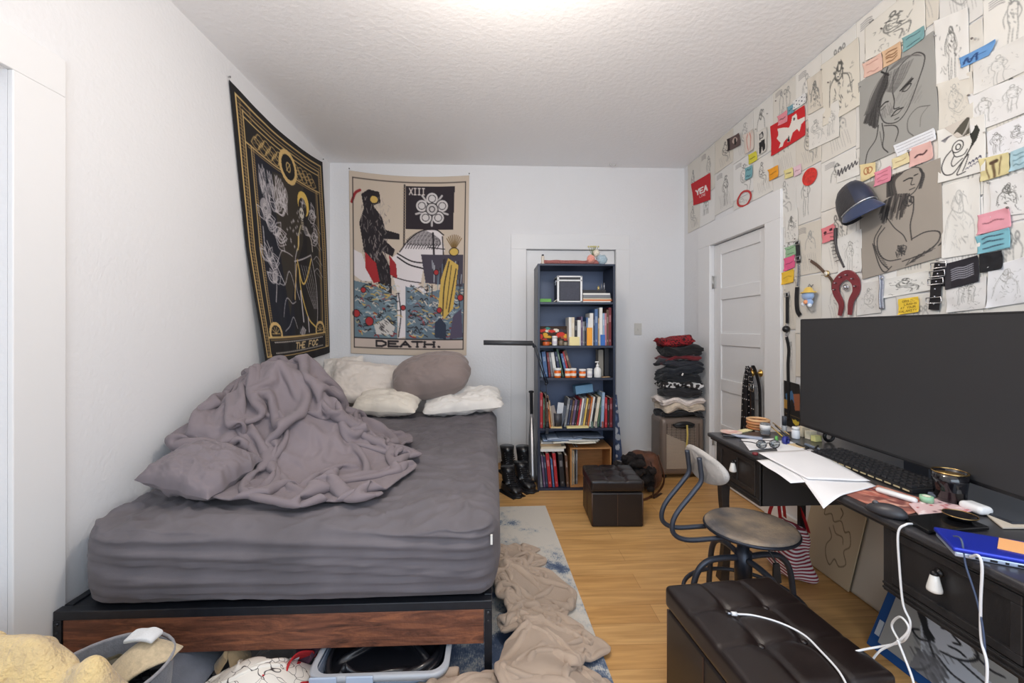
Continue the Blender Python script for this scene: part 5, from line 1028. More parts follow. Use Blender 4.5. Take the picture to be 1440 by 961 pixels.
# ---- monitor
zbm = .81; q0 = gz(1125, 599, zbm); q1 = gz(1441, 706, zbm); ztm = 1.29+15*(1.29-zbm)/136
dm = Vector((q1.x-q0.x, q1.y-q0.y, 0)).normalized(); L_ = 1.16; nm = Vector((-dm.y, dm.x, 0)); nm = nm if nm.x > 0 else -nm
mo = thing('monitor', (q0.x+dm.x*L_/2+.06, q0.y+dm.y*L_/2, DZ), 'very large black widescreen monitor, switched off, on the desk', 'monitor')
an = math.atan2(dm.y, dm.x); X = Matrix.Translation((q0.x, q0.y, 0)) @ Matrix.Rotation(an, 4, 'Z')   # local x along the screen, local y away from / to the wall
sg = 1 if (Matrix.Rotation(an, 3, 'Z') @ Vector((0, 1, 0))).x > 0 else -1
m = M(X); m.bb(0, L_, 0, sg*.03, zbm, ztm); m.bb(.15, L_-.15, sg*.03, sg*.06, zbm+.10, ztm-.12); m.build('housing', mat((26, 26, 28), .4), mo, bevel=.004)
m = M(X); m.bb(.007, L_-.007, -sg*.0008, sg*.002, zbm+.013, ztm-.007); m.build('screen', mat((50, 50, 52), .5, 0, 1.2, .08), mo)
m = M(X)
m.bb(L_/2-.05, L_/2+.05, sg*.035, sg*.06, DZ+.012, zbm+.15); m.bb(L_/2-.20, L_/2+.36, -sg*.03, sg*.17, DZ+.001, DZ+.012)
m.build('stand', mat((54, 58, 66), .3, .3), mo, bevel=.003)
# window reflection on the desk, imitated by a light blue grey strip
m = M(X); m.bb(.10, L_-.35, -sg*.045, -sg*.034, DZ+.0015, DZ+.009); m.build('reflection_strip', mat((150, 164, 186), .25, trans=.3), None, 'long pale blue strip imitating a window reflection on the desk under the monitor edge', 'reflection_strip')

# ---- keyboard
kp0, kp1 = gz(1140, 633, DZ+.02), gz(1304, 696, DZ+.02)
kd = (kp1-kp0); kd.z = 0; kl = kd.length; kd.normalize(); kn_ = Vector((-kd.y, kd.x, 0)); kn_ = kn_ if kn_.x > 0 else -kn_
kl = .46; kc = kp0+kd*.23+kn_*.07
kb = thing('keyboard', (kc.x, kc.y, DZ), 'full size black keyboard with a pale front edge on the desk', 'keyboard'); XK = Matrix.Translation((kp0.x, kp0.y, DZ)) @ Matrix.Rotation(math.atan2(kd.y, kd.x), 4, 'Z')
sk = 1 if (Matrix.Rotation(math.atan2(kd.y, kd.x), 3, 'Z') @ Vector((0, 1, 0))).x > 0 else -1
m = M(XK); m.prism([(0, .002), (.145, .002), (.145, .026), (0, .016)], lambda a, b: (0, sk*a, b), lambda a, b: (kl, sk*a, b)); m.build('keyboard_body', mat((30, 30, 32), .5), kb, bevel=.002)
m = M(XK)
for k in range(13): m.bb(.02+k*.034, .044+k*.034, -sk*.0012, sk*.001, .006, .011)
m.build('edge_marks', mat((206, 190, 150), .5), kb)
first = None; KM = mat((34, 34, 37), .55); xk = XK.to_3x3()
off = XK.inverted()
k = 0
for r in range(5):
    for c_ in range(19):
        xx = .016+c_*.0236; yy = .018+r*.0265
        if first is None:
            m = M(XK); m.lathe((xx, sk*yy, .0175), [(.0138, 0), (.0130, .004), (.0108, .008), (.0085, .0085)], 4, axis=Matrix.Rotation(PI/4, 3, 'Z')); 
            m.sm = [False]*len(m.sm); first = m.build('key', KM, kb); base = XK @ Vector((xx, sk*yy, 0)); z_ = 0
        else:
            o = first.copy(); C.objects.link(o); o.parent = kb; p = XK @ Vector((xx, sk*yy, 0)); o.location = (p.x-base.x, p.y-base.y, r*.0016)
# ---- papers
PW = mat((236, 235, 236), .85)
def paper(name, pts, z, label, cat='paper sheet', group='white papers on the desk', mats=None, lift=.004, drop_=None, n=14, seed=0.0, cvp=None, solid=.0006):
    a, b, c, d = [Vector(p) for p in pts]; P = np.zeros((n, n, 3))
    for i in range(n):
        v = i/(n-1)
        for j in range(n):
            u = j/(n-1); p = (a*(1-u)+b*u)*(1-v)+(d*(1-u)+c*u)*v
            zz = z+max(0, lift*(fnoise(u*2.2+seed, v*2.2, seed)+.35))
            if drop_ and p.x < DX0: over = DX0-p.x; zz -= drop_*(over**1.35)*4
            P[i, j] = (p.x, p.y, zz)
    m = M(); m.grid(P); return m.build(name, mats or PW, None, label, cat, group, solid=solid)
zp = DZ+.0016
paper('paper_sheet', [gz(1064, 648, zp), gz(1140, 641, zp), gz(1212, 672, zp), gz(1112, 680, zp)], zp, 'lowest white paper with curled corner sticking out past the left of the pile', lift=.004, seed=1.0)
paper('paper_sheet', [gz(1118, 664, zp), gz(1175, 655, zp), gz(1232, 686, zp), gz(1158, 706, zp)], zp+.003, 'white paper sagging over the front edge of the desk', lift=.004, drop_=.16, seed=2.0, n=18)
paper('paper_sheet', [gz(1066, 640, zp), gz(1141, 635, zp), gz(1224, 681, zp), gz(1136, 678, zp)], zp+.009, 'topmost large white paper on the desk in front of the keyboard', lift=.003, seed=3.0)
paper('paper_sheet', [gz(1042, 618, zp), gz(1088, 617, zp), gz(1092, 630, zp), gz(1054, 634, zp)], zp, 'small white paper lying under the eyeglasses', seed=4.0, lift=.002)
paper('paper_sheet', [gz(1086, 620, zp), gz(1112, 622, zp), gz(1136, 635, zp), gz(1094, 637, zp)], zp+.003, 'white paper at the back end of the desk by the blue tape', seed=5.0, lift=.002)
def dmat(name, col, cat, label, px, dims, rz=0, z=DZ, bev=.003, mt=None, zoff=.0012):
    p = gz(px[0], px[1], z+dims[2]/2); m = M(frame((p.x, p.y, z+zoff), rz)); m.bb(-dims[0]/2, dims[0]/2, -dims[1]/2, dims[1]/2, 0, dims[2]); return m.build(name, mt or mat(col, .5), None, label, cat, bevel=bev)
# print / mouse mat
cvm = Cv(60, 26, (150, 92, 80)); R = random.Random(6)
for k in range(50): x, y = R.random(), R.random(); cvm.curve([(x, y), (x+R.uniform(.05, .2), y+R.uniform(-.1, .2)), (x+R.uniform(.2, .4), y+R.uniform(-.2, .3))], R.uniform(1, 4), R.choice([(196, 130, 110), (120, 66, 60), (210, 160, 140), (92, 54, 56), (170, 90, 76)]), .8)
mp_ = [gz(1172, 689, DZ), gz(1236, 684, DZ), gz(1326, 712, DZ), gz(1262, 729, DZ)]
for p in mp_: p.z = DZ+.0035
def deskquad(name, cv, pts, z, label, cat, th=.003, mats=VC):
    a, b, c, d = [Vector((p.x, p.y, z)) for p in pts]; P = np.zeros((cv.h, cv.w, 3)); 
    for i in range(cv.h):
        for j in range(cv.w):
            u = j/(cv.w-1); v = i/(cv.h-1); P[i, j] = (a*(1-u)+b*u)*(1-v)+(d*(1-u)+c*u)*v
    m = M(); m.grid(P); return m.build(name, mats, None, label, cat, solid=th, cols=cv.cols())
deskquad('mouse_mat', cvm, mp_, DZ+.0022, 'reddish brown patterned mouse mat at the desk front edge', 'mouse mat')
cvm = Cv(30, 20, (222, 190, 190)); 
for k in range(26): x, y = R.random(), R.random(); cvm.ell(x, y, .04, .05, R.choice([(180, 60, 70), (240, 226, 224), (120, 80, 90)]))
deskquad('patterned_paper', cvm, [gz(1278, 712, DZ), gz(1318, 704, DZ), gz(1372, 722, DZ), gz(1292, 727, DZ)], DZ+.0062, 'pink patterned paper under the green tape roll', 'paper')
# mouse
p = gz(1246, 716, DZ+.02); ms = thing('computer_mouse', (p.x, p.y, DZ+.004), 'black wireless computer mouse on the reddish mat', 'mouse', rz=0)
mang = -1.0
XM = frame((p.x, p.y, DZ+.0042), math.radians(-62)+PI/2) @ Matrix.Scale(.84, 4)
m = M(XM); n = 20; pr = [(0, .0), (.030, .0), (.033, .008), (.031, .018), (.024, .029), (.012, .036), (.002, .038)]
vs = []
for r_, z_ in pr:
    for k in range(n): a = 2*PI*k/n; vs.append((r_*math.cos(a)*1.0, r_*math.sin(a)*1.85, z_*(1-.22*math.sin(a)*(r_/.033))))
fs = [(i*n+k, i*n+(k+1) % n, (i+1)*n+(k+1) % n, (i+1)*n+k) for i in range(len(pr)-1) for k in range(n)]+[tuple((len(pr)-1)*n+k for k in range(n)), tuple(range(n))[::-1]]
m.add(vs, fs); m.build('mouse_body', mat((48, 48, 52), .4), ms)
m = M(XM); m.tube([(-.004, .03, .030), (.004, .03, .030)], .009, 14); m.build('scroll_wheel', mat((80, 80, 84), .4), ms)
# mug
def mug():
    h = .100; r = .044; p = gz(1336, 706, DZ+.004); t = thing('mug', (p.x, p.y, DZ), 'glossy black mug with a gold rim and lid on the desk', 'mug')
    m = M(); m.lathe((p.x, p.y, DZ+.0015), [(r*.55, 0), (r*.72, .006), (r*.86, .03), (r*.97, .07), (r, h-.002), (r*.92, h-.003), (r*.88, .02)], 32); m.build('mug_body', mat((18, 16, 20), .12, coat=.6), t)
    m = M(); m.tube([(p.x+r*.975*math.cos(a), p.y+r*.975*math.sin(a), DZ+h) for a in [2*PI*k/40 for k in range(40)]], .0022, 8, closed=True); m.build('gold_rim', mat((214, 180, 120), .25, 1.0), t, label='gold rim')
    m = M(); m.lathe((p.x, p.y, DZ+h-.012), [(r*.91, 0), (r*.91, .003)], 28); m.build('wooden_lid', mat((150, 120, 70), .4, .3, 20, .3), t, label='gold coloured inside')
mug()
# pen-like vape, tape, earbuds case, tray, bowl etc
dd = math.atan2(kd.y, kd.x)
def capsule(name, px, L, r, rz, col, label, cat, z=DZ, sx=1, rough=.25, hz=1.0, zo=.0):
    p = gz(px[0], px[1], z+r); X = frame((p.x, p.y, z+r*hz+.001+zo), rz); m = M(X); pr = [(-L/2, .3), (-L/2+.2*r, .7), (-L/2+.8*r, 1), (L/2-.8*r, 1), (L/2-.2*r, .7), (L/2, .3)]
    vs = [(x, math.cos(2*PI*k/16)*r*q*sx, math.sin(2*PI*k/16)*r*q*hz) for x, q in pr for k in range(16)]
    fs = [(i*16+k, i*16+(k+1) % 16, (i+1)*16+(k+1) % 16, (i+1)*16+k) for i in range(5) for k in range(16)]+[tuple(range(16))[::-1], tuple(80+k for k in range(16))]
    m.add(vs, fs); return m.build(name, mat(col, rough), None, label, cat)
capsule('white_stick', (1260, 698), .11, .009, dd+.35, (226, 226, 224), 'white rounded plastic handle behind the mouse', 'handle piece', sx=1.2, zo=.003)['category'] = 'plastic tool'
p = gz(1303, 705, DZ+.01); o = thing('tape_roll', (p.x, p.y, DZ+.008), 'small mint green roll of tape on the pink paper', 'tape roll')
m = M(); m.lathe((p.x, p.y, DZ+.0082), [(.017, 0), (.017, .018), (.011, .018), (.011, 0)], 24); m.build('tape', mat((150, 196, 160), .5), o)
m = M(); m.lathe((p.x, p.y, DZ+.0086), [(.0108, 0), (.0108, .0176), (.0095, .0176), (.0095, 0)], 24); m.build('core', mat((226, 220, 200), .6), o)
p = gz(1372, 714, DZ+.015); m = rounded((p.x, p.y, DZ+.015), (.066, .046, .025), .012, (14, 10, 6)); m.v = [tuple(Vector((p.x, p.y, 0))+Matrix.Rotation(dd, 3, 'Z')@(Vector(q)-Vector((p.x, p.y, 0)))) for q in m.v]
m.build('earbud_case', mat((236, 236, 236), .2), None, 'white rounded earbud case beside the black mug', 'earbud case')
tr = [gz(1268, 726, DZ+.012), gz(1340, 719, DZ+.012), gz(1392, 741, DZ+.012), gz(1306, 747, DZ+.012)]
o = thing('black_tray', (sum(q.x for q in tr)/4, sum(q.y for q in tr)/4, DZ), 'flat glossy black tray at the desk front edge', 'tray')
m = M(); m.prism([(q.x, q.y) for q in tr], lambda a, b: (a, b, DZ+.001), lambda a, b: (a, b, DZ+.012)); m.build('tray_body', mat((16, 16, 18), .2), o, bevel=.003)
p = gz(1350, 727, DZ+.02); m = M(); m.lathe((p.x, p.y, DZ+.0125), [(.022, 0), (.036, .010), (.037, .014), (.033, .013), (.02, .004)], 26); m.tube([(p.x+.037*math.cos(a), p.y+.037*math.sin(a), DZ+.0265) for a in [2*PI*k/30 for k in range(30)]], .0012, 6, 1, closed=True)
m.build('small_dish', [mat((24, 22, 24), .2), mat((206, 170, 110), .3, 1)], None, 'small black dish with a gold rim on the tray', 'dish')
# laptop
lt = [gz(1312, 746, DZ+.012), gz(1440, 741, DZ+.012), gz(1500, 780, DZ+.012), gz(1338, 771, DZ+.012)]
A, Dd = lt[0], lt[3]
e = Vector((Dd.x-A.x, Dd.y-A.y, 0)); 
LXv = Vector((.90, -.28, 0)).normalized(); LYv = Vector((-.28, -.90, 0)).normalized()
base = Vector((gz(1340, 772, DZ+.02).x, gz(1340, 772, DZ+.02).y, DZ)); A0 = gz(1313, 746, DZ+.03)
e1 = (Vector((base.x, base.y, 0))-Vector((A0.x, A0.y, 0))); e1n = e1.normalized(); e2n = Vector((-e1n.y, e1n.x, 0)); e2n = e2n if e2n.x > 0 else -e2n
r_ = gz(1440, 790, DZ+.02); e2n = (Vector((r_.x, r_.y, 0))-Vector((base.x, base.y, 0))).normalized(); e1n = Vector((-e2n.y, e2n.x, 0)); e1n = e1n if e1n.y > 0 else -e1n
o = thing('laptop', (base.x+e2n.x*.17+e1n.x*.11, base.y+e2n.y*.17+e1n.y*.11, DZ), 'closed bright blue laptop at the near end of the desk', 'laptop')
def PQ(a, b, z): return (base.x+e2n.x*a+e1n.x*b, base.y+e2n.y*a+e1n.y*b, DZ+z)
m = M(); m.prism([(0, 0), (.33, 0), (.33, .125), (0, .125)], lambda a, b: PQ(a, b, .013), lambda a, b: PQ(a, b, .024)); m.build('lid', mat((34, 52, 176), .3, .3), o, bevel=.004, label='bright blue lid')
m = M(); m.prism([(.004, .003), (.326, .003), (.326, .122), (.004, .122)], lambda a, b: PQ(a, b, .001), lambda a, b: PQ(a, b, .0128)); m.build('base', mat((176, 186, 206), .35, .4), o, bevel=.003, label='silver blue base')
m = M()
for k, (a, w) in enumerate(((.04, .012), (.065, .012), (.09, .006), (.11, .014), (.14, .010))): m.prism([(a, -.001), (a+w, -.001), (a+w, .004), (a, .004)], lambda x, y: PQ(x, y+.003, .004), lambda x, y: PQ(x, y+.003, .009))
m.build('ports', mat((20, 20, 24), .4), o)
m = M(); m.prism([(.09, .04), (.20, .02), (.24, .10), (.12, .115)], lambda a, b: PQ(a, b, .0245), lambda a, b: PQ(a, b, .026)); m.build('orange_note', mat((240, 176, 116), .7), None, 'large pale orange paper note on the blue laptop', 'note')
q4 = [gz(1382, 722, DZ), gz(1416, 716, DZ), gz(1470, 745, DZ), gz(1410, 745, DZ)]
m = M(); m.prism([(q.x, q.y) for q in q4], lambda a, b: (a, b, DZ+.0275), lambda a, b: (a, b, DZ+.031))
m.v = [(x, y, z-.0255) for x, y, z in m.v]
m.build('envelope', mat((208, 198, 182), .7), None, 'beige envelope between the earbud case and the laptop', 'envelope')
q4 = [gz(1396, 700, DZ), gz(1430, 705, DZ), gz(1480, 722, DZ), gz(1424, 718, DZ)]
m = M(); m.prism([(q.x, q.y) for q in q4], lambda a, b: (a, b, DZ+.0015), lambda a, b: (a, b, DZ+.004)); m.build('card', mat((196, 202, 176), .6), None, 'pale green card under the monitor near the frame edge', 'card')
# far end of the desk
p = gz(1028, 610, DZ); m = M(); m.lathe((p.x, p.y, DZ+.001), [(.028, 0), (.052, .006), (.054, .009), (.050, .008), (.028, .003)], 22); m.build('plate', mat((216, 150, 142), .4, 0, 20, 0, col2=(226, 214, 200)), None, 'small pink and cream plate at the far end of the desk', 'plate')
m = M(frame((gz(1046, 607, DZ).x, gz(1046, 607, DZ).y, DZ+.012), .5, 0, 0)); m.bb(-.05, .05, -.02, .02, 0, .004); m.v = [(x, y, z-.0105) for x, y, z in m.v]; m.build('card', mat((232, 222, 170), .6), None, 'pale yellow card beside the pink plate', 'card')
capsule('razor', (1050, 615), .14, .008, -.55, (150, 156, 172), 'grey and black penknife near the far end of the desk', 'penknife', sx=1.4)
capsule('marker_pen', (1031, 614), .10, .006, -.35, (30, 30, 34), 'black marker lying near the pink plate', 'marker')
p = gz(1071, 603, DZ+.01)
for k in range(4):
    m = M(); n = 26; cx_, cy_ = p.x+.004*math.sin(k*2.1), p.y+.03+.004*math.cos(k*1.7); m.tube([(cx_+.052*math.cos(2*PI*i/n), cy_+.052*math.sin(2*PI*i/n), DZ+.0085+k*.0145) for i in range(n)], .007, 8, closed=True)
    m.build('wooden_bangle', mat([(176, 112, 66), (206, 150, 100), (190, 128, 84), (212, 168, 122)][k], .45), None, ['dark brown bangle, lowest of the stacked bangles on the desk', 'light brown bangle, second from the bottom of the stack', 'reddish brown bangle, second from the top of the stack', 'pale tan bangle, topmost of the stacked bangles'][k], 'bangle', 'stacked bangles on the desk')
p = gz(1076, 612, DZ+.0); o = thing('glass_jar', (p.x, p.y, DZ), 'small clear glass jar with white label beside the bangles', 'jar')
m = M(); m.lathe((p.x, p.y, DZ+.0015), [(.020, 0), (.023, .004), (.024, .060), (.021, .060), (.020, .006)], 22); m.build('jar_body', mat((226, 230, 234), .08, trans=.8), o)
m = M(); m.lathe((p.x, p.y, DZ+.028), [(.0246, 0), (.0248, .026), (.0244, .026), (.0244, 0)], 22); m.build('label', mat((226, 224, 222), .6), o)
p = gz(1103, 606, DZ+.01); o = thing('marker_bottle', (p.x, p.y, DZ), 'clear bottle with a tall dark grey cap standing behind the blue tape', 'bottle')
m = M(); m.lathe((p.x, p.y, DZ+.001), [(.012, 0), (.013, .003), (.013, .034), (.010, .038)], 16); m.build('bottle_body', mat((214, 220, 226), .15, trans=.6), o)
m = M(); m.lathe((p.x, p.y, DZ+.0395), [(.0115, 0), (.0115, .046), (.010, .048)], 16); m.build('cap', mat((58, 62, 70), .5), o)
tub('pill_bottle', 1119, 0, 0, .02, .06, WH, WH, 'x', 'x') if False else None
p = gz(1119, 617, DZ); o = thing('white_bottle', (p.x, p.y, DZ), 'small white pill bottle on the desk near the keyboard', 'bottle')
m = M(); m.lathe((p.x, p.y, DZ+.001), [(.017, 0), (.0185, .003), (.0185, .038), (.015, .043)], 18); m.build('bottle_body', mat((222, 226, 232), .4), o)
m = M(); m.lathe((p.x, p.y, DZ+.0445), [(.0165, 0), (.0165, .013), (.0155, .014)], 18); m.build('cap', mat((236, 236, 236), .4), o)
def ringt(px, r, w, col, label, name, upright=True, rz=0.0):
    p = gz(px[0], px[1], DZ+r); X = frame((p.x, p.y, DZ+r+.001), rz, PI/2 if upright else 0); m = M(X); m.lathe((0, 0, -w/2), [(r, 0), (r, w), (r*.62, w), (r*.62, 0), (r, 0)], 26); return m.build(name, mat(col, .4), None, label, 'tape roll')
ringt((1105, 620), .020, .018, (40, 48, 128), 'dark blue roll of tape standing on the desk', 'tape_roll', rz=.5)
ringt((1092, 618), .015, .012, (96, 164, 84), 'small green roll of tape beside the dark blue one', 'tape_roll', rz=.9)
for k, (a, b, col, l) in enumerate((((1083, 600), (1100, 614), (206, 174, 84), 'yellow pencil leaning from the bangles towards the tape'), ((1087, 597), (1110, 612), (190, 160, 110), 'tan brush lying behind the dark capped bottle'), ((1090, 602), (1112, 618), (60, 56, 54), 'dark pencil beside the yellow pencil'))):
    q0_ = gz(*a, DZ+.012); q1_ = gz(*b, DZ+.004); q0_.z = DZ+.016+.004*k; q1_.z = DZ+.005; m = M(); m.tube([q0_, q1_], .0030, 6); m.build(['pencil', 'paint_brush', 'pencil'][k], mat(col, .5), None, l, ['pencil', 'brush', 'pencil'][k])
for k, (px, dims, col, l) in enumerate((((1130, 607), (.03, .05, .05), (228, 216, 190), 'upright cream box behind the white pill bottle'), ((1140, 612), (.03, .04, .04), (232, 224, 200), 'small ivory box at the monitor left corner'), ((1148, 617), (.025, .04, .028), (226, 222, 150), 'small pale yellow box against the monitor'), ((1122, 628), (.07, .05, .006), (222, 196, 150), 'flat tan card with clutter near the keyboard end'))):
    dmat('small_box' if dims[2] > .01 else 'card', col, 'box' if dims[2] > .01 else 'card', l, px, dims, rz=dd+.2, bev=.001)
# eyeglasses
p = gz(1080, 629, DZ+.012); gl = thing('eyeglasses', (p.x, p.y, DZ), 'folded dark framed eyeglasses on a small white paper', 'glasses'); XG = frame((p.x, p.y, DZ+.005), .10)
m = M(XG)
for s in (-1, 1): m.tube([(s*.033+.026*math.cos(2*PI*k/22), 0+.004*math.sin(2*PI*k/22), .020+.017*math.sin(2*PI*k/22)) for k in range(22)], .002, 6, closed=True)
m.tube([(-.009, 0, .024), (0, -.002, .027), (.009, 0, .024)], .002, 6); m.build('glasses_frame', mat((40, 36, 38), .3), gl)
for s in (-1, 1): m = M(XG); m.tube([(s*.060, .002, .026), (s*.062, .03, .024), (s*.056, .09, .012), (s*.050, .125, .003)], .0022, 6); m.build('temple', mat((40, 36, 38), .3), gl)
m = M(XG)
for s in (-1, 1): m.lathe((s*.033, 0, .020), [(.001, 0), (.0245, .0003), (.0245, .001)], 22, axis=Matrix.Rotation(PI/2, 3, 'X'), sy=.66)
m.build('lenses', mat((220, 226, 230), .05, trans=.95), gl)
m = M(); pts = [gz(1120, 624, DZ+.01), gz(1128, 628, DZ+.008), gz(1136, 630, DZ+.008), gz(1133, 634, DZ+.006), gz(1142, 636, DZ+.005), gz(1150, 628, DZ+.005)]
for q in pts: q.z = DZ+.0075
m.tube(smooth_path(pts, 6), .0055, 8); m.build('power_lead', mat((20, 20, 22), .5), None, 'short thick black cord coiled at the keyboard end', 'cord')
p = gz(1160, 617, DZ+.02); m = M(frame((p.x+.05, p.y, DZ), 0)); m.tube([(.022*math.cos(2*PI*k/24), .0, .024+.022*math.sin(2*PI*k/24)) for k in range(24)], .008, 8, closed=True); m.v = [(x-.03, y, z+.0) for x, y, z in m.v]
m.v = [(x, y, z-min(0, 0)+.007) for x, y, z in m.v]; m.build('black_ring', mat((22, 22, 24), .35), None, 'small black cable loop standing under the monitor left edge', 'cable')
p = gz(1062, 640, DZ); m = M(); m.lathe((p.x, p.y, DZ+.001), [(.012, 0), (.012, .008), (.008, .010)], 14); m.build('red_counter', mat((120, 40, 44), .4), None, 'dark red round disc by the left corner of the white papers', 'disc')
# ================================================================== CHAIR
SEAT = mat((158, 140, 118), .75, 0, 9, .35, 120, .35, col2=(96, 92, 92)); STL = mat((66, 70, 80), .38, .5); STB = mat((44, 48, 58), .36, .5)
sc0 = gz(1055, 741, .462); ch = thing('desk_chair', (sc0.x, sc0.y, 0), 'old grey round seated work chair with a curved steel back frame', 'chair'); CX, CY = sc0.x, sc0.y
m = M(); m.lathe((CX, CY, .462), [(.02, -.016), (.160, -.016), (.174, -.008), (.177, .002), (.172, .010), (.166, .012), (.15, .013), (.08, .010), (.0, .008)], 48); m.build('seat', SEAT, ch)
m = M(); m.tube([(CX+.175*math.cos(2*PI*k/56), CY+.175*math.sin(2*PI*k/56), .458) for k in range(56)], .0075, 8, closed=True); m.build('seat_rim', STB, ch)
m = M(); m.lathe((CX-.03, CY, .20), [(.034, 0), (.034, .16), (.024, .165), (.024, .24)], 20); m.lathe((CX-.03, CY, .425), [(.06, 0), (.09, .014), (.09, .019)], 20); m.build('column', STB, ch)
for k in range(4):
    a = [PI, -PI/2, 0, PI/2][k]+.10; dx, dy = math.cos(a), math.sin(a); nx, ny = -dy, dx
    for s in (0,):
        pts = [(CX-.03+dx*r_, CY+dy*r_, z_) for r_, z_ in ((.03, .335), (.10, .338), (.17, .325), (.215, .27), (.235, .15), (.245, .012))]
    m = M(); m.tube(smooth_path(pts, 7), .0125, 10); m.lathe(pts[-1], [(.017, -.011), (.017, .006)], 12, 0); m.build('leg', STL, ch)
m = M(); m.tube([(CX-.03+.235*math.cos(2*PI*k/40), CY+.235*math.sin(2*PI*k/40), .155) for k in range(40)], .009, 8, closed=True); m.build('foot_ring', STL, ch)
hp = gx(1060, 775, CX+.02)
m = M(); m.tube([(CX+.0, CY-.04, .43), (CX+.03, CY-.08, .40), (CX+.045, CY-.10, .36)], .004, 8); m.prism([(-.012, 0), (.012, 0), (.020, -.075), (-.016, -.085)], lambda a, b: (CX+.045+a, CY-.104, .36+b), lambda a, b: (CX+.047+a, CY-.092, .36+b)); m.build('height_lever', mat((28, 28, 30), .5), ch, bevel=.002)
bx_ = .80
for s in (-1, 1):
    yy = CY+.02+s*.055
    pts = [(CX-.05, yy, .440), (CX-.18, yy, .432), (CX-.29, yy, .430), (CX-.345, yy, .462), (CX-.335, yy, .53), (CX-.26, yy+.0, .625), (CX-.228, yy, .67), (CX-.230, yy, .72), (CX-.236, yy, .765)]
    m = M(); m.tube(smooth_path(pts, 7), .010, 10); m.build('back_tube', STL, ch)
XB = frame((CX-.205, CY+.02, .722), 0, 0, math.radians(-6))
PAD = mat((176, 172, 168), .8, 0, 14, .12, 160, .3); 
m = M(XB); n = 40
def oval(rx_, rz_, x, cur=.05): return [(x+cur*0-((math.cos(2*PI*k/n)*rx_)/.18)**2*.030*-1, math.cos(2*PI*k/n)*rx_, math.sin(2*PI*k/n)*rz_*(1 if abs(math.cos(2*PI*k/n)) < .9 else 1)) for k in range(n)]
loftm(m, [oval(.160, .056, -.014), oval(.172, .066, -.008), oval(.174, .068, .0), oval(.168, .063, .008), oval(.146, .048, .012), oval(.142, .044, .009), oval(.10, .03, .012), oval(.02, .008, .013)], cap0=True, cap1=True); m.build('backrest', PAD, ch)
# ================================================================== CABLES
def cable(name, pts, r, col, label, plug=None):
    m = M(); sp_ = smooth_path(pts, 8); m.tube(sp_, r, 8); o = m.build(name, mat(col, .4), None, label, 'cable'); 
    if plug:
        a, b = Vector(pts[plug]), Vector(pts[1 if plug == 0 else -2]); d_ = (a-b).normalized(); m = M(); m.tube([a+d_*.001, a+d_*.022], .0055, 10); m.tube([a+d_*.022, a+d_*.032], .0035, 8, 1); m.build('plug', [mat(col, .4), mat((176, 178, 182), .3, .8)], o)
    return o
XC = DX0-.012
k0 = gz(1284, 737, DZ+.006); pts = [k0, (DX0+.01, k0.y-.01, DZ+.008)]
c1 = [gz(1284, 737, DZ+.006), Vector((DX0+.004, gx(1272, 737, DX0).y, DZ+.007)), gx(1263, 750, XC), gx(1265, 800, XC), gx(1270, 850, XC), gx(1280, 876, XC), gx(1274, 898, XC), gx(1258, 906, XC), gx(1210, 915, XC-.10), gx(1180, 925, XC-.16), gx(1166, 950, XC-.22), gx(1170, 985, XC-.26)]
c1[1].z = DZ+.007
cable('white_cable', c1, .0029, (230, 230, 230), 'white charging cable running down from the tray and looping by the blue portfolio')
H3 = H2+.004
c2 = [gz(1036, 864, H3+.006), gz(1060, 866, H3+.003), gz(1096, 876, H3+.003), gz(1130, 893, H3+.003), gz(1156, 918, H3+.003), gz(1180, 945, H3+.003), gz(1196, 975, H3)]
cable('white_cable', c2, .0029, (230, 230, 230), 'white charging cable with a metal plug lying across the large ottoman')
m = M(); a = Vector(c2[0]); d_ = (a-Vector(c2[1])).normalized(); a.z = H3+.006; m.tube([a, a+d_*.016], .0062, 10); m.tube([a+d_*.016, a+d_*.028], .0040, 8, 1); m.build('plug', [mat((230, 230, 230), .4), mat((150, 156, 166), .3, .8)], [o for o in bpy.data.objects if 'metal plug' in o.get('label', '')][0])
c3 = [gx(1266, 905, XC-.02), gx(1254, 880, XC-.015), gx(1266, 868, XC-.02), gx(1278, 885, XC-.02), gx(1262, 903, XC-.03), gx(1235, 918, XC-.05), gx(1216, 950, XC-.08), gx(1210, 985, XC-.1)]
cable('white_cable', c3, .0029, (228, 228, 228), 'white cable knotted beside the portfolio and dropping to the bottom edge')
c5 = [gx(1262, 900, XC-.04), gx(1272, 925, XC-.04), gx(1284, 958, XC-.05), gx(1288, 990, XC-.05)]
cable('white_cable', c5, .0029, (226, 226, 226), 'white cable end hanging straight down below the knot')
c4 = [Vector((PQ(.03, .0, .008))), gx(1376, 782, XC), gx(1381, 800, XC), gx(1379, 850, XC), gx(1380, 900, XC), gx(1388, 935, XC-.01), gx(1386, 985, XC-.02)]
cable('white_cable', c4, .0029, (224, 224, 226), 'white cable hanging from the blue laptop over the near drawer')
c6 = [Vector(PQ(.02, .06, .030)), gx(1352, 760, XC), gx(1358, 795, XC), gx(1374, 845, XC+.0), gx(1384, 900, XC), gx(1388, 985, XC)]
cable('grey_cable', c6, .0022, (70, 84, 112), 'thin blue grey cable hanging beside the white laptop cable')
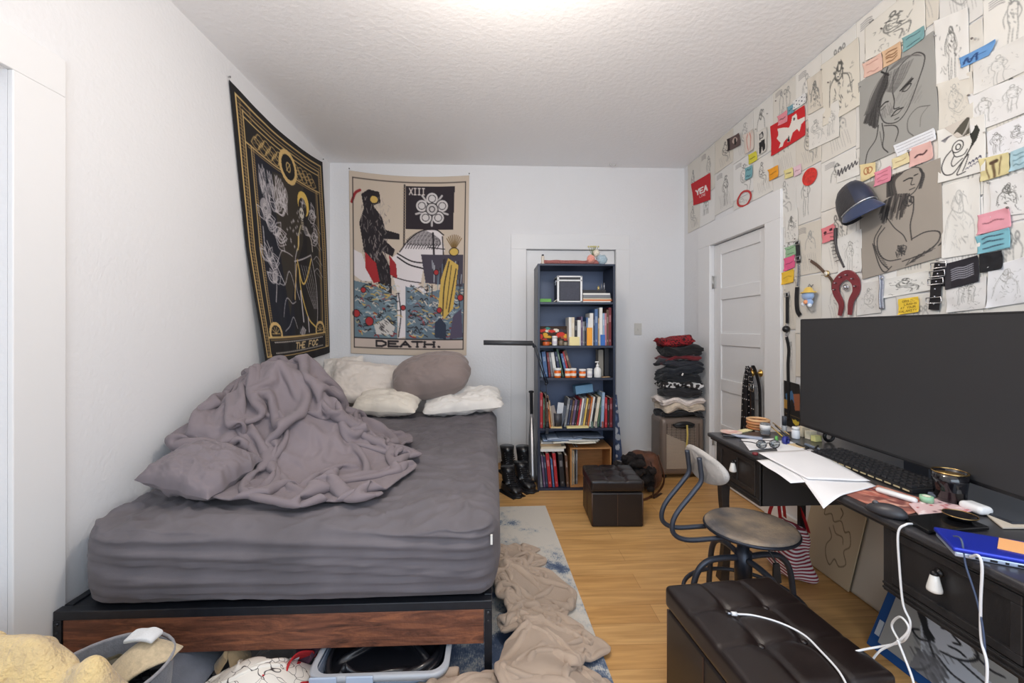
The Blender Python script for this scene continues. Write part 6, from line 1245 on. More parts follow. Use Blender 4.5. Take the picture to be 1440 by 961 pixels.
# ================================================================== BELOW THE DESK
bp0 = gz(1132, 828, 0); bgx, bgy = 1.56, 2.20
sb_ = thing('tote_bag', (bgx, bgy, 0), 'small red and white striped tote bag with red handles under the desk', 'bag')
def stripes():
    m = mat((230, 226, 226), .8).copy(); N = m.node_tree.nodes; L = m.node_tree.links; b = N['Principled BSDF']; tc = N.new('ShaderNodeTexCoord'); w = N.new('ShaderNodeTexWave'); w.bands_direction = 'Z'; w.inputs['Scale'].default_value = 20; w.inputs['Distortion'].default_value = 1.0; w.inputs['Detail'].default_value = 1; w.inputs['Detail Scale'].default_value = .6
    r = N.new('ShaderNodeValToRGB'); r.color_ramp.interpolation = 'CONSTANT'; r.color_ramp.elements[0].color = lin((150, 44, 64))+(1,); r.color_ramp.elements[1].color = lin((232, 226, 228))+(1,); r.color_ramp.elements[1].position = .5
    L.new(tc.outputs['Object'], w.inputs[0]); L.new(w.outputs['Fac'], r.inputs[0]); L.new(r.outputs[0], b.inputs['Base Color']); return m
def bagd(p, n):
    t = (p.z+.13)/.26; return Vector((-p.x*(.55*t), -p.y*.25*t, 0))+n*(fnoise(p.x*9, p.y*9, p.z*9+4)*.03)
m = rounded((bgx, bgy, .137), (.17, .25, .25), .035, (22, 26, 22), disp=bagd); m.build('bag_body', stripes(), sb_)
RED = mat((178, 26, 38), .6)
m = M(); m.ribbon(smooth_path([(bgx-.062, bgy+.07, .20), (bgx-.072, bgy+.045, .31), (bgx-.05, bgy+.02, .385), (bgx-.06, bgy-.02, .31), (bgx-.070, bgy-.05, .19)], 6), .024, .002, (0, 1, 0)); m.build('handle', RED, sb_, label='red strap handle')
m = M(); m.ribbon(smooth_path([(bgx+.05, bgy+.10, .25), (bgx+.03, bgy+.08, .37), (bgx+.02, bgy+.0, .41), (bgx+.03, bgy-.06, .34), (bgx+.05, bgy-.08, .25)], 6), .024, .002, (0, 1, 0)); m.build('handle', RED, sb_, label='red strap handle')
m = M(); m.ribbon([(bgx-.080, bgy+.02, .28), (bgx-.108, bgy+.03, .20), (bgx-.122, bgy+.02, .12)], .022, .002, (0, 1, 0)); m.build('strap', RED, sb_)
# big drawing boards leaning under the desk
R = random.Random(12)
cvb = Cv(110, 110, (206, 188, 156))
cvb.curve([(.1, .12), (.2, .2), (.16, .3), (.28, .34), (.3, .44), (.42, .4), (.5, .46), (.62, .42), (.72, .5), (.8, .48), (.86, .6), (.78, .68), (.86, .78), (.76, .84), (.66, .80), (.6, .88), (.5, .82), (.46, .72), (.52, .62), (.44, .54)], 1.0, (88, 70, 50), .8)
cvb.curve([(.12, .10), (.2, .06), (.3, .12), (.4, .1)], 1.0, (96, 78, 56), .8); cvb.curve([(.56, .3), (.62, .34), (.6, .4)], 1.2, (90, 72, 52), .8); cvb.curve([(.5, .5), (.58, .56), (.7, .56), (.74, .62)], 1, (90, 72, 52), .7)
TLb, BRb = gx(1140, 722, 1.80), gx(1205, 850, 1.74)
y_a, y_b = gx(1130, 760, 1.76).y, gx(1206, 800, 1.78).y
vquad('drawing_board', cvb, (1.86, y_a, .50), (1.86, y_b, .50), (1.735, y_b, .004), (1.735, y_a, .004), 'tan cardboard sheet with a meandering ink line leaning under the desk', 'drawing board', solid=.005)
cvb = Cv(30, 30, (214, 206, 190))
vquad('cardboard_sheet', cvb, (1.868, y_b+.02, .47), (1.868, yb1-.10, .42), (1.75, yb1-.10, .004), (1.75, y_b+.02, .004), 'plain cream cardboard sheet leaning low behind the blue portfolio', 'cardboard', solid=.004)
cvb = Cv(30, 30, (220, 218, 216)); cvb.curve([(.1, .3), (.16, .1), (.22, .3)], 1, (150, 146, 140), .7)
vquad('cardboard_sheet', cvb, (1.874, ya0+.55, .60), (1.874, yb1-.2, .60), (1.80, yb1-.2, .004), (1.80, ya0+.55, .004), 'large pale grey sheet leaning against the wall behind the tan board', 'cardboard', solid=.003)
# blue portfolio with a charcoal portrait
q0_ = gz(1218, 905, 0); q1_ = gz(1290, 961, 0)
Pb0 = Vector((q0_.x, q0_.y, .002)); dirb = Vector((q1_.x-q0_.x, q1_.y-q0_.y, 0)).normalized(); Pb1 = Pb0+dirb*.78
upv = gx(1250, 828, Pb0.x+.20); upv = Vector((upv.x-Pb0.x, upv.y-Pb0.y, upv.z)); out_ = None
TLp = Pb0+upv.normalized()*.56; TRp = TLp+(Pb1-Pb0)
po = thing('art_portfolio', (Pb0+Pb1)/2, 'blue art portfolio with a charcoal portrait drawing leaning under the near drawer', 'portfolio')
nrm_ = (TRp-TLp).cross(Pb0-TLp).normalized(); nrm_ = nrm_ if nrm_.x < 0 else -nrm_
m = M(); m.prism([(0, 0), (1, 0), (1, 1), (0, 1)], lambda a, b: Pb0+(Pb1-Pb0)*a+(TLp-Pb0)*b, lambda a, b: Pb0+(Pb1-Pb0)*a+(TLp-Pb0)*b-nrm_*.018); m.build('portfolio_cover', mat((28, 78, 140), .45), po, bevel=.003)
cvp = Cv(110, 90, (170, 166, 160)); cvp.poly([(.18, .0), (.34, .0), (.62, .46), (1, .6), (1, 1), (.34, 1), (.3, .7)], (206, 208, 214)); CK = (44, 42, 44)
cvp.poly([(.30, .12), (.5, .1), (.62, .3), (.56, .5), (.42, .56), (.3, .4)], (214, 214, 218))
for k in range(26): a = R.uniform(0, 1); cvp.curve([(.16+.1*a, .02+.2*a), (.20+.1*a, .2+.16*a), (.30+.06*R.random(), .42+.1*R.random())], R.uniform(1, 3), CK, .7)
for p_ in ([(.36, .10), (.46, .08), (.58, .18), (.64, .30), (.60, .42), (.52, .50), (.42, .54)], [(.38, .22), (.43, .18), (.48, .2)], [(.50, .14), (.54, .18), (.58, .2)], [(.46, .22), (.52, .28), (.48, .32)], [(.46, .40), (.52, .38), (.57, .40)], [(.24, .44), (.20, .5), (.26, .56), (.32, .52)], [(.34, .54), (.40, .7), (.36, .9), (.3, 1)], [(.54, .50), (.7, .56), (.86, .6), (1, .7)], [(.4, .62), (.52, .72), (.66, .74), (.78, .84)], [(.62, .30), (.72, .36), (.8, .34)]): cvp.curve(p_, 2.2, CK, .85)
for k in range(60): x = R.uniform(.22, .48); y = R.uniform(.5, .95); cvp.line([(x, y), (x+.05, y+.07)], R.uniform(1, 3), R.choice([CK, (110, 108, 108), (150, 148, 148)]), .5)
cvp.poly([(.28, .72), (.42, .66), (.5, .8), (.46, 1), (.26, 1)], (120, 118, 120), .7)
def pf(u, v): return TLp+(TRp-TLp)*u+(Pb0-TLp)*v
m = M(); G = np.zeros((cvp.h, cvp.w, 3))
for i in range(cvp.h):
    for j in range(cvp.w): G[i, j] = pf(.05+.60*j/(cvp.w-1), .46+.48*i/(cvp.h-1))+nrm_*.003
m.grid(G); m.build('portrait_sheet', VC, po, cols=cvp.cols(), label='charcoal portrait of a face on grey paper')
m = M(); m.prism([(.05, .80), (.075, .80), (.075, .68), (.05, .68)], lambda a, b: pf(a-.03, b+.1)+nrm_*.0005, lambda a, b: pf(a-.03, b+.1)+nrm_*.003); m.build('tag', mat((196, 200, 206), .5), po)
# ================================================================== BELTS ON THE DOOR KNOB
kx, ky_, kz_ = XR-.035, kn.y, kn.z
def belt(pts, w, col, label, studs=None, holes=None, buckle=None, group='belts on the door knob'):
    sp_ = smooth_path(pts, 7); m = M(); m.ribbon(sp_, w, .004, (0, 1, 0)); 
    if studs:
        for i in range(2, len(sp_)-2, studs):
            for s in ((-.3, .3) if w > .03 else (0,)): q = sp_[i]+Vector((-.003, s*w, 0)); m.ball(q, .0042, 1, 6)
    o = m.build('belt', [mat(col, .45, 0, 12, .2), mat((206, 204, 200), .25, .95)], None, label, 'belt', group)
    if buckle is not None:
        q = sp_[buckle]; m = M(); r1, r2 = w*.7, .024; m.tube([(q.x-.008, q.y+r1, q.z+r2), (q.x-.008, q.y-r1, q.z+r2), (q.x-.008, q.y-r1, q.z-r2), (q.x-.008, q.y+r1, q.z-r2)], .003, 6, closed=True); m.tube([(q.x-.01, q.y, q.z+r2), (q.x-.01, q.y, q.z-r2)], .002, 6); m.build('buckle', mat((214, 212, 206), .2, 1.0), o)
    return o
def loop(dx, y0, y1, zb0, zb1, up=.028, sp=.0): return [(kx+dx, ky_+y0+sp, zb0), (kx+dx, ky_+y0*.8, kz_-.12), (kx+dx, ky_+y0*.5, kz_-.01), (kx+dx, ky_, kz_+up), (kx+dx, ky_+y1*.5, kz_-.01), (kx+dx, ky_+y1*.9, kz_-.12), (kx+dx, ky_+y1, zb1)]
belt(loop(-.008, .125, .045, .545, .60), .034, (30, 26, 26), 'wide black studded belt, leftmost of the belts on the door knob', studs=2)
belt(loop(-.020, .075, .010, .60, .66), .026, (118, 74, 40), 'brown leather belt looped in the middle on the door knob')
belt(loop(-.032, .085, -.005, .56, .56, .034), .024, (26, 24, 26), 'narrow black belt with a single row of studs over the brown belt', studs=1)
belt(loop(-.044, .02, -.07, .575, .54, .040), .036, (28, 26, 28), 'wide black belt with a silver buckle, rightmost on the door knob', studs=3, buckle=34)
belt(loop(-.002, .02, -.085, .56, .56, .046), .030, (36, 33, 34), 'black leather belt hanging nearest the door behind the buckled belt')
# ================================================================== RIGHT WALL: DRAWINGS AND THINGS PINNED UP
R = random.Random(77)
def gest(cv, x, y, s, col, al, rng, wd=1.1, kind=None):
    """loose standing / seated gesture figure"""
    k = kind if kind is not None else rng.randrange(5); J = lambda v: v+rng.uniform(-.018, .018)*s
    L = lambda pts, w=1.0: cv.curve([(x+J(a)*s, y+J(b)*s) for a, b in pts], wd*w, col, al, 4)
    cv.ell(x, y, .05*s, .055*s, col, wd, al, rot=.3)
    if k == 0:
        L([(-.02, .05), (-.12, .10), (-.13, .3), (-.08, .42), (-.12, .62), (-.10, .85)]); L([(.02, .05), (.12, .10), (.10, .28), (.12, .45), (.09, .65), (.12, .85)]); L([(0, .46), (-.03, .65), (-.04, .84)]); L([(.12, .12), (.2, .26), (.12, .36)]); L([(-.12, .12), (-.22, .24), (-.2, .4)])
    elif k == 1:
        L([(-.02, .05), (-.16, .16), (-.18, .34), (-.05, .44), (.2, .42), (.3, .5), (.26, .7)]); L([(.03, .06), (.1, .16), (.06, .3), (.22, .36)]); L([(.0, .48), (.16, .56), (.12, .74)]); L([(-.14, .18), (-.1, .34), (.04, .36)])
    elif k == 2:
        L([(0, .05), (-.14, .14), (-.22, .3), (-.16, .46), (.06, .5), (.2, .38), (.12, .3)]); L([(.04, .06), (.12, .18), (.05, .32), (.0, .46)]); L([(-.16, .46), (.1, .62), (.24, .6)]); L([(.12, .18), (.24, .26), (.2, .4)])
    elif k == 3:
        for q in (-.16, .14): L([(q, .02), (q-.08, .12), (q-.07, .36), (q-.1, .6)]); L([(q+.02, .04), (q+.09, .14), (q+.06, .36), (q+.08, .6)]); L([(q, .36), (q, .6)]); cv.ell(x+q*s, y-.02*s, .04*s, .045*s, col, wd, al)
    else:
        L([(-.06, -.02), (-.1, .08), (-.02, .16), (.06, .1), (.05, -.02)], 1.2); L([(-.1, .08), (-.22, .2), (-.26, .4)]); L([(.06, .1), (.2, .2), (.24, .4)]); L([(-.04, .0), (-.03, .04)], 1.4); L([(.03, .0), (.02, .06), (.0, .1)], .9)
    for q in range(rng.randrange(4, 12)): a, b = rng.uniform(-.14, .12), rng.uniform(-.06, .4); L([(a, b), (a+.05, b+.04)], rng.uniform(.7, 1.6))
def wall_pt(px, py, off): return gx(px, py, XR-off)
def wsheet(name, quad, cv, label, cat='drawing', group='drawings covering the right wall', off=.003, curl=.010, mats=VC):
    q = [wall_pt(a, b, off) for a, b in quad]; return vquad(name, cv, q[0], q[1], q[2], q[3], label, cat, mats, solid=.0009, group=group, curl=curl, out=(-1, 0, 0))
def parr(xl, xr, tl, tr, bl, br): return [(xl, tl), (xr, tr), (xr, br), (xl, bl)]
def vp(x0, y0, x1): return HORIZON+(y0-HORIZON)*(x1-695.0)/(x0-695.0)   # a level line on the wall
def lv(xl, xr, tl, bl): return [(xl, tl), (xr, vp(xl, tl, xr)), (xr, vp(xl, bl, xr)), (xl, bl)]
PAPERS = [(222, 220, 214), (226, 223, 216), (216, 212, 203), (228, 227, 224), (219, 217, 212), (214, 208, 196)]
# background sheets, column by column
cols_ = [(968, 985), (985, 1006), (1006, 1032), (1032, 1060), (1060, 1088), (1088, 1120), (1120, 1156), (1156, 1205), (1205, 1262), (1262, 1322), (1322, 1384), (1384, 1460)]
WHO = ['a standing figure', 'a seated figure', 'a curled figure', 'two standing figures', 'a bust with shoulders']
POSC = ['first', 'second', 'third', 'fourth', 'fifth', 'sixth', 'seventh', 'eighth', 'ninth', 'tenth', 'eleventh', 'twelfth']
POSR = ['topmost', 'second from the ceiling', 'third from the ceiling', 'fourth from the ceiling', 'fifth from the ceiling', 'sixth from the ceiling', 'seventh from the ceiling']
for ci, (xa, xb) in enumerate(cols_):
    Y0 = gx(xa, 300, XR).y; Y1 = gx(xb, 300, XR).y; zz = H-.004; r = 0
    while zz > 1.02 and r < 7:
        hh = R.uniform(.27, .40); z1_ = max(zz-hh, 1.0)
        if ci < 6 and z1_ < 2.225: z1_ = 2.225
        if ci == 5 and r > 1: z1_ = zz-hh
        lo = 2.225 if ci < 5 else (2.225 if ci == 5 and Y0 > cy0 else 1.0)
        if ci == 5: Ya, Yb = min(Y0, cy0-.003) if zz <= 2.23 else Y0, Y1
        else: Ya, Yb = Y0, Y1
        if Ya-Yb < .04 or zz-z1_ < .04: break
        cv = Cv(60, 78, R.choice(PAPERS)); k = R.randrange(5); g_ = R.choice([90, 110, 130, 150]); xx_, yy_, ss_ = R.uniform(.4, .6), R.uniform(.15, .28), R.uniform(.7, 1.0); gest(cv, xx_, yy_, ss_, (g_, g_, g_-2), R.uniform(.35, .6), R, 1.0, k); gest(cv, xx_+.01, yy_+.01, ss_, (g_+10, g_+10, g_+8), .35, R, .9, k)
        if R.random() < .5: cv.hatch(.2, .6, .8, .9, 8, .9, (150, 148, 146), .4, R, .1)
        if R.random() < .3:
            for q in range(4): cv.curve([(.12, .08+q*.03), (.3, .07+q*.03), (.42, .09+q*.03)], .9, (120, 118, 120), .6)
        q = [(XR-.0025-.0012*((ci+r) % 2), Ya, zz), (XR-.0025-.0012*((ci+r) % 2), Yb, zz-.004), (XR-.0025, Yb, z1_+.003), (XR-.0025, Ya, z1_)]
        vquad('sketch_sheet', cv, *q, f'pencil sketch of {WHO[k]}, {POSR[r]}, {POSC[ci]} column from the corner', 'drawing', solid=.0008, group='drawings covering the right wall', curl=.006, out=(-1, 0, 0))
        zz = z1_-.002; r += 1
        if ci < 5 and zz <= 2.235: break
# named sheets
INK = (58, 56, 56); INK2 = (40, 38, 38)
def newcv(w, h, bg): return Cv(w, h, bg)
# long-haired head on grey paper
cv = Cv(150, 205, (158, 157, 152)); 
cv.curve([(.50, .20), (.60, .12), (.77, .09), (.88, .17), (.875, .26), (.82, .37), (.73, .52), (.64, .64), (.52, .69), (.36, .62), (.295, .45), (.33, .32)], 1.9, INK)
cv.curve([(.50, .20), (.48, .33), (.50, .45), (.49, .53), (.56, .55)], 2.0, INK); cv.curve([(.58, .38), (.66, .36), (.74, .34)], 3.4, INK2); cv.curve([(.60, .40), (.66, .42), (.72, .38), (.66, .365)], 1.6, INK2)
for k in range(12): cv.line([(.60+.011*k, .405-.004*k), (.61+.011*k, .36-.004*k)], 1.2, INK2, .8)
cv.curve([(.30, .44), (.375, .41), (.42, .42)], 2.6, INK2); cv.curve([(.32, .47), (.38, .45)], 1.6, INK); cv.curve([(.455, .60), (.52, .565), (.61, .575)], 2.6, INK2); cv.curve([(.46, .60), (.54, .605), (.60, .575)], 1.4, INK); cv.line([(.50, .655), (.55, .655)], 2, INK)
for k in range(90):
    a = R.random(); b = R.random(); cv.curve([(.38+.06*b, .09+.03*b), (.33-.08*a+.10*b, .20+.05*b), (.22-.10*a+.13*b, .36+.04*a), (.10+.18*b-.04*a, .50+.14*b)], R.uniform(.8, 2.6), R.choice([INK, INK2, (84, 82, 80)]), .7)
for k in range(20): a = R.random(); cv.curve([(.40, .09), (.30, .13+.08*a), (.18+.05*a, .24+.12*a), (.07+.1*R.random(), .42)], R.uniform(.7, 1.4), (92, 90, 88), .7)
for k in range(16): a = R.random(); cv.curve([(.42, .10), (.52+.1*a, .06+.04*a), (.66+.12*a, .06+.05*a), (.78+.08*a, .12+.05*a)], R.uniform(.7, 1.3), (110, 108, 106), .6)
cv.line([(.34, .05), (.44, .14)], 3.2, INK2); cv.line([(.43, .05), (.38, .13)], 2.6, INK2)
cv.curve([(.33, .62), (.35, .76), (.33, .88), (.40, .97)], 2.0, INK); cv.curve([(.28, .62), (.24, .76), (.12, .86), (.08, 1.0)], 2.0, INK); cv.curve([(.36, .66), (.50, .72), (.54, .80), (.50, .89)], 1.8, INK); cv.curve([(.30, .70), (.32, .86)], 1.2, INK, .7)
cv.curve([(.72, .92), (.66, .84), (.67, .72), (.78, .66), (.92, .70)], 1.6, (96, 94, 92), .9); cv.curve([(.80, .86), (.82, .76), (.90, .70)], 1.1, (110, 108, 106), .8)
for k in range(46): a = R.random(); cv.curve([(.46+.3*a, .12+.02*a), (.44+.2*a, .2+.08*a), (.40+.1*a, .30+.06*a)], R.uniform(.7, 1.5), (104, 102, 100), .5, 3)
for k in range(34): x, y = R.uniform(.52, .8), R.uniform(.42, .62); cv.line([(x, y), (x+.05, y-.05)], 1, (126, 124, 122), .5)
for k in range(20): x = R.uniform(.3, .46); cv.line([(x, .42+R.uniform(0, .16)), (x+.03, .46+R.uniform(0, .16))], 1, (112, 110, 108), .6)
G1_ = wsheet('charcoal_drawing', [(1208, 117), (1314, 43), (1321, 186), (1210, 236)], cv, 'large grey sheet with a charcoal head and windblown hair, upper right wall', off=.008)
cv = Cv(150, 205, (160, 152, 142))
for k in range(46): a = R.random(); b = R.random(); cv.curve([(.44+.16*a, .01+.02*b), (.40+.10*a, .08), (.42+.10*a-.04*b, .22)], R.uniform(1, 2.6), R.choice([INK, INK2, (84, 78, 74)]), .65)
cv.curve([(.56, .02), (.70, .0), (.80, .05), (.79, .15), (.72, .25), (.62, .28), (.54, .25)], 1.8, INK)
cv.curve([(.60, .11), (.66, .10), (.70, .11)], 2.4, INK2); cv.curve([(.72, .09), (.76, .085)], 2, INK2); cv.curve([(.70, .12), (.68, .17), (.72, .18)], 1.4, INK); cv.line([(.66, .22), (.72, .215)], 1.8, INK)
for k in range(10): a = R.random(); cv.curve([(.78, .04), (.80+.03*a, .12), (.76+.03*a, .24)], R.uniform(.8, 1.8), INK, .6)
for k in range(70):
    x = R.uniform(.34, .66); cv.line([(x, .22+.25*abs(x-.5)), (x-.07+R.uniform(-.02, .02), .36+R.uniform(0, .13))], R.uniform(1.2, 2.8), R.choice([INK, INK2, (90, 84, 80)]), .7)
cv.ell(.64, .33, .06, .05, INK, 1.6); cv.hatch(.60, .30, .69, .37, 8, 1.6, INK, .8, R)
cv.curve([(.70, .30), (.69, .44), (.65, .58), (.66, .74)], 2.0, INK); cv.curve([(.38, .44), (.46, .56), (.56, .66), (.60, .74)], 1.6, INK)
cv.curve([(.66, .73), (.82, .70), (.96, .74), (.94, .84), (.78, .91), (.54, .93)], 2.2, INK); cv.curve([(.34, .53), (.24, .62), (.25, .78), (.36, .88), (.52, .90)], 2.0, INK)
cv.curve([(.30, .50), (.19, .64), (.26, .86), (.36, .97)], 2.0, INK); cv.curve([(.17, .66), (.24, .90), (.31, .99), (.40, .95)], 2.0, INK)
for k in range(12): cv.line([(.18+.012*k, .68+.022*k), (.22+.012*k, .70+.022*k)], 1.6, INK, .7)
for k in range(34): x = R.uniform(.56, .98); y = .99-(x-.56)*.30; cv.line([(x, y), (x+.05, y-.03+R.uniform(-.02, .03))], R.uniform(1, 2.4), INK, .7)
for k in range(16): cv.curve([(R.uniform(.46, .60), R.uniform(.76, .88)) for q in range(3)], 1.4, INK, .7)
wsheet('charcoal_drawing', [(1206, 262), (1324, 222), (1328, 361), (1214, 393)], cv, 'large taupe sheet with a crouching charcoal figure, beside the hanging cap', off=.008)
# crouching line figure
cv = Cv(74, 92, (226, 224, 218))
cv.curve([(.30, .46), (.16, .56), (.08, .72), (.14, .86), (.26, .90), (.38, .86), (.60, .66), (.66, .62)], 1.7, INK); cv.ell(.44, .42, .12, .10, INK, 1.5, rot=-.5); cv.ell(.45, .43, .05, .05, INK, 1.4); cv.curve([(.34, .5), (.40, .60), (.56, .60), (.64, .52)], 1.4, INK); cv.curve([(.36, .58), (.30, .68), (.34, .76), (.54, .66)], 1.4, INK); cv.curve([(.60, .64), (.48, .82), (.42, .94), (.60, .92)], 1.6, INK); cv.curve([(.66, .64), (.60, .80), (.54, .90)], 1.4, INK)
cv.poly([(.66, .18), (.84, .14), (.90, .26), (.84, .40), (.66, .58), (.74, .40), (.70, .30)], (38, 40, 34), .95); cv.line([(.8, .4), (.62, .62)], 2, INK2)
for k in range(5): cv.curve([(.08+.02*k, .22+.012*k), (.16+.02*k, .20), (.24+.02*k, .18)], 1, (90, 88, 96), .8)
for k in range(4): cv.curve([(.66+.07*k, .80-.02*k), (.69+.07*k, .77-.02*k), (.71+.07*k, .81-.02*k)], 1.3, (60, 60, 84), .9); cv.curve([(.60+.07*k, .88-.02*k), (.64+.07*k, .86-.02*k), (.66+.07*k, .88-.02*k)], 1, (90, 90, 110), .8)
wsheet('ink_drawing', [(1319, 184), (1386, 160), (1387, 240), (1320, 258)], cv, 'white sheet with an ink figure curled under a black flame shape', off=.0095)
cv = Cv(50, 34, (206, 198, 188)); 
cv.poly([(0, .7), (.9, 0), (1, .1), (1, .9), (.5, 1), (.3, .6)], (86, 82, 72))
for k in range(9): cv.line([(.35+.05*k, 1-.02*k), (1, .55-.05*k)], 1, (190, 184, 176), .8)
wsheet('ink_drawing', [(1328, 180), (1364, 163), (1364, 190), (1346, 194)], cv, 'small dark hatched wedge shaped drawing above the curled figure', off=.011, curl=.002)
def simple(quad, kind, label, seed, bg=(226, 224, 219), g=110, s=.9, off=.0075, n=1, wd=1.1, al=.55, w=84, h=84):
    R_ = random.Random(seed); cv = Cv(w, h, bg)
    for i in range(n): gest(cv, (i+.5)/n+R_.uniform(-.04, .04), .22+R_.uniform(-.05, .05), s if n == 1 else s*.8, (g, g, g-3), al, R_, wd, kind if not isinstance(kind, list) else kind[i]); gest(cv, (i+.5)/n+.012, .23, s if n == 1 else s*.8, (g+14, g+14, g+10), al*.7, R_, wd*.8, kind if not isinstance(kind, list) else kind[i])
    for q in range(26):
        x, y = R_.uniform(.15, .85), R_.uniform(.2, .9); cv.curve([(x, y), (x+R_.uniform(-.04, .06), y+R_.uniform(-.02, .06)), (x+R_.uniform(-.06, .08), y+R_.uniform(0, .1))], wd*.8, (g+10, g+10, g+8), al*R_.uniform(.3, .8), 3)
    return wsheet('pencil_drawing', quad, cv, label, off=off)
simple([(1314, 30), (1362, 10), (1364, 110), (1318, 122)], 0, 'pencil drawing of a walking figure with a helmet like head', 3, g=110, wd=1.6)
simple([(1320, 118), (1368, 100), (1370, 168), (1321, 186)], 2, 'faint sketch of a bending figure below the walking one', 4, (216, 211, 200), 150)
simple([(1368, 86), (1442, 50), (1442, 100), (1370, 134)], [0], 'faint pencil drawing of a standing back view near the photo edge', 5, (219, 217, 212), 160)
simple([(1362, 134), (1445, 104), (1445, 158), (1366, 188)], [0, 0], 'wide white sheet with two faint standing figures', 6, (224, 223, 221), 150, n=2)
simple([(1388, 186), (1446, 160), (1446, 206), (1390, 228)], [0, 1], 'white sheet with two pencil figures from behind beside the curled figure', 7, (226, 226, 228), 100, n=2)
simple([(1392, 256), (1445, 240), (1445, 300), (1394, 306)], 4, 'grey shaded bust drawing at the photo right edge', 8, (222, 221, 219), 95, s=1.1, wd=2.0)
simple([(1322, 262), (1378, 248), (1380, 356), (1326, 364)], 4, 'large faint profile drawing right of the taupe sheet', 9, (226, 224, 218), 165, s=1.6, wd=1.3)
simple([(1205, 34), (1262, -20), (1300, -48), (1300, 40), (1262, 62)][:4][0:4] if False else [(1216, 40), (1300, -30), (1302, 42), (1218, 86)], 1, 'brown and black figure sketch touching the ceiling above the head drawing', 10, (222, 218, 208), 95, wd=1.7)
simple([(1156, 92), (1208, 52), (1210, 148), (1158, 178)], 4, 'bearded man portrait drawing with handwriting near the ceiling', 11, (220, 214, 200), 75, s=1.25, wd=1.7)
simple([(1136, 112), (1156, 98), (1158, 150), (1137, 162)], 4, 'brownish curly head study left of the bearded man', 12, (212, 204, 190), 110, s=1.1, wd=1.8, w=36)
simple([(1137, 165), (1180, 140), (1181, 192), (1138, 212)], [1, 0], 'pencil study of several seated people right of the red poster', 13, (222, 219, 212), 135, n=2)
simple([(1390, 376), (1446, 360), (1446, 425), (1388, 434)], 4, 'white sheet with a faint curly head above the monitor right end', 14, (226, 226, 228), 140, s=1.3)
simple([(1330, 400), (1388, 388), (1386, 434), (1332, 440)], 3, 'small white sheet with faint figures above the monitor', 15, (224, 222, 220), 120)
simple([(1241, 393), (1308, 380), (1310, 408), (1242, 420)], 1, 'white sheet with a dark reclining sketch under the taupe sheet', 16, (228, 227, 222), 80, wd=1.8)
simple([(1205, 400), (1238, 394), (1240, 440), (1206, 444)], 2, 'pale sketch sheet between the red collar and the silver chain', 17, (220, 218, 214), 140)
simple([(1104, 300), (1122, 292), (1123, 338), (1105, 342)], 4, 'narrow flower like sketch beside the door frame top', 18, (222, 220, 214), 110, w=30)
simple([(1178, 336), (1212, 322), (1213, 382), (1179, 388)], 0, 'thin pencil figure sketch beside the black comb', 19, (226, 225, 221), 140)
# scribble note
cv = Cv(40, 40, (222, 220, 214))
for k in range(6): cv.curve([(.05+.15*k, .5-.05*k), (.1+.15*k, .2-.02*k), (.14+.15*k, .6-.05*k), (.2+.15*k, .3-.02*k)], 1.6, (60, 58, 62), .9)
wsheet('scribble_sheet', [(1176, 236), (1208, 222), (1209, 246), (1177, 258)], cv, 'sheet with bold black scribbled lettering left of the cream heart note', off=.006)
# red posters
cv = Cv(60, 80, (192, 34, 42)); cv.text('YEA', .22, .40, .62, .20, 4.6, (236, 226, 222)); cv.text('LINE', .40, .68, .34, .08, 1.4, (226, 190, 186))
wsheet('red_poster', [(972, 259), (999, 243), (999, 281), (976, 289)], cv, 'red poster with the white word YEA by the room corner', off=.009, cat='poster')
cv = Cv(80, 84, (200, 34, 40)); Wt = (228, 222, 214)
cv.poly([(.22, .22), (.40, .30), (.56, .42), (.62, .30), (.66, .12), (.78, .10), (.80, .34), (1.0, .38), (1.0, .50), (.90, .56), (.84, .76), (.78, .62), (.66, .66), (.58, .90), (.50, .86), (.52, .72), (.40, .78), (.36, .90), (.24, .88), (.30, .74), (.18, .52), (.24, .44)], Wt)
cv.ell(.71, .24, .025, .05, (40, 40, 44)); cv.poly([(.5, .84), (.55, .64), (.58, .9)], (40, 40, 44))
wsheet('red_poster', [(1084, 178), (1132, 148), (1133, 190), (1085, 220)], cv, 'bright red poster with a white splayed shape under the ceiling', off=.009, cat='poster')
cv = Cv(40, 44, (196, 42, 38)); cv2 = cv
for k in range(10): cv.curve([(R.uniform(.3, .7), R.uniform(.2, .5)), (R.uniform(.3, .7), R.uniform(.4, .6)), (R.uniform(.3, .7), R.uniform(.5, .8))], 1.2, (110, 24, 26), .8)
def disc(name, cx_, cy_, rx_, ry_, label, cat, off, mats, ringw=None, shape=None):
    n = 36; m = M(); P = []
    for k in range(n): a = 2*PI*k/n; dx = rx_*math.cos(a); P.append((cx_+dx, cy_+ry_*math.sin(a)-dx*.45+(.9*fnoise(a*3, cx_) if ringw else 0)))
    if ringw: I = [(cx_+(p[0]-cx_)*ringw, cy_+(p[1]-cy_)*ringw) for p in P]
    f0 = [wall_pt(a, b, off) for a, b in P]; b0_ = [wall_pt(a, b, off-.002) for a, b in P]
    if not ringw: m.add([tuple(p) for p in f0+b0_], [tuple(range(n)), tuple(range(2*n-1, n-1, -1))]+[(i, n+i, n+(i+1) % n, (i+1) % n) for i in range(n)], 0, False)
    else:
        f1 = [wall_pt(a, b, off) for a, b in I]; b1_ = [wall_pt(a, b, off-.002) for a, b in I]
        m.add([tuple(p) for p in f0+f1+b0_+b1_], [(i, (i+1) % n, n+(i+1) % n, n+i) for i in range(n)]+[(i, 2*n+i, 2*n+(i+1) % n, (i+1) % n) for i in range(n)]+[(n+i, n+(i+1) % n, 3*n+(i+1) % n, 3*n+i) for i in range(n)], 0, False)
    return m.build(name, mats, None, label, cat, 'drawings covering the right wall')
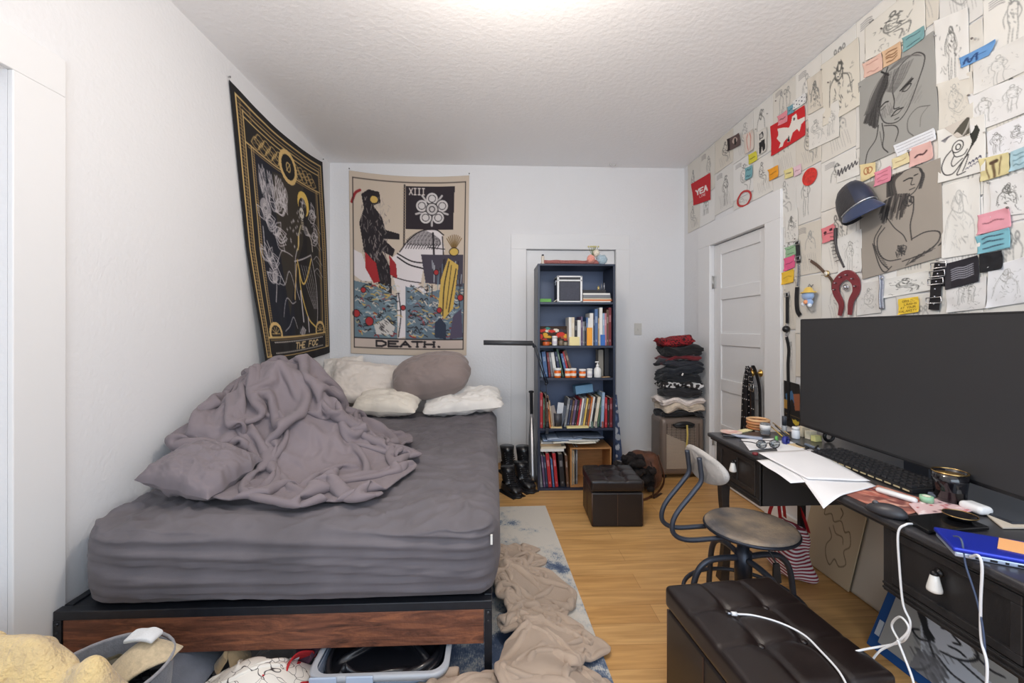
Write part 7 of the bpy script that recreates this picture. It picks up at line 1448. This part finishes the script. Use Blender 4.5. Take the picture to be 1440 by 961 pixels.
disc('red_disc', 1138.5, 248.5, 10.5, 12, 'round bright red paper disc pinned on the wall', 'paper disc', .010, mat((206, 52, 44), .7, 0, 60, .25))
disc('red_ring', 1046.5, 279.5, 10.5, 11.5, 'painted red ring cut out above the door frame', 'paper ring', .009, mat((190, 56, 54), .7), ringw=.76)
# small coloured notes
def note(quad, col, label, marks=3, mc=(110, 60, 70), off=.011, name='sticky_note', cat='sticky note', wd=1.1, fn=None, w=30, h=26):
    cv = Cv(w, h, col); R_ = random.Random(label)
    for k in range(marks): y = .25+.5*k/max(1, marks-1) if marks > 1 else .5; cv.curve([(.18, y+R_.uniform(-.04, .04)), (.35, y+R_.uniform(-.08, .08)), (.55, y+R_.uniform(-.08, .08)), (.8, y+R_.uniform(-.06, .04))], wd, mc, .7, 3)
    if fn: fn(cv)
    return wsheet(name, quad, cv, label, cat, 'small coloured notes on the right wall', off=off, curl=.012)
def fn_calm(cv):
    for t, y, x, w in (("ORSIL", .14, .20, .62), ("LAUGHS", .34, .28, .62), ("AT YOUR", .55, .10, .74), ("CALAMITY", .77, .04, .86)): cv.text(t, x, y, w, .12, 1.1, (112, 84, 24), .9)
note([(1264, 421), (1292, 417), (1293, 439), (1264, 443)], (238, 202, 64), 'bright yellow note with four lines of capital letters above the monitor', 0, fn=fn_calm, w=60, h=48)
note([(1105, 349), (1119, 343), (1120, 358), (1105, 363)], (150, 186, 150), 'pale green note topmost of three by the door frame', 2, (50, 80, 60))
note([(1103, 364), (1118, 358), (1118, 376), (1103, 382)], (226, 96, 140), 'hot pink note between the green and yellow ones by the door frame', 1, (120, 40, 70))
note([(1100, 384), (1117, 378), (1116, 397), (1099, 401)], (234, 190, 60), 'golden yellow note lowest of three by the door frame', 1, (150, 110, 30))
note([(1156, 322), (1174, 314), (1176, 336), (1157, 343)], (226, 130, 138), 'pink note with two dark eyes drawn on it', 1, (90, 40, 50), fn=lambda cv: (cv.ell(.25, .35, .12, .10, (70, 34, 40)), cv.ell(.7, .3, .12, .10, (70, 34, 40))))
note([(1376, 303), (1420, 291), (1423, 319), (1375, 331)], (226, 158, 170), 'wide pink note with a drawn string near the photo right edge', 1, (110, 60, 70))
note([(1373, 333), (1420, 320), (1422, 348), (1376, 358)], (124, 182, 196), 'bright blue note with handwriting under the wide pink one', 3, (40, 50, 70), off=.0105, wd=1.5)
note([(1231, 243), (1253, 233), (1254, 254), (1230, 263)], (222, 140, 158), 'pink note between the cream heart note and the pale yellow one', 3, (160, 80, 100))
note([(1210, 232), (1232, 228), (1231, 247), (1211, 257)], (226, 208, 158), 'cream note with an orange heart doodle above the cap', 0, off=.0118, fn=lambda cv: (cv.ell(.4, .45, .16, .2, (170, 110, 70), 1.6), cv.ell(.62, .45, .16, .2, (170, 110, 70), 1.6)))
note([(1255, 224), (1278, 214), (1280, 228), (1256, 238)], (224, 210, 166), 'pale yellow note tucked under the blush pink note', 1, (130, 90, 60), off=.0105)
note([(1279, 209), (1311, 198), (1313, 223), (1280, 236)], (222, 180, 172), 'blush pink note with one dark squiggle between the large sheets', 0, off=.012, fn=lambda cv: cv.curve([(.25, .58), (.4, .5), (.6, .55), (.75, .42)], 2, (70, 40, 44)))
note([(1257, 205), (1314, 180), (1318, 196), (1262, 221)], (226, 228, 232), 'white strip with rows of small printed dots between large sheets', 0, off=.0112, fn=lambda cv: [cv.line([(.06+.05*i, .2+.25*j), (.08+.05*i, .2+.25*j)], 1, (120, 120, 130), .8) for i in range(18) for j in range(3)], w=50, name='printed_strip', cat='paper strip')
note([(1214, 90), (1240, 74), (1242, 98), (1216, 110)], (224, 188, 172), 'peach note at the top left of the head drawing', 2, (170, 120, 110))
note([(1241, 73), (1267, 58), (1268, 82), (1243, 96)], (214, 180, 146), 'orange brown note with a sketch above the head drawing', 4, (120, 80, 50), wd=1.6)
note([(1270, 54), (1300, 36), (1300, 54), (1271, 74)], (122, 164, 166), 'teal note with handwriting at the top of the head drawing', 2, (40, 60, 70))
note([(1350, 84), (1398, 56), (1402, 62), (1386, 84), (1352, 96)][:4] if False else [(1350, 82), (1402, 55), (1392, 78), (1352, 96)], (104, 152, 204), 'blue cut paper with dark brush marks near the ceiling', 1, (34, 60, 110), fn=lambda cv: cv.curve([(.1, .8), (.2, .3), (.3, .8), (.5, .3), (.55, .9)], 2, (40, 70, 120)), name='blue_cutout', cat='paper cutout')
note([(1378, 224), (1419, 214), (1420, 244), (1380, 256)], (212, 200, 150), 'pale mustard note with a drawn hand', 0, fn=lambda cv: (cv.line([(.5, .95), (.46, .35)], 3, (110, 90, 64)), cv.line([(.4, .3), (.58, .25)], 4, (80, 60, 44)), cv.curve([(.2, .1), (.24, .5), (.3, .95)], 1.2, (120, 100, 70)), cv.curve([(.75, .1), (.7, .5), (.66, .9)], 1.2, (120, 100, 70))))
note([(1421, 214), (1446, 204), (1446, 234), (1421, 242)], (166, 196, 206), 'pale blue note with faint writing at the photo right edge', 3, (80, 110, 120))
note([(1053, 218), (1064, 212), (1065, 225), (1053, 232)], (214, 206, 66), 'small lime yellow note left of the red poster', 1, (60, 70, 30), w=16, h=18)
note([(1048, 237), (1058, 232), (1058, 249), (1048, 254)], (120, 172, 180), 'small teal note below the lime yellow one', 2, (50, 90, 100), w=16, h=18)
note([(1081, 239), (1094, 232), (1095, 248), (1082, 255)], (236, 160, 40), 'small orange note under the red poster', 1, (150, 90, 20), w=16, h=18)
note([(1103, 240), (1115, 235), (1116, 248), (1104, 252)], (226, 214, 150), 'small pale yellow note left of the red disc', 1, (60, 60, 60), w=16, h=18)
note([(1116, 236), (1127, 230), (1127, 244), (1117, 249)], (224, 192, 202), 'small pale pink note touching the red disc', 1, (160, 120, 130), w=16, h=18)
note([(1094, 164), (1107, 155), (1108, 171), (1095, 177)], (224, 140, 150), 'small pink note with a face over the red poster', 1, (70, 40, 50), w=18, h=18, off=.0125)
note([(1108, 151), (1116, 146), (1117, 158), (1108, 162)], (110, 160, 176), 'tiny teal note over the red poster top', 1, (60, 90, 100), w=14, h=16, off=.0125)
note([(1115, 143), (1133, 130), (1134, 144), (1116, 155)], (226, 226, 224), 'white note with black dots above the red poster', 0, off=.0125, fn=lambda cv: [cv.ell(.1+.2*i, .2+.2*j, .05, .05, (50, 60, 80)) for i in range(5) for j in range(4) if (i+j) % 2])
note([(1023, 196), (1040, 187), (1042, 204), (1024, 213)], (96, 78, 76), 'dark old photograph pinned under the ceiling', 0, fn=lambda cv: (cv.ell(.6, .4, .2, .25, (190, 170, 160)), cv.rect(.0, .0, .2, 1, (40, 30, 30)), cv.ell(.62, .5, .1, .3, (40, 34, 34))), name='photograph', cat='photo')
note([(1065, 186), (1079, 178), (1078, 212), (1066, 219)], (216, 212, 204), 'small sheet with a bold black boxy figure left of the red poster', 0, fn=lambda cv: (cv.poly([(.2, .15), (.6, .1), (.66, .35), (.26, .42)], (50, 50, 52)), cv.poly([(.3, .2), (.54, .17), (.56, .32), (.32, .36)], (190, 186, 180)), cv.poly([(.2, .5), (.8, .45), (.86, .9), (.6, .95), (.5, .7), (.36, 1), (.14, .95)], (36, 36, 38))), name='ink_drawing', cat='drawing')
note([(1046, 190), (1060, 181), (1060, 210), (1048, 217)], (218, 206, 196), 'small pinkish figure sketch left of the boxy figure', 0, fn=lambda cv: (cv.curve([(.4, .1), (.3, .4), (.4, .9)], 2, (206, 130, 116), .8), cv.curve([(.6, .1), (.7, .4), (.6, .9)], 2, (206, 130, 116), .8)), name='pencil_drawing', cat='drawing')
def fn_bk(cv):
    for k in range(6): cv.curve([(.2, .3+.08*k), (.4, .27+.08*k), (.6, .31+.08*k), (.85, .26+.08*k)], 1.2, (190, 190, 200), .8)
    cv.poly([(0, 0), (.15, 0), (.2, 1), (0, 1)], (60, 58, 62), .7)
note([(1328, 372), (1376, 359), (1378, 396), (1330, 408)], (36, 33, 40), 'glossy black sheet with silver handwriting above the monitor', 0, fn=fn_bk, w=56, h=40, name='black_print', cat='print')
note([(1378, 358), (1410, 352), (1411, 378), (1379, 384)], (26, 26, 30), 'plain black print beside the silver handwriting sheet', 0, name='black_print', cat='print', off=.010)
# dark poster low beside the monitor
cv = Cv(40, 90, (30, 27, 26)); R2 = random.Random(3)
cv.poly([(.1, .3), (.5, .18), (.8, .4), (.6, .55), (.2, .55)], (70, 110, 150)); cv.poly([(.6, .25), (1, .2), (1, .56), (.7, .6)], (150, 90, 60)); cv.poly([(.0, .42), (.3, .42), (.3, .62), (0, .62)], (170, 130, 60)); cv.ell(.5, .5, .16, .12, (26, 24, 24)); cv.rect(.1, .72, 1, .74, (110, 90, 60))
cv.poly([(.5, .80), (.6, .82), (.7, .79), (.82, .82), (.95, .80), (.9, .88), (.72, .92), (.56, .88)], (206, 180, 60))
wsheet('dark_poster', [(1103, 535), (1125, 541), (1126, 607), (1103, 597)], cv, 'dark poster with blue and gold shapes left of the monitor', cat='poster', off=.009)
# ---- things hung up
def wp(px, py, off=.02): return gx(px, py, XR-off)
# cap
cp = wp(1206, 300, .05); cap_ = thing('baseball_hat', (XR, cp.y, cp.z-.17), 'black and blue velvet cap with a silver trim hung on the wall', 'cap')
DN = mat((40, 38, 41), .75, 0, 7, .3, 120, .3, sheen=.15); BL = mat((24, 32, 54), .5, 0, 8, .6, sheen=.2)
def capd(p, n): return n*(fnoise(p.x*12, p.y*12, p.z*12)*.012)
c0 = wp(1203, 290, .055)
RX = Matrix.Translation(c0) @ Matrix.Rotation(math.radians(-26), 4, 'X')
m = M(RX); n = 26; pr = [(0, .135), (.03, .132), (.06, .116), (.082, .085), (.094, .045), (.099, 0), (.098, -.04), (.092, -.048)]
vs = []; 
for r_, z_ in pr:
    for k in range(n): a = 2*PI*k/n; rr = max(r_, .002)*(1+.03*fnoise(math.cos(a)*3, math.sin(a)*3, z_*20)); vs.append((rr*math.cos(a)*.52, rr*math.sin(a)*1.0, z_+.004*fnoise(a*3, z_*30)))
m.add(vs, [(i*n+k, i*n+(k+1) % n, (i+1)*n+(k+1) % n, (i+1)*n+k) for i in range(len(pr)-1) for k in range(n)]+[tuple(range(n))[::-1]])
m.mi = [1 if (i % n) in range(15, 24) else 0 for i in range(len(m.f))]; m.build('crown', [DN, BL], cap_)
m = M(RX); P = np.zeros((10, 22, 3))
for i in range(10):
    for j in range(22): a = PI*.86+ (PI*.84)*j/21; t = i/9; rr = .094+.048*t*math.sin(PI*(j+.5)/22)**.5; P[i, j] = (rr*math.cos(a)*.55*(1)-.004, rr*math.sin(a)*(1.0)+.0, -.040-.085*t*math.sin(PI*(j+.5)/22)**.5)
m.grid(P); m.build('visor', mat((34, 50, 86), .45, sheen=.2), cap_, solid=.004)
m = M(RX); m.tube([(.100*math.cos(a)*.54-.004, .102*math.sin(a), -.036) for a in [PI*.86+PI*.84*k/24 for k in range(25)]], .004, 6); m.build('silver_trim', mat((206, 210, 220), .3, .9, 300, .5), cap_)
m = M(RX); m.ball((0, 0, .116), .006); m.build('cap_button', DN, cap_)
pin(wp(1212, 258, .0)+Vector((-.002, 0, 0)), (-1, 0, 0), 'push pin holding the cap')
# straps and jewellery
def strap(pts, w, col, label, name='strap', cat='strap', chain=None, studs=0, buckle=None, off=.014):
    P_ = [wp(a, b, off) for a, b in pts]; sp_ = smooth_path(P_, 6); m = M(); m.ribbon(sp_, w, .004, (0, 1, 0))
    if studs:
        for i in range(1, len(sp_)-1, studs): m.ball(sp_[i]+Vector((-.003, 0, 0)), .004, 1, 6)
    o = m.build(name, [mat(col, .45), mat((200, 200, 204), .25, .95)], None, label, cat)
    if buckle:
        for bi in buckle: q = sp_[min(bi, len(sp_)-1)]; m = M(); m.tube([(q.x-.006, q.y+w*.75, q.z+.012), (q.x-.006, q.y-w*.75, q.z+.012), (q.x-.006, q.y-w*.75, q.z-.012), (q.x-.006, q.y+w*.75, q.z-.012)], .0025, 6, closed=True); m.build('buckle', mat((206, 206, 208), .25, .95), o)
    return o
def chain(pts, r, col, label, off=.014, parent=None, name='chain'):
    P_ = smooth_path([wp(a, b, off) for a, b in pts], 14); m = M()
    for i in range(0, len(P_)-1):
        q = (P_[i]+P_[i+1])/2; d_ = (P_[i+1]-P_[i]); L_ = d_.length*.75; d_.normalize(); sd = Vector((0, 1, 0)) if i % 2 else Vector((1, 0, 0)); sd = (sd-d_*sd.dot(d_)).normalized()
        m.tube([q+d_*(L_*math.cos(a))+sd*(r*math.sin(a)) for a in [2*PI*k/10 for k in range(10)]], r*.28, 5, closed=True)
    return m.build(name, mat(col, .25, .95), parent, None if parent else label, None if parent else 'chain')
s1 = strap([(1121, 340), (1122, 352), (1123, 370)], .030, (30, 28, 30), 'black collar strap with chain hanging left of the toy charm', 'collar', 'collar', buckle=[1, 10])
chain([(1123, 372), (1123, 388), (1122, 402)], .008, (176, 176, 180), '', parent=s1)
P_ = smooth_path([wp(a, b, .014) for a, b in [(1121, 404), (1120, 420), (1121, 436), (1125, 444)]], 6); m = M(); m.ribbon(P_, .030, .004, (0, 1, 0)); m.build('strap', mat((30, 28, 30), .45), s1)
s2 = strap([(1107, 412), (1107, 430), (1107, 455)], .024, (28, 28, 30), 'long black choker with a round ball, hanging beside the door frame', 'choker', 'choker', buckle=[1])
q = wp(1105.5, 463, .022); m = M(); m.ball(q, .022, n=18); m.build('ball', mat((24, 24, 26), .35), s2)
P_ = smooth_path([wp(a, b, .012) for a, b in [(1106, 474), (1109, 492), (1108, 515), (1109, 560), (1109, 590)]], 8); m = M(); m.ribbon(P_, .022, .004, (0, 1, 0)); m.build('strap', mat((28, 28, 30), .45), s2)
m = M()
for yy in (458, 470): q = wp(1106, yy, .016); m.tube([(q.x, q.y+.010*math.cos(a), q.z+.008*math.sin(a)) for a in [2*PI*k/14 for k in range(14)]], .0022, 6, closed=True)
m.build('ring', mat((200, 200, 204), .25, .95), s2)
w_ = strap([(1140, 367), (1150, 374), (1160, 384)], .016, (96, 74, 60), 'small gold wristwatch with a thin brown strap hung on the wall', 'wristwatch', 'watch')
P_ = smooth_path([wp(a, b, .014) for a, b in [(1165, 388), (1170, 396), (1171, 408)]], 6); m = M(); m.ribbon(P_, .014, .004, (0, 1, 0)); m.build('strap', mat((96, 74, 60), .45), w_)
q = wp(1163, 385, .014); m = M(); m.lathe((q.x, q.y, q.z), [(.018, 0), (.018, .006), (.014, .008)], 22, axis=Matrix.Rotation(-PI/2, 3, 'Y')); m.lathe((q.x-.0082, q.y, q.z), [(.0135, 0), (.0135, .0005)], 20, 1, axis=Matrix.Rotation(-PI/2, 3, 'Y')); m.build('watch_face', [mat((206, 180, 130), .25, 1), mat((232, 226, 214), .4)], w_)
P_ = smooth_path([wp(a, b, .012) for a, b in [(1175, 321), (1175, 340), (1179, 358), (1187, 376)]], 8); m = M(); m.tube(P_, [.009-.004*i/len(P_) for i in range(len(P_))], 8)
for i in range(5, len(P_)-4, 2): p0_ = P_[i]; m.tube([p0_, p0_+Vector((-.002, .034, .012-.001*i))], .0018, 5)
m.build('hair_comb', mat((60, 56, 58), .5), None, 'curved dark comb with thin teeth hung below the cap', 'comb')
# red studded collar
P_ = smooth_path([wp(a, b, .018) for a, b in [(1181, 444), (1183, 428), (1176, 412), (1176, 400), (1184, 390), (1194, 387), (1203, 396), (1204, 410), (1197, 424), (1195, 443)]], 6)
m = M(); n_ = len(P_)
vs = []
for i, p in enumerate(P_):
    t = (P_[min(i+1, n_-1)]-P_[max(i-1, 0)]).normalized(); sd = t.cross(Vector((1, 0, 0))).normalized(); w = .010+.016*math.sin(PI*i/(n_-1))**1.2
    for a, b in ((-1, -1), (1, -1), (1, 1), (-1, 1)): vs.append(p+sd*(a*w)+Vector((b*.004, 0, 0)))
m.add(vs, [(i*4+k, i*4+(k+1) % 4, i*4+4+(k+1) % 4, i*4+4+k) for i in range(n_-1) for k in range(4)]+[(3, 2, 1, 0), (n_*4-4, n_*4-3, n_*4-2, n_*4-1)], 0, False)
for i in range(14, n_-12, 5): m.lathe(P_[i]+Vector((-.005, 0, 0)), [(.006, 0), (.002, .010), (.0005, .014)], 8, 1, axis=Matrix.Rotation(-PI/2, 3, 'Y'))
rc = m.build('studded_collar', [mat((122, 24, 34), .5, sheen=.3), mat((206, 204, 206), .25, .95)], None, 'dark red collar with silver spikes hanging above the monitor', 'collar')
q = wp(1189, 404, .022); m = M(); m.tube([(q.x, q.y+.016*math.cos(a), q.z+.014*math.sin(a)) for a in [2*PI*k/16 for k in range(16)]], .0035, 6, closed=True); m.ball((q.x-.002, q.y, q.z), .009); m.build('ring', mat((206, 206, 210), .25, .95), rc)
chain([(1239, 388), (1240, 402), (1239, 418), (1240, 434)], .011, (186, 188, 196), 'silver chain hanging under the taupe drawing')
strap([(1322, 370), (1319, 388), (1316, 404), (1315, 420), (1313, 436)], .042, (32, 30, 33), 'wide black belt with silver eyelets hanging above the monitor', 'belt', 'belt', studs=4, buckle=[1, 5, 9, 19])
strap([(1330, 372), (1326, 390), (1323, 402)], .03, (40, 38, 42), 'short black belt end behind the wide eyelet belt', 'belt', 'belt', off=.008)
# toy charm: a plain little plush with a yellow hat
q = wp(1136, 418, .045); ty = thing('plush_charm', (XR, q.y, q.z-.06), 'small plush charm with a yellow hat and pale blue body', 'toy')
m = M(); m.ball((q.x, q.y, q.z+.008), .036, 0, 18, (.7, 1.15, .8)); m.ball((q.x, q.y-.01, q.z-.032), .024, 0, 14, (.8, 1, .9)); m.ball((q.x-.012, q.y-.03, q.z-.05), .012, 1, 10); m.ball((q.x-.012, q.y+.02, q.z-.04), .012, 1, 10); m.build('body', [mat((150, 176, 214), .8, sheen=.4), mat((226, 232, 240), .8)], ty)
m = M(); m.lathe((q.x, q.y-.004, q.z+.024), [(.046, 0), (.044, .005), (.028, .010), (.022, .026), (.010, .034), (.001, .035)], 22, sx=.75, sy=1.1); m.build('hat', mat((222, 186, 84), .8, sheen=.3), ty)
m = M(); m.ball((q.x-.018, q.y-.008, q.z-.030), .013, 0, 12); m.build('heart', mat((232, 156, 110), .7), ty)
m = M(); m.tube([(q.x+.012, q.y, q.z+.04), (XR-.006, q.y+.01, q.z+.075)], .002, 6); m.build('hanging_loop', mat((60, 60, 64), .5), ty)
for k, (px, py) in enumerate(((1105, 346), (1119, 336), (1175, 316), (1180, 108), (1166, 116), (1210, 122), (1316, 50), (1369, 54), (1374, 55), (1242, 392), (1140, 365), (1105, 408), (1320, 366), (1419, 292), (1216, 88), (1156, 98), (1092, 142), (1160, 165), (1392, 257), (1364, 134), (1387, 186), (1279, 212), (1241, 40), (1080, 160), (1064, 182))):
    pin(wp(px, py, .012), (-1, 0, 0), f'small push pin, {["first", "second", "third", "fourth", "fifth", "sixth", "seventh", "eighth", "ninth", "tenth", "eleventh", "twelfth", "thirteenth", "fourteenth", "fifteenth", "sixteenth", "seventeenth", "eighteenth", "nineteenth", "twentieth", "twenty-first", "twenty-second", "twenty-third", "twenty-fourth", "twenty-fifth"][sorted(range(25), key=lambda i: [1105, 1119, 1175, 1180, 1166, 1210, 1316, 1369, 1374, 1242, 1140, 1105.5, 1320, 1419, 1216, 1156, 1092, 1160, 1392, 1364, 1387, 1279, 1241, 1080, 1064][i]).index(k)]} from the left among the drawings', [(150, 148, 144), (120, 110, 104), (176, 172, 166)][k % 3], .0042)
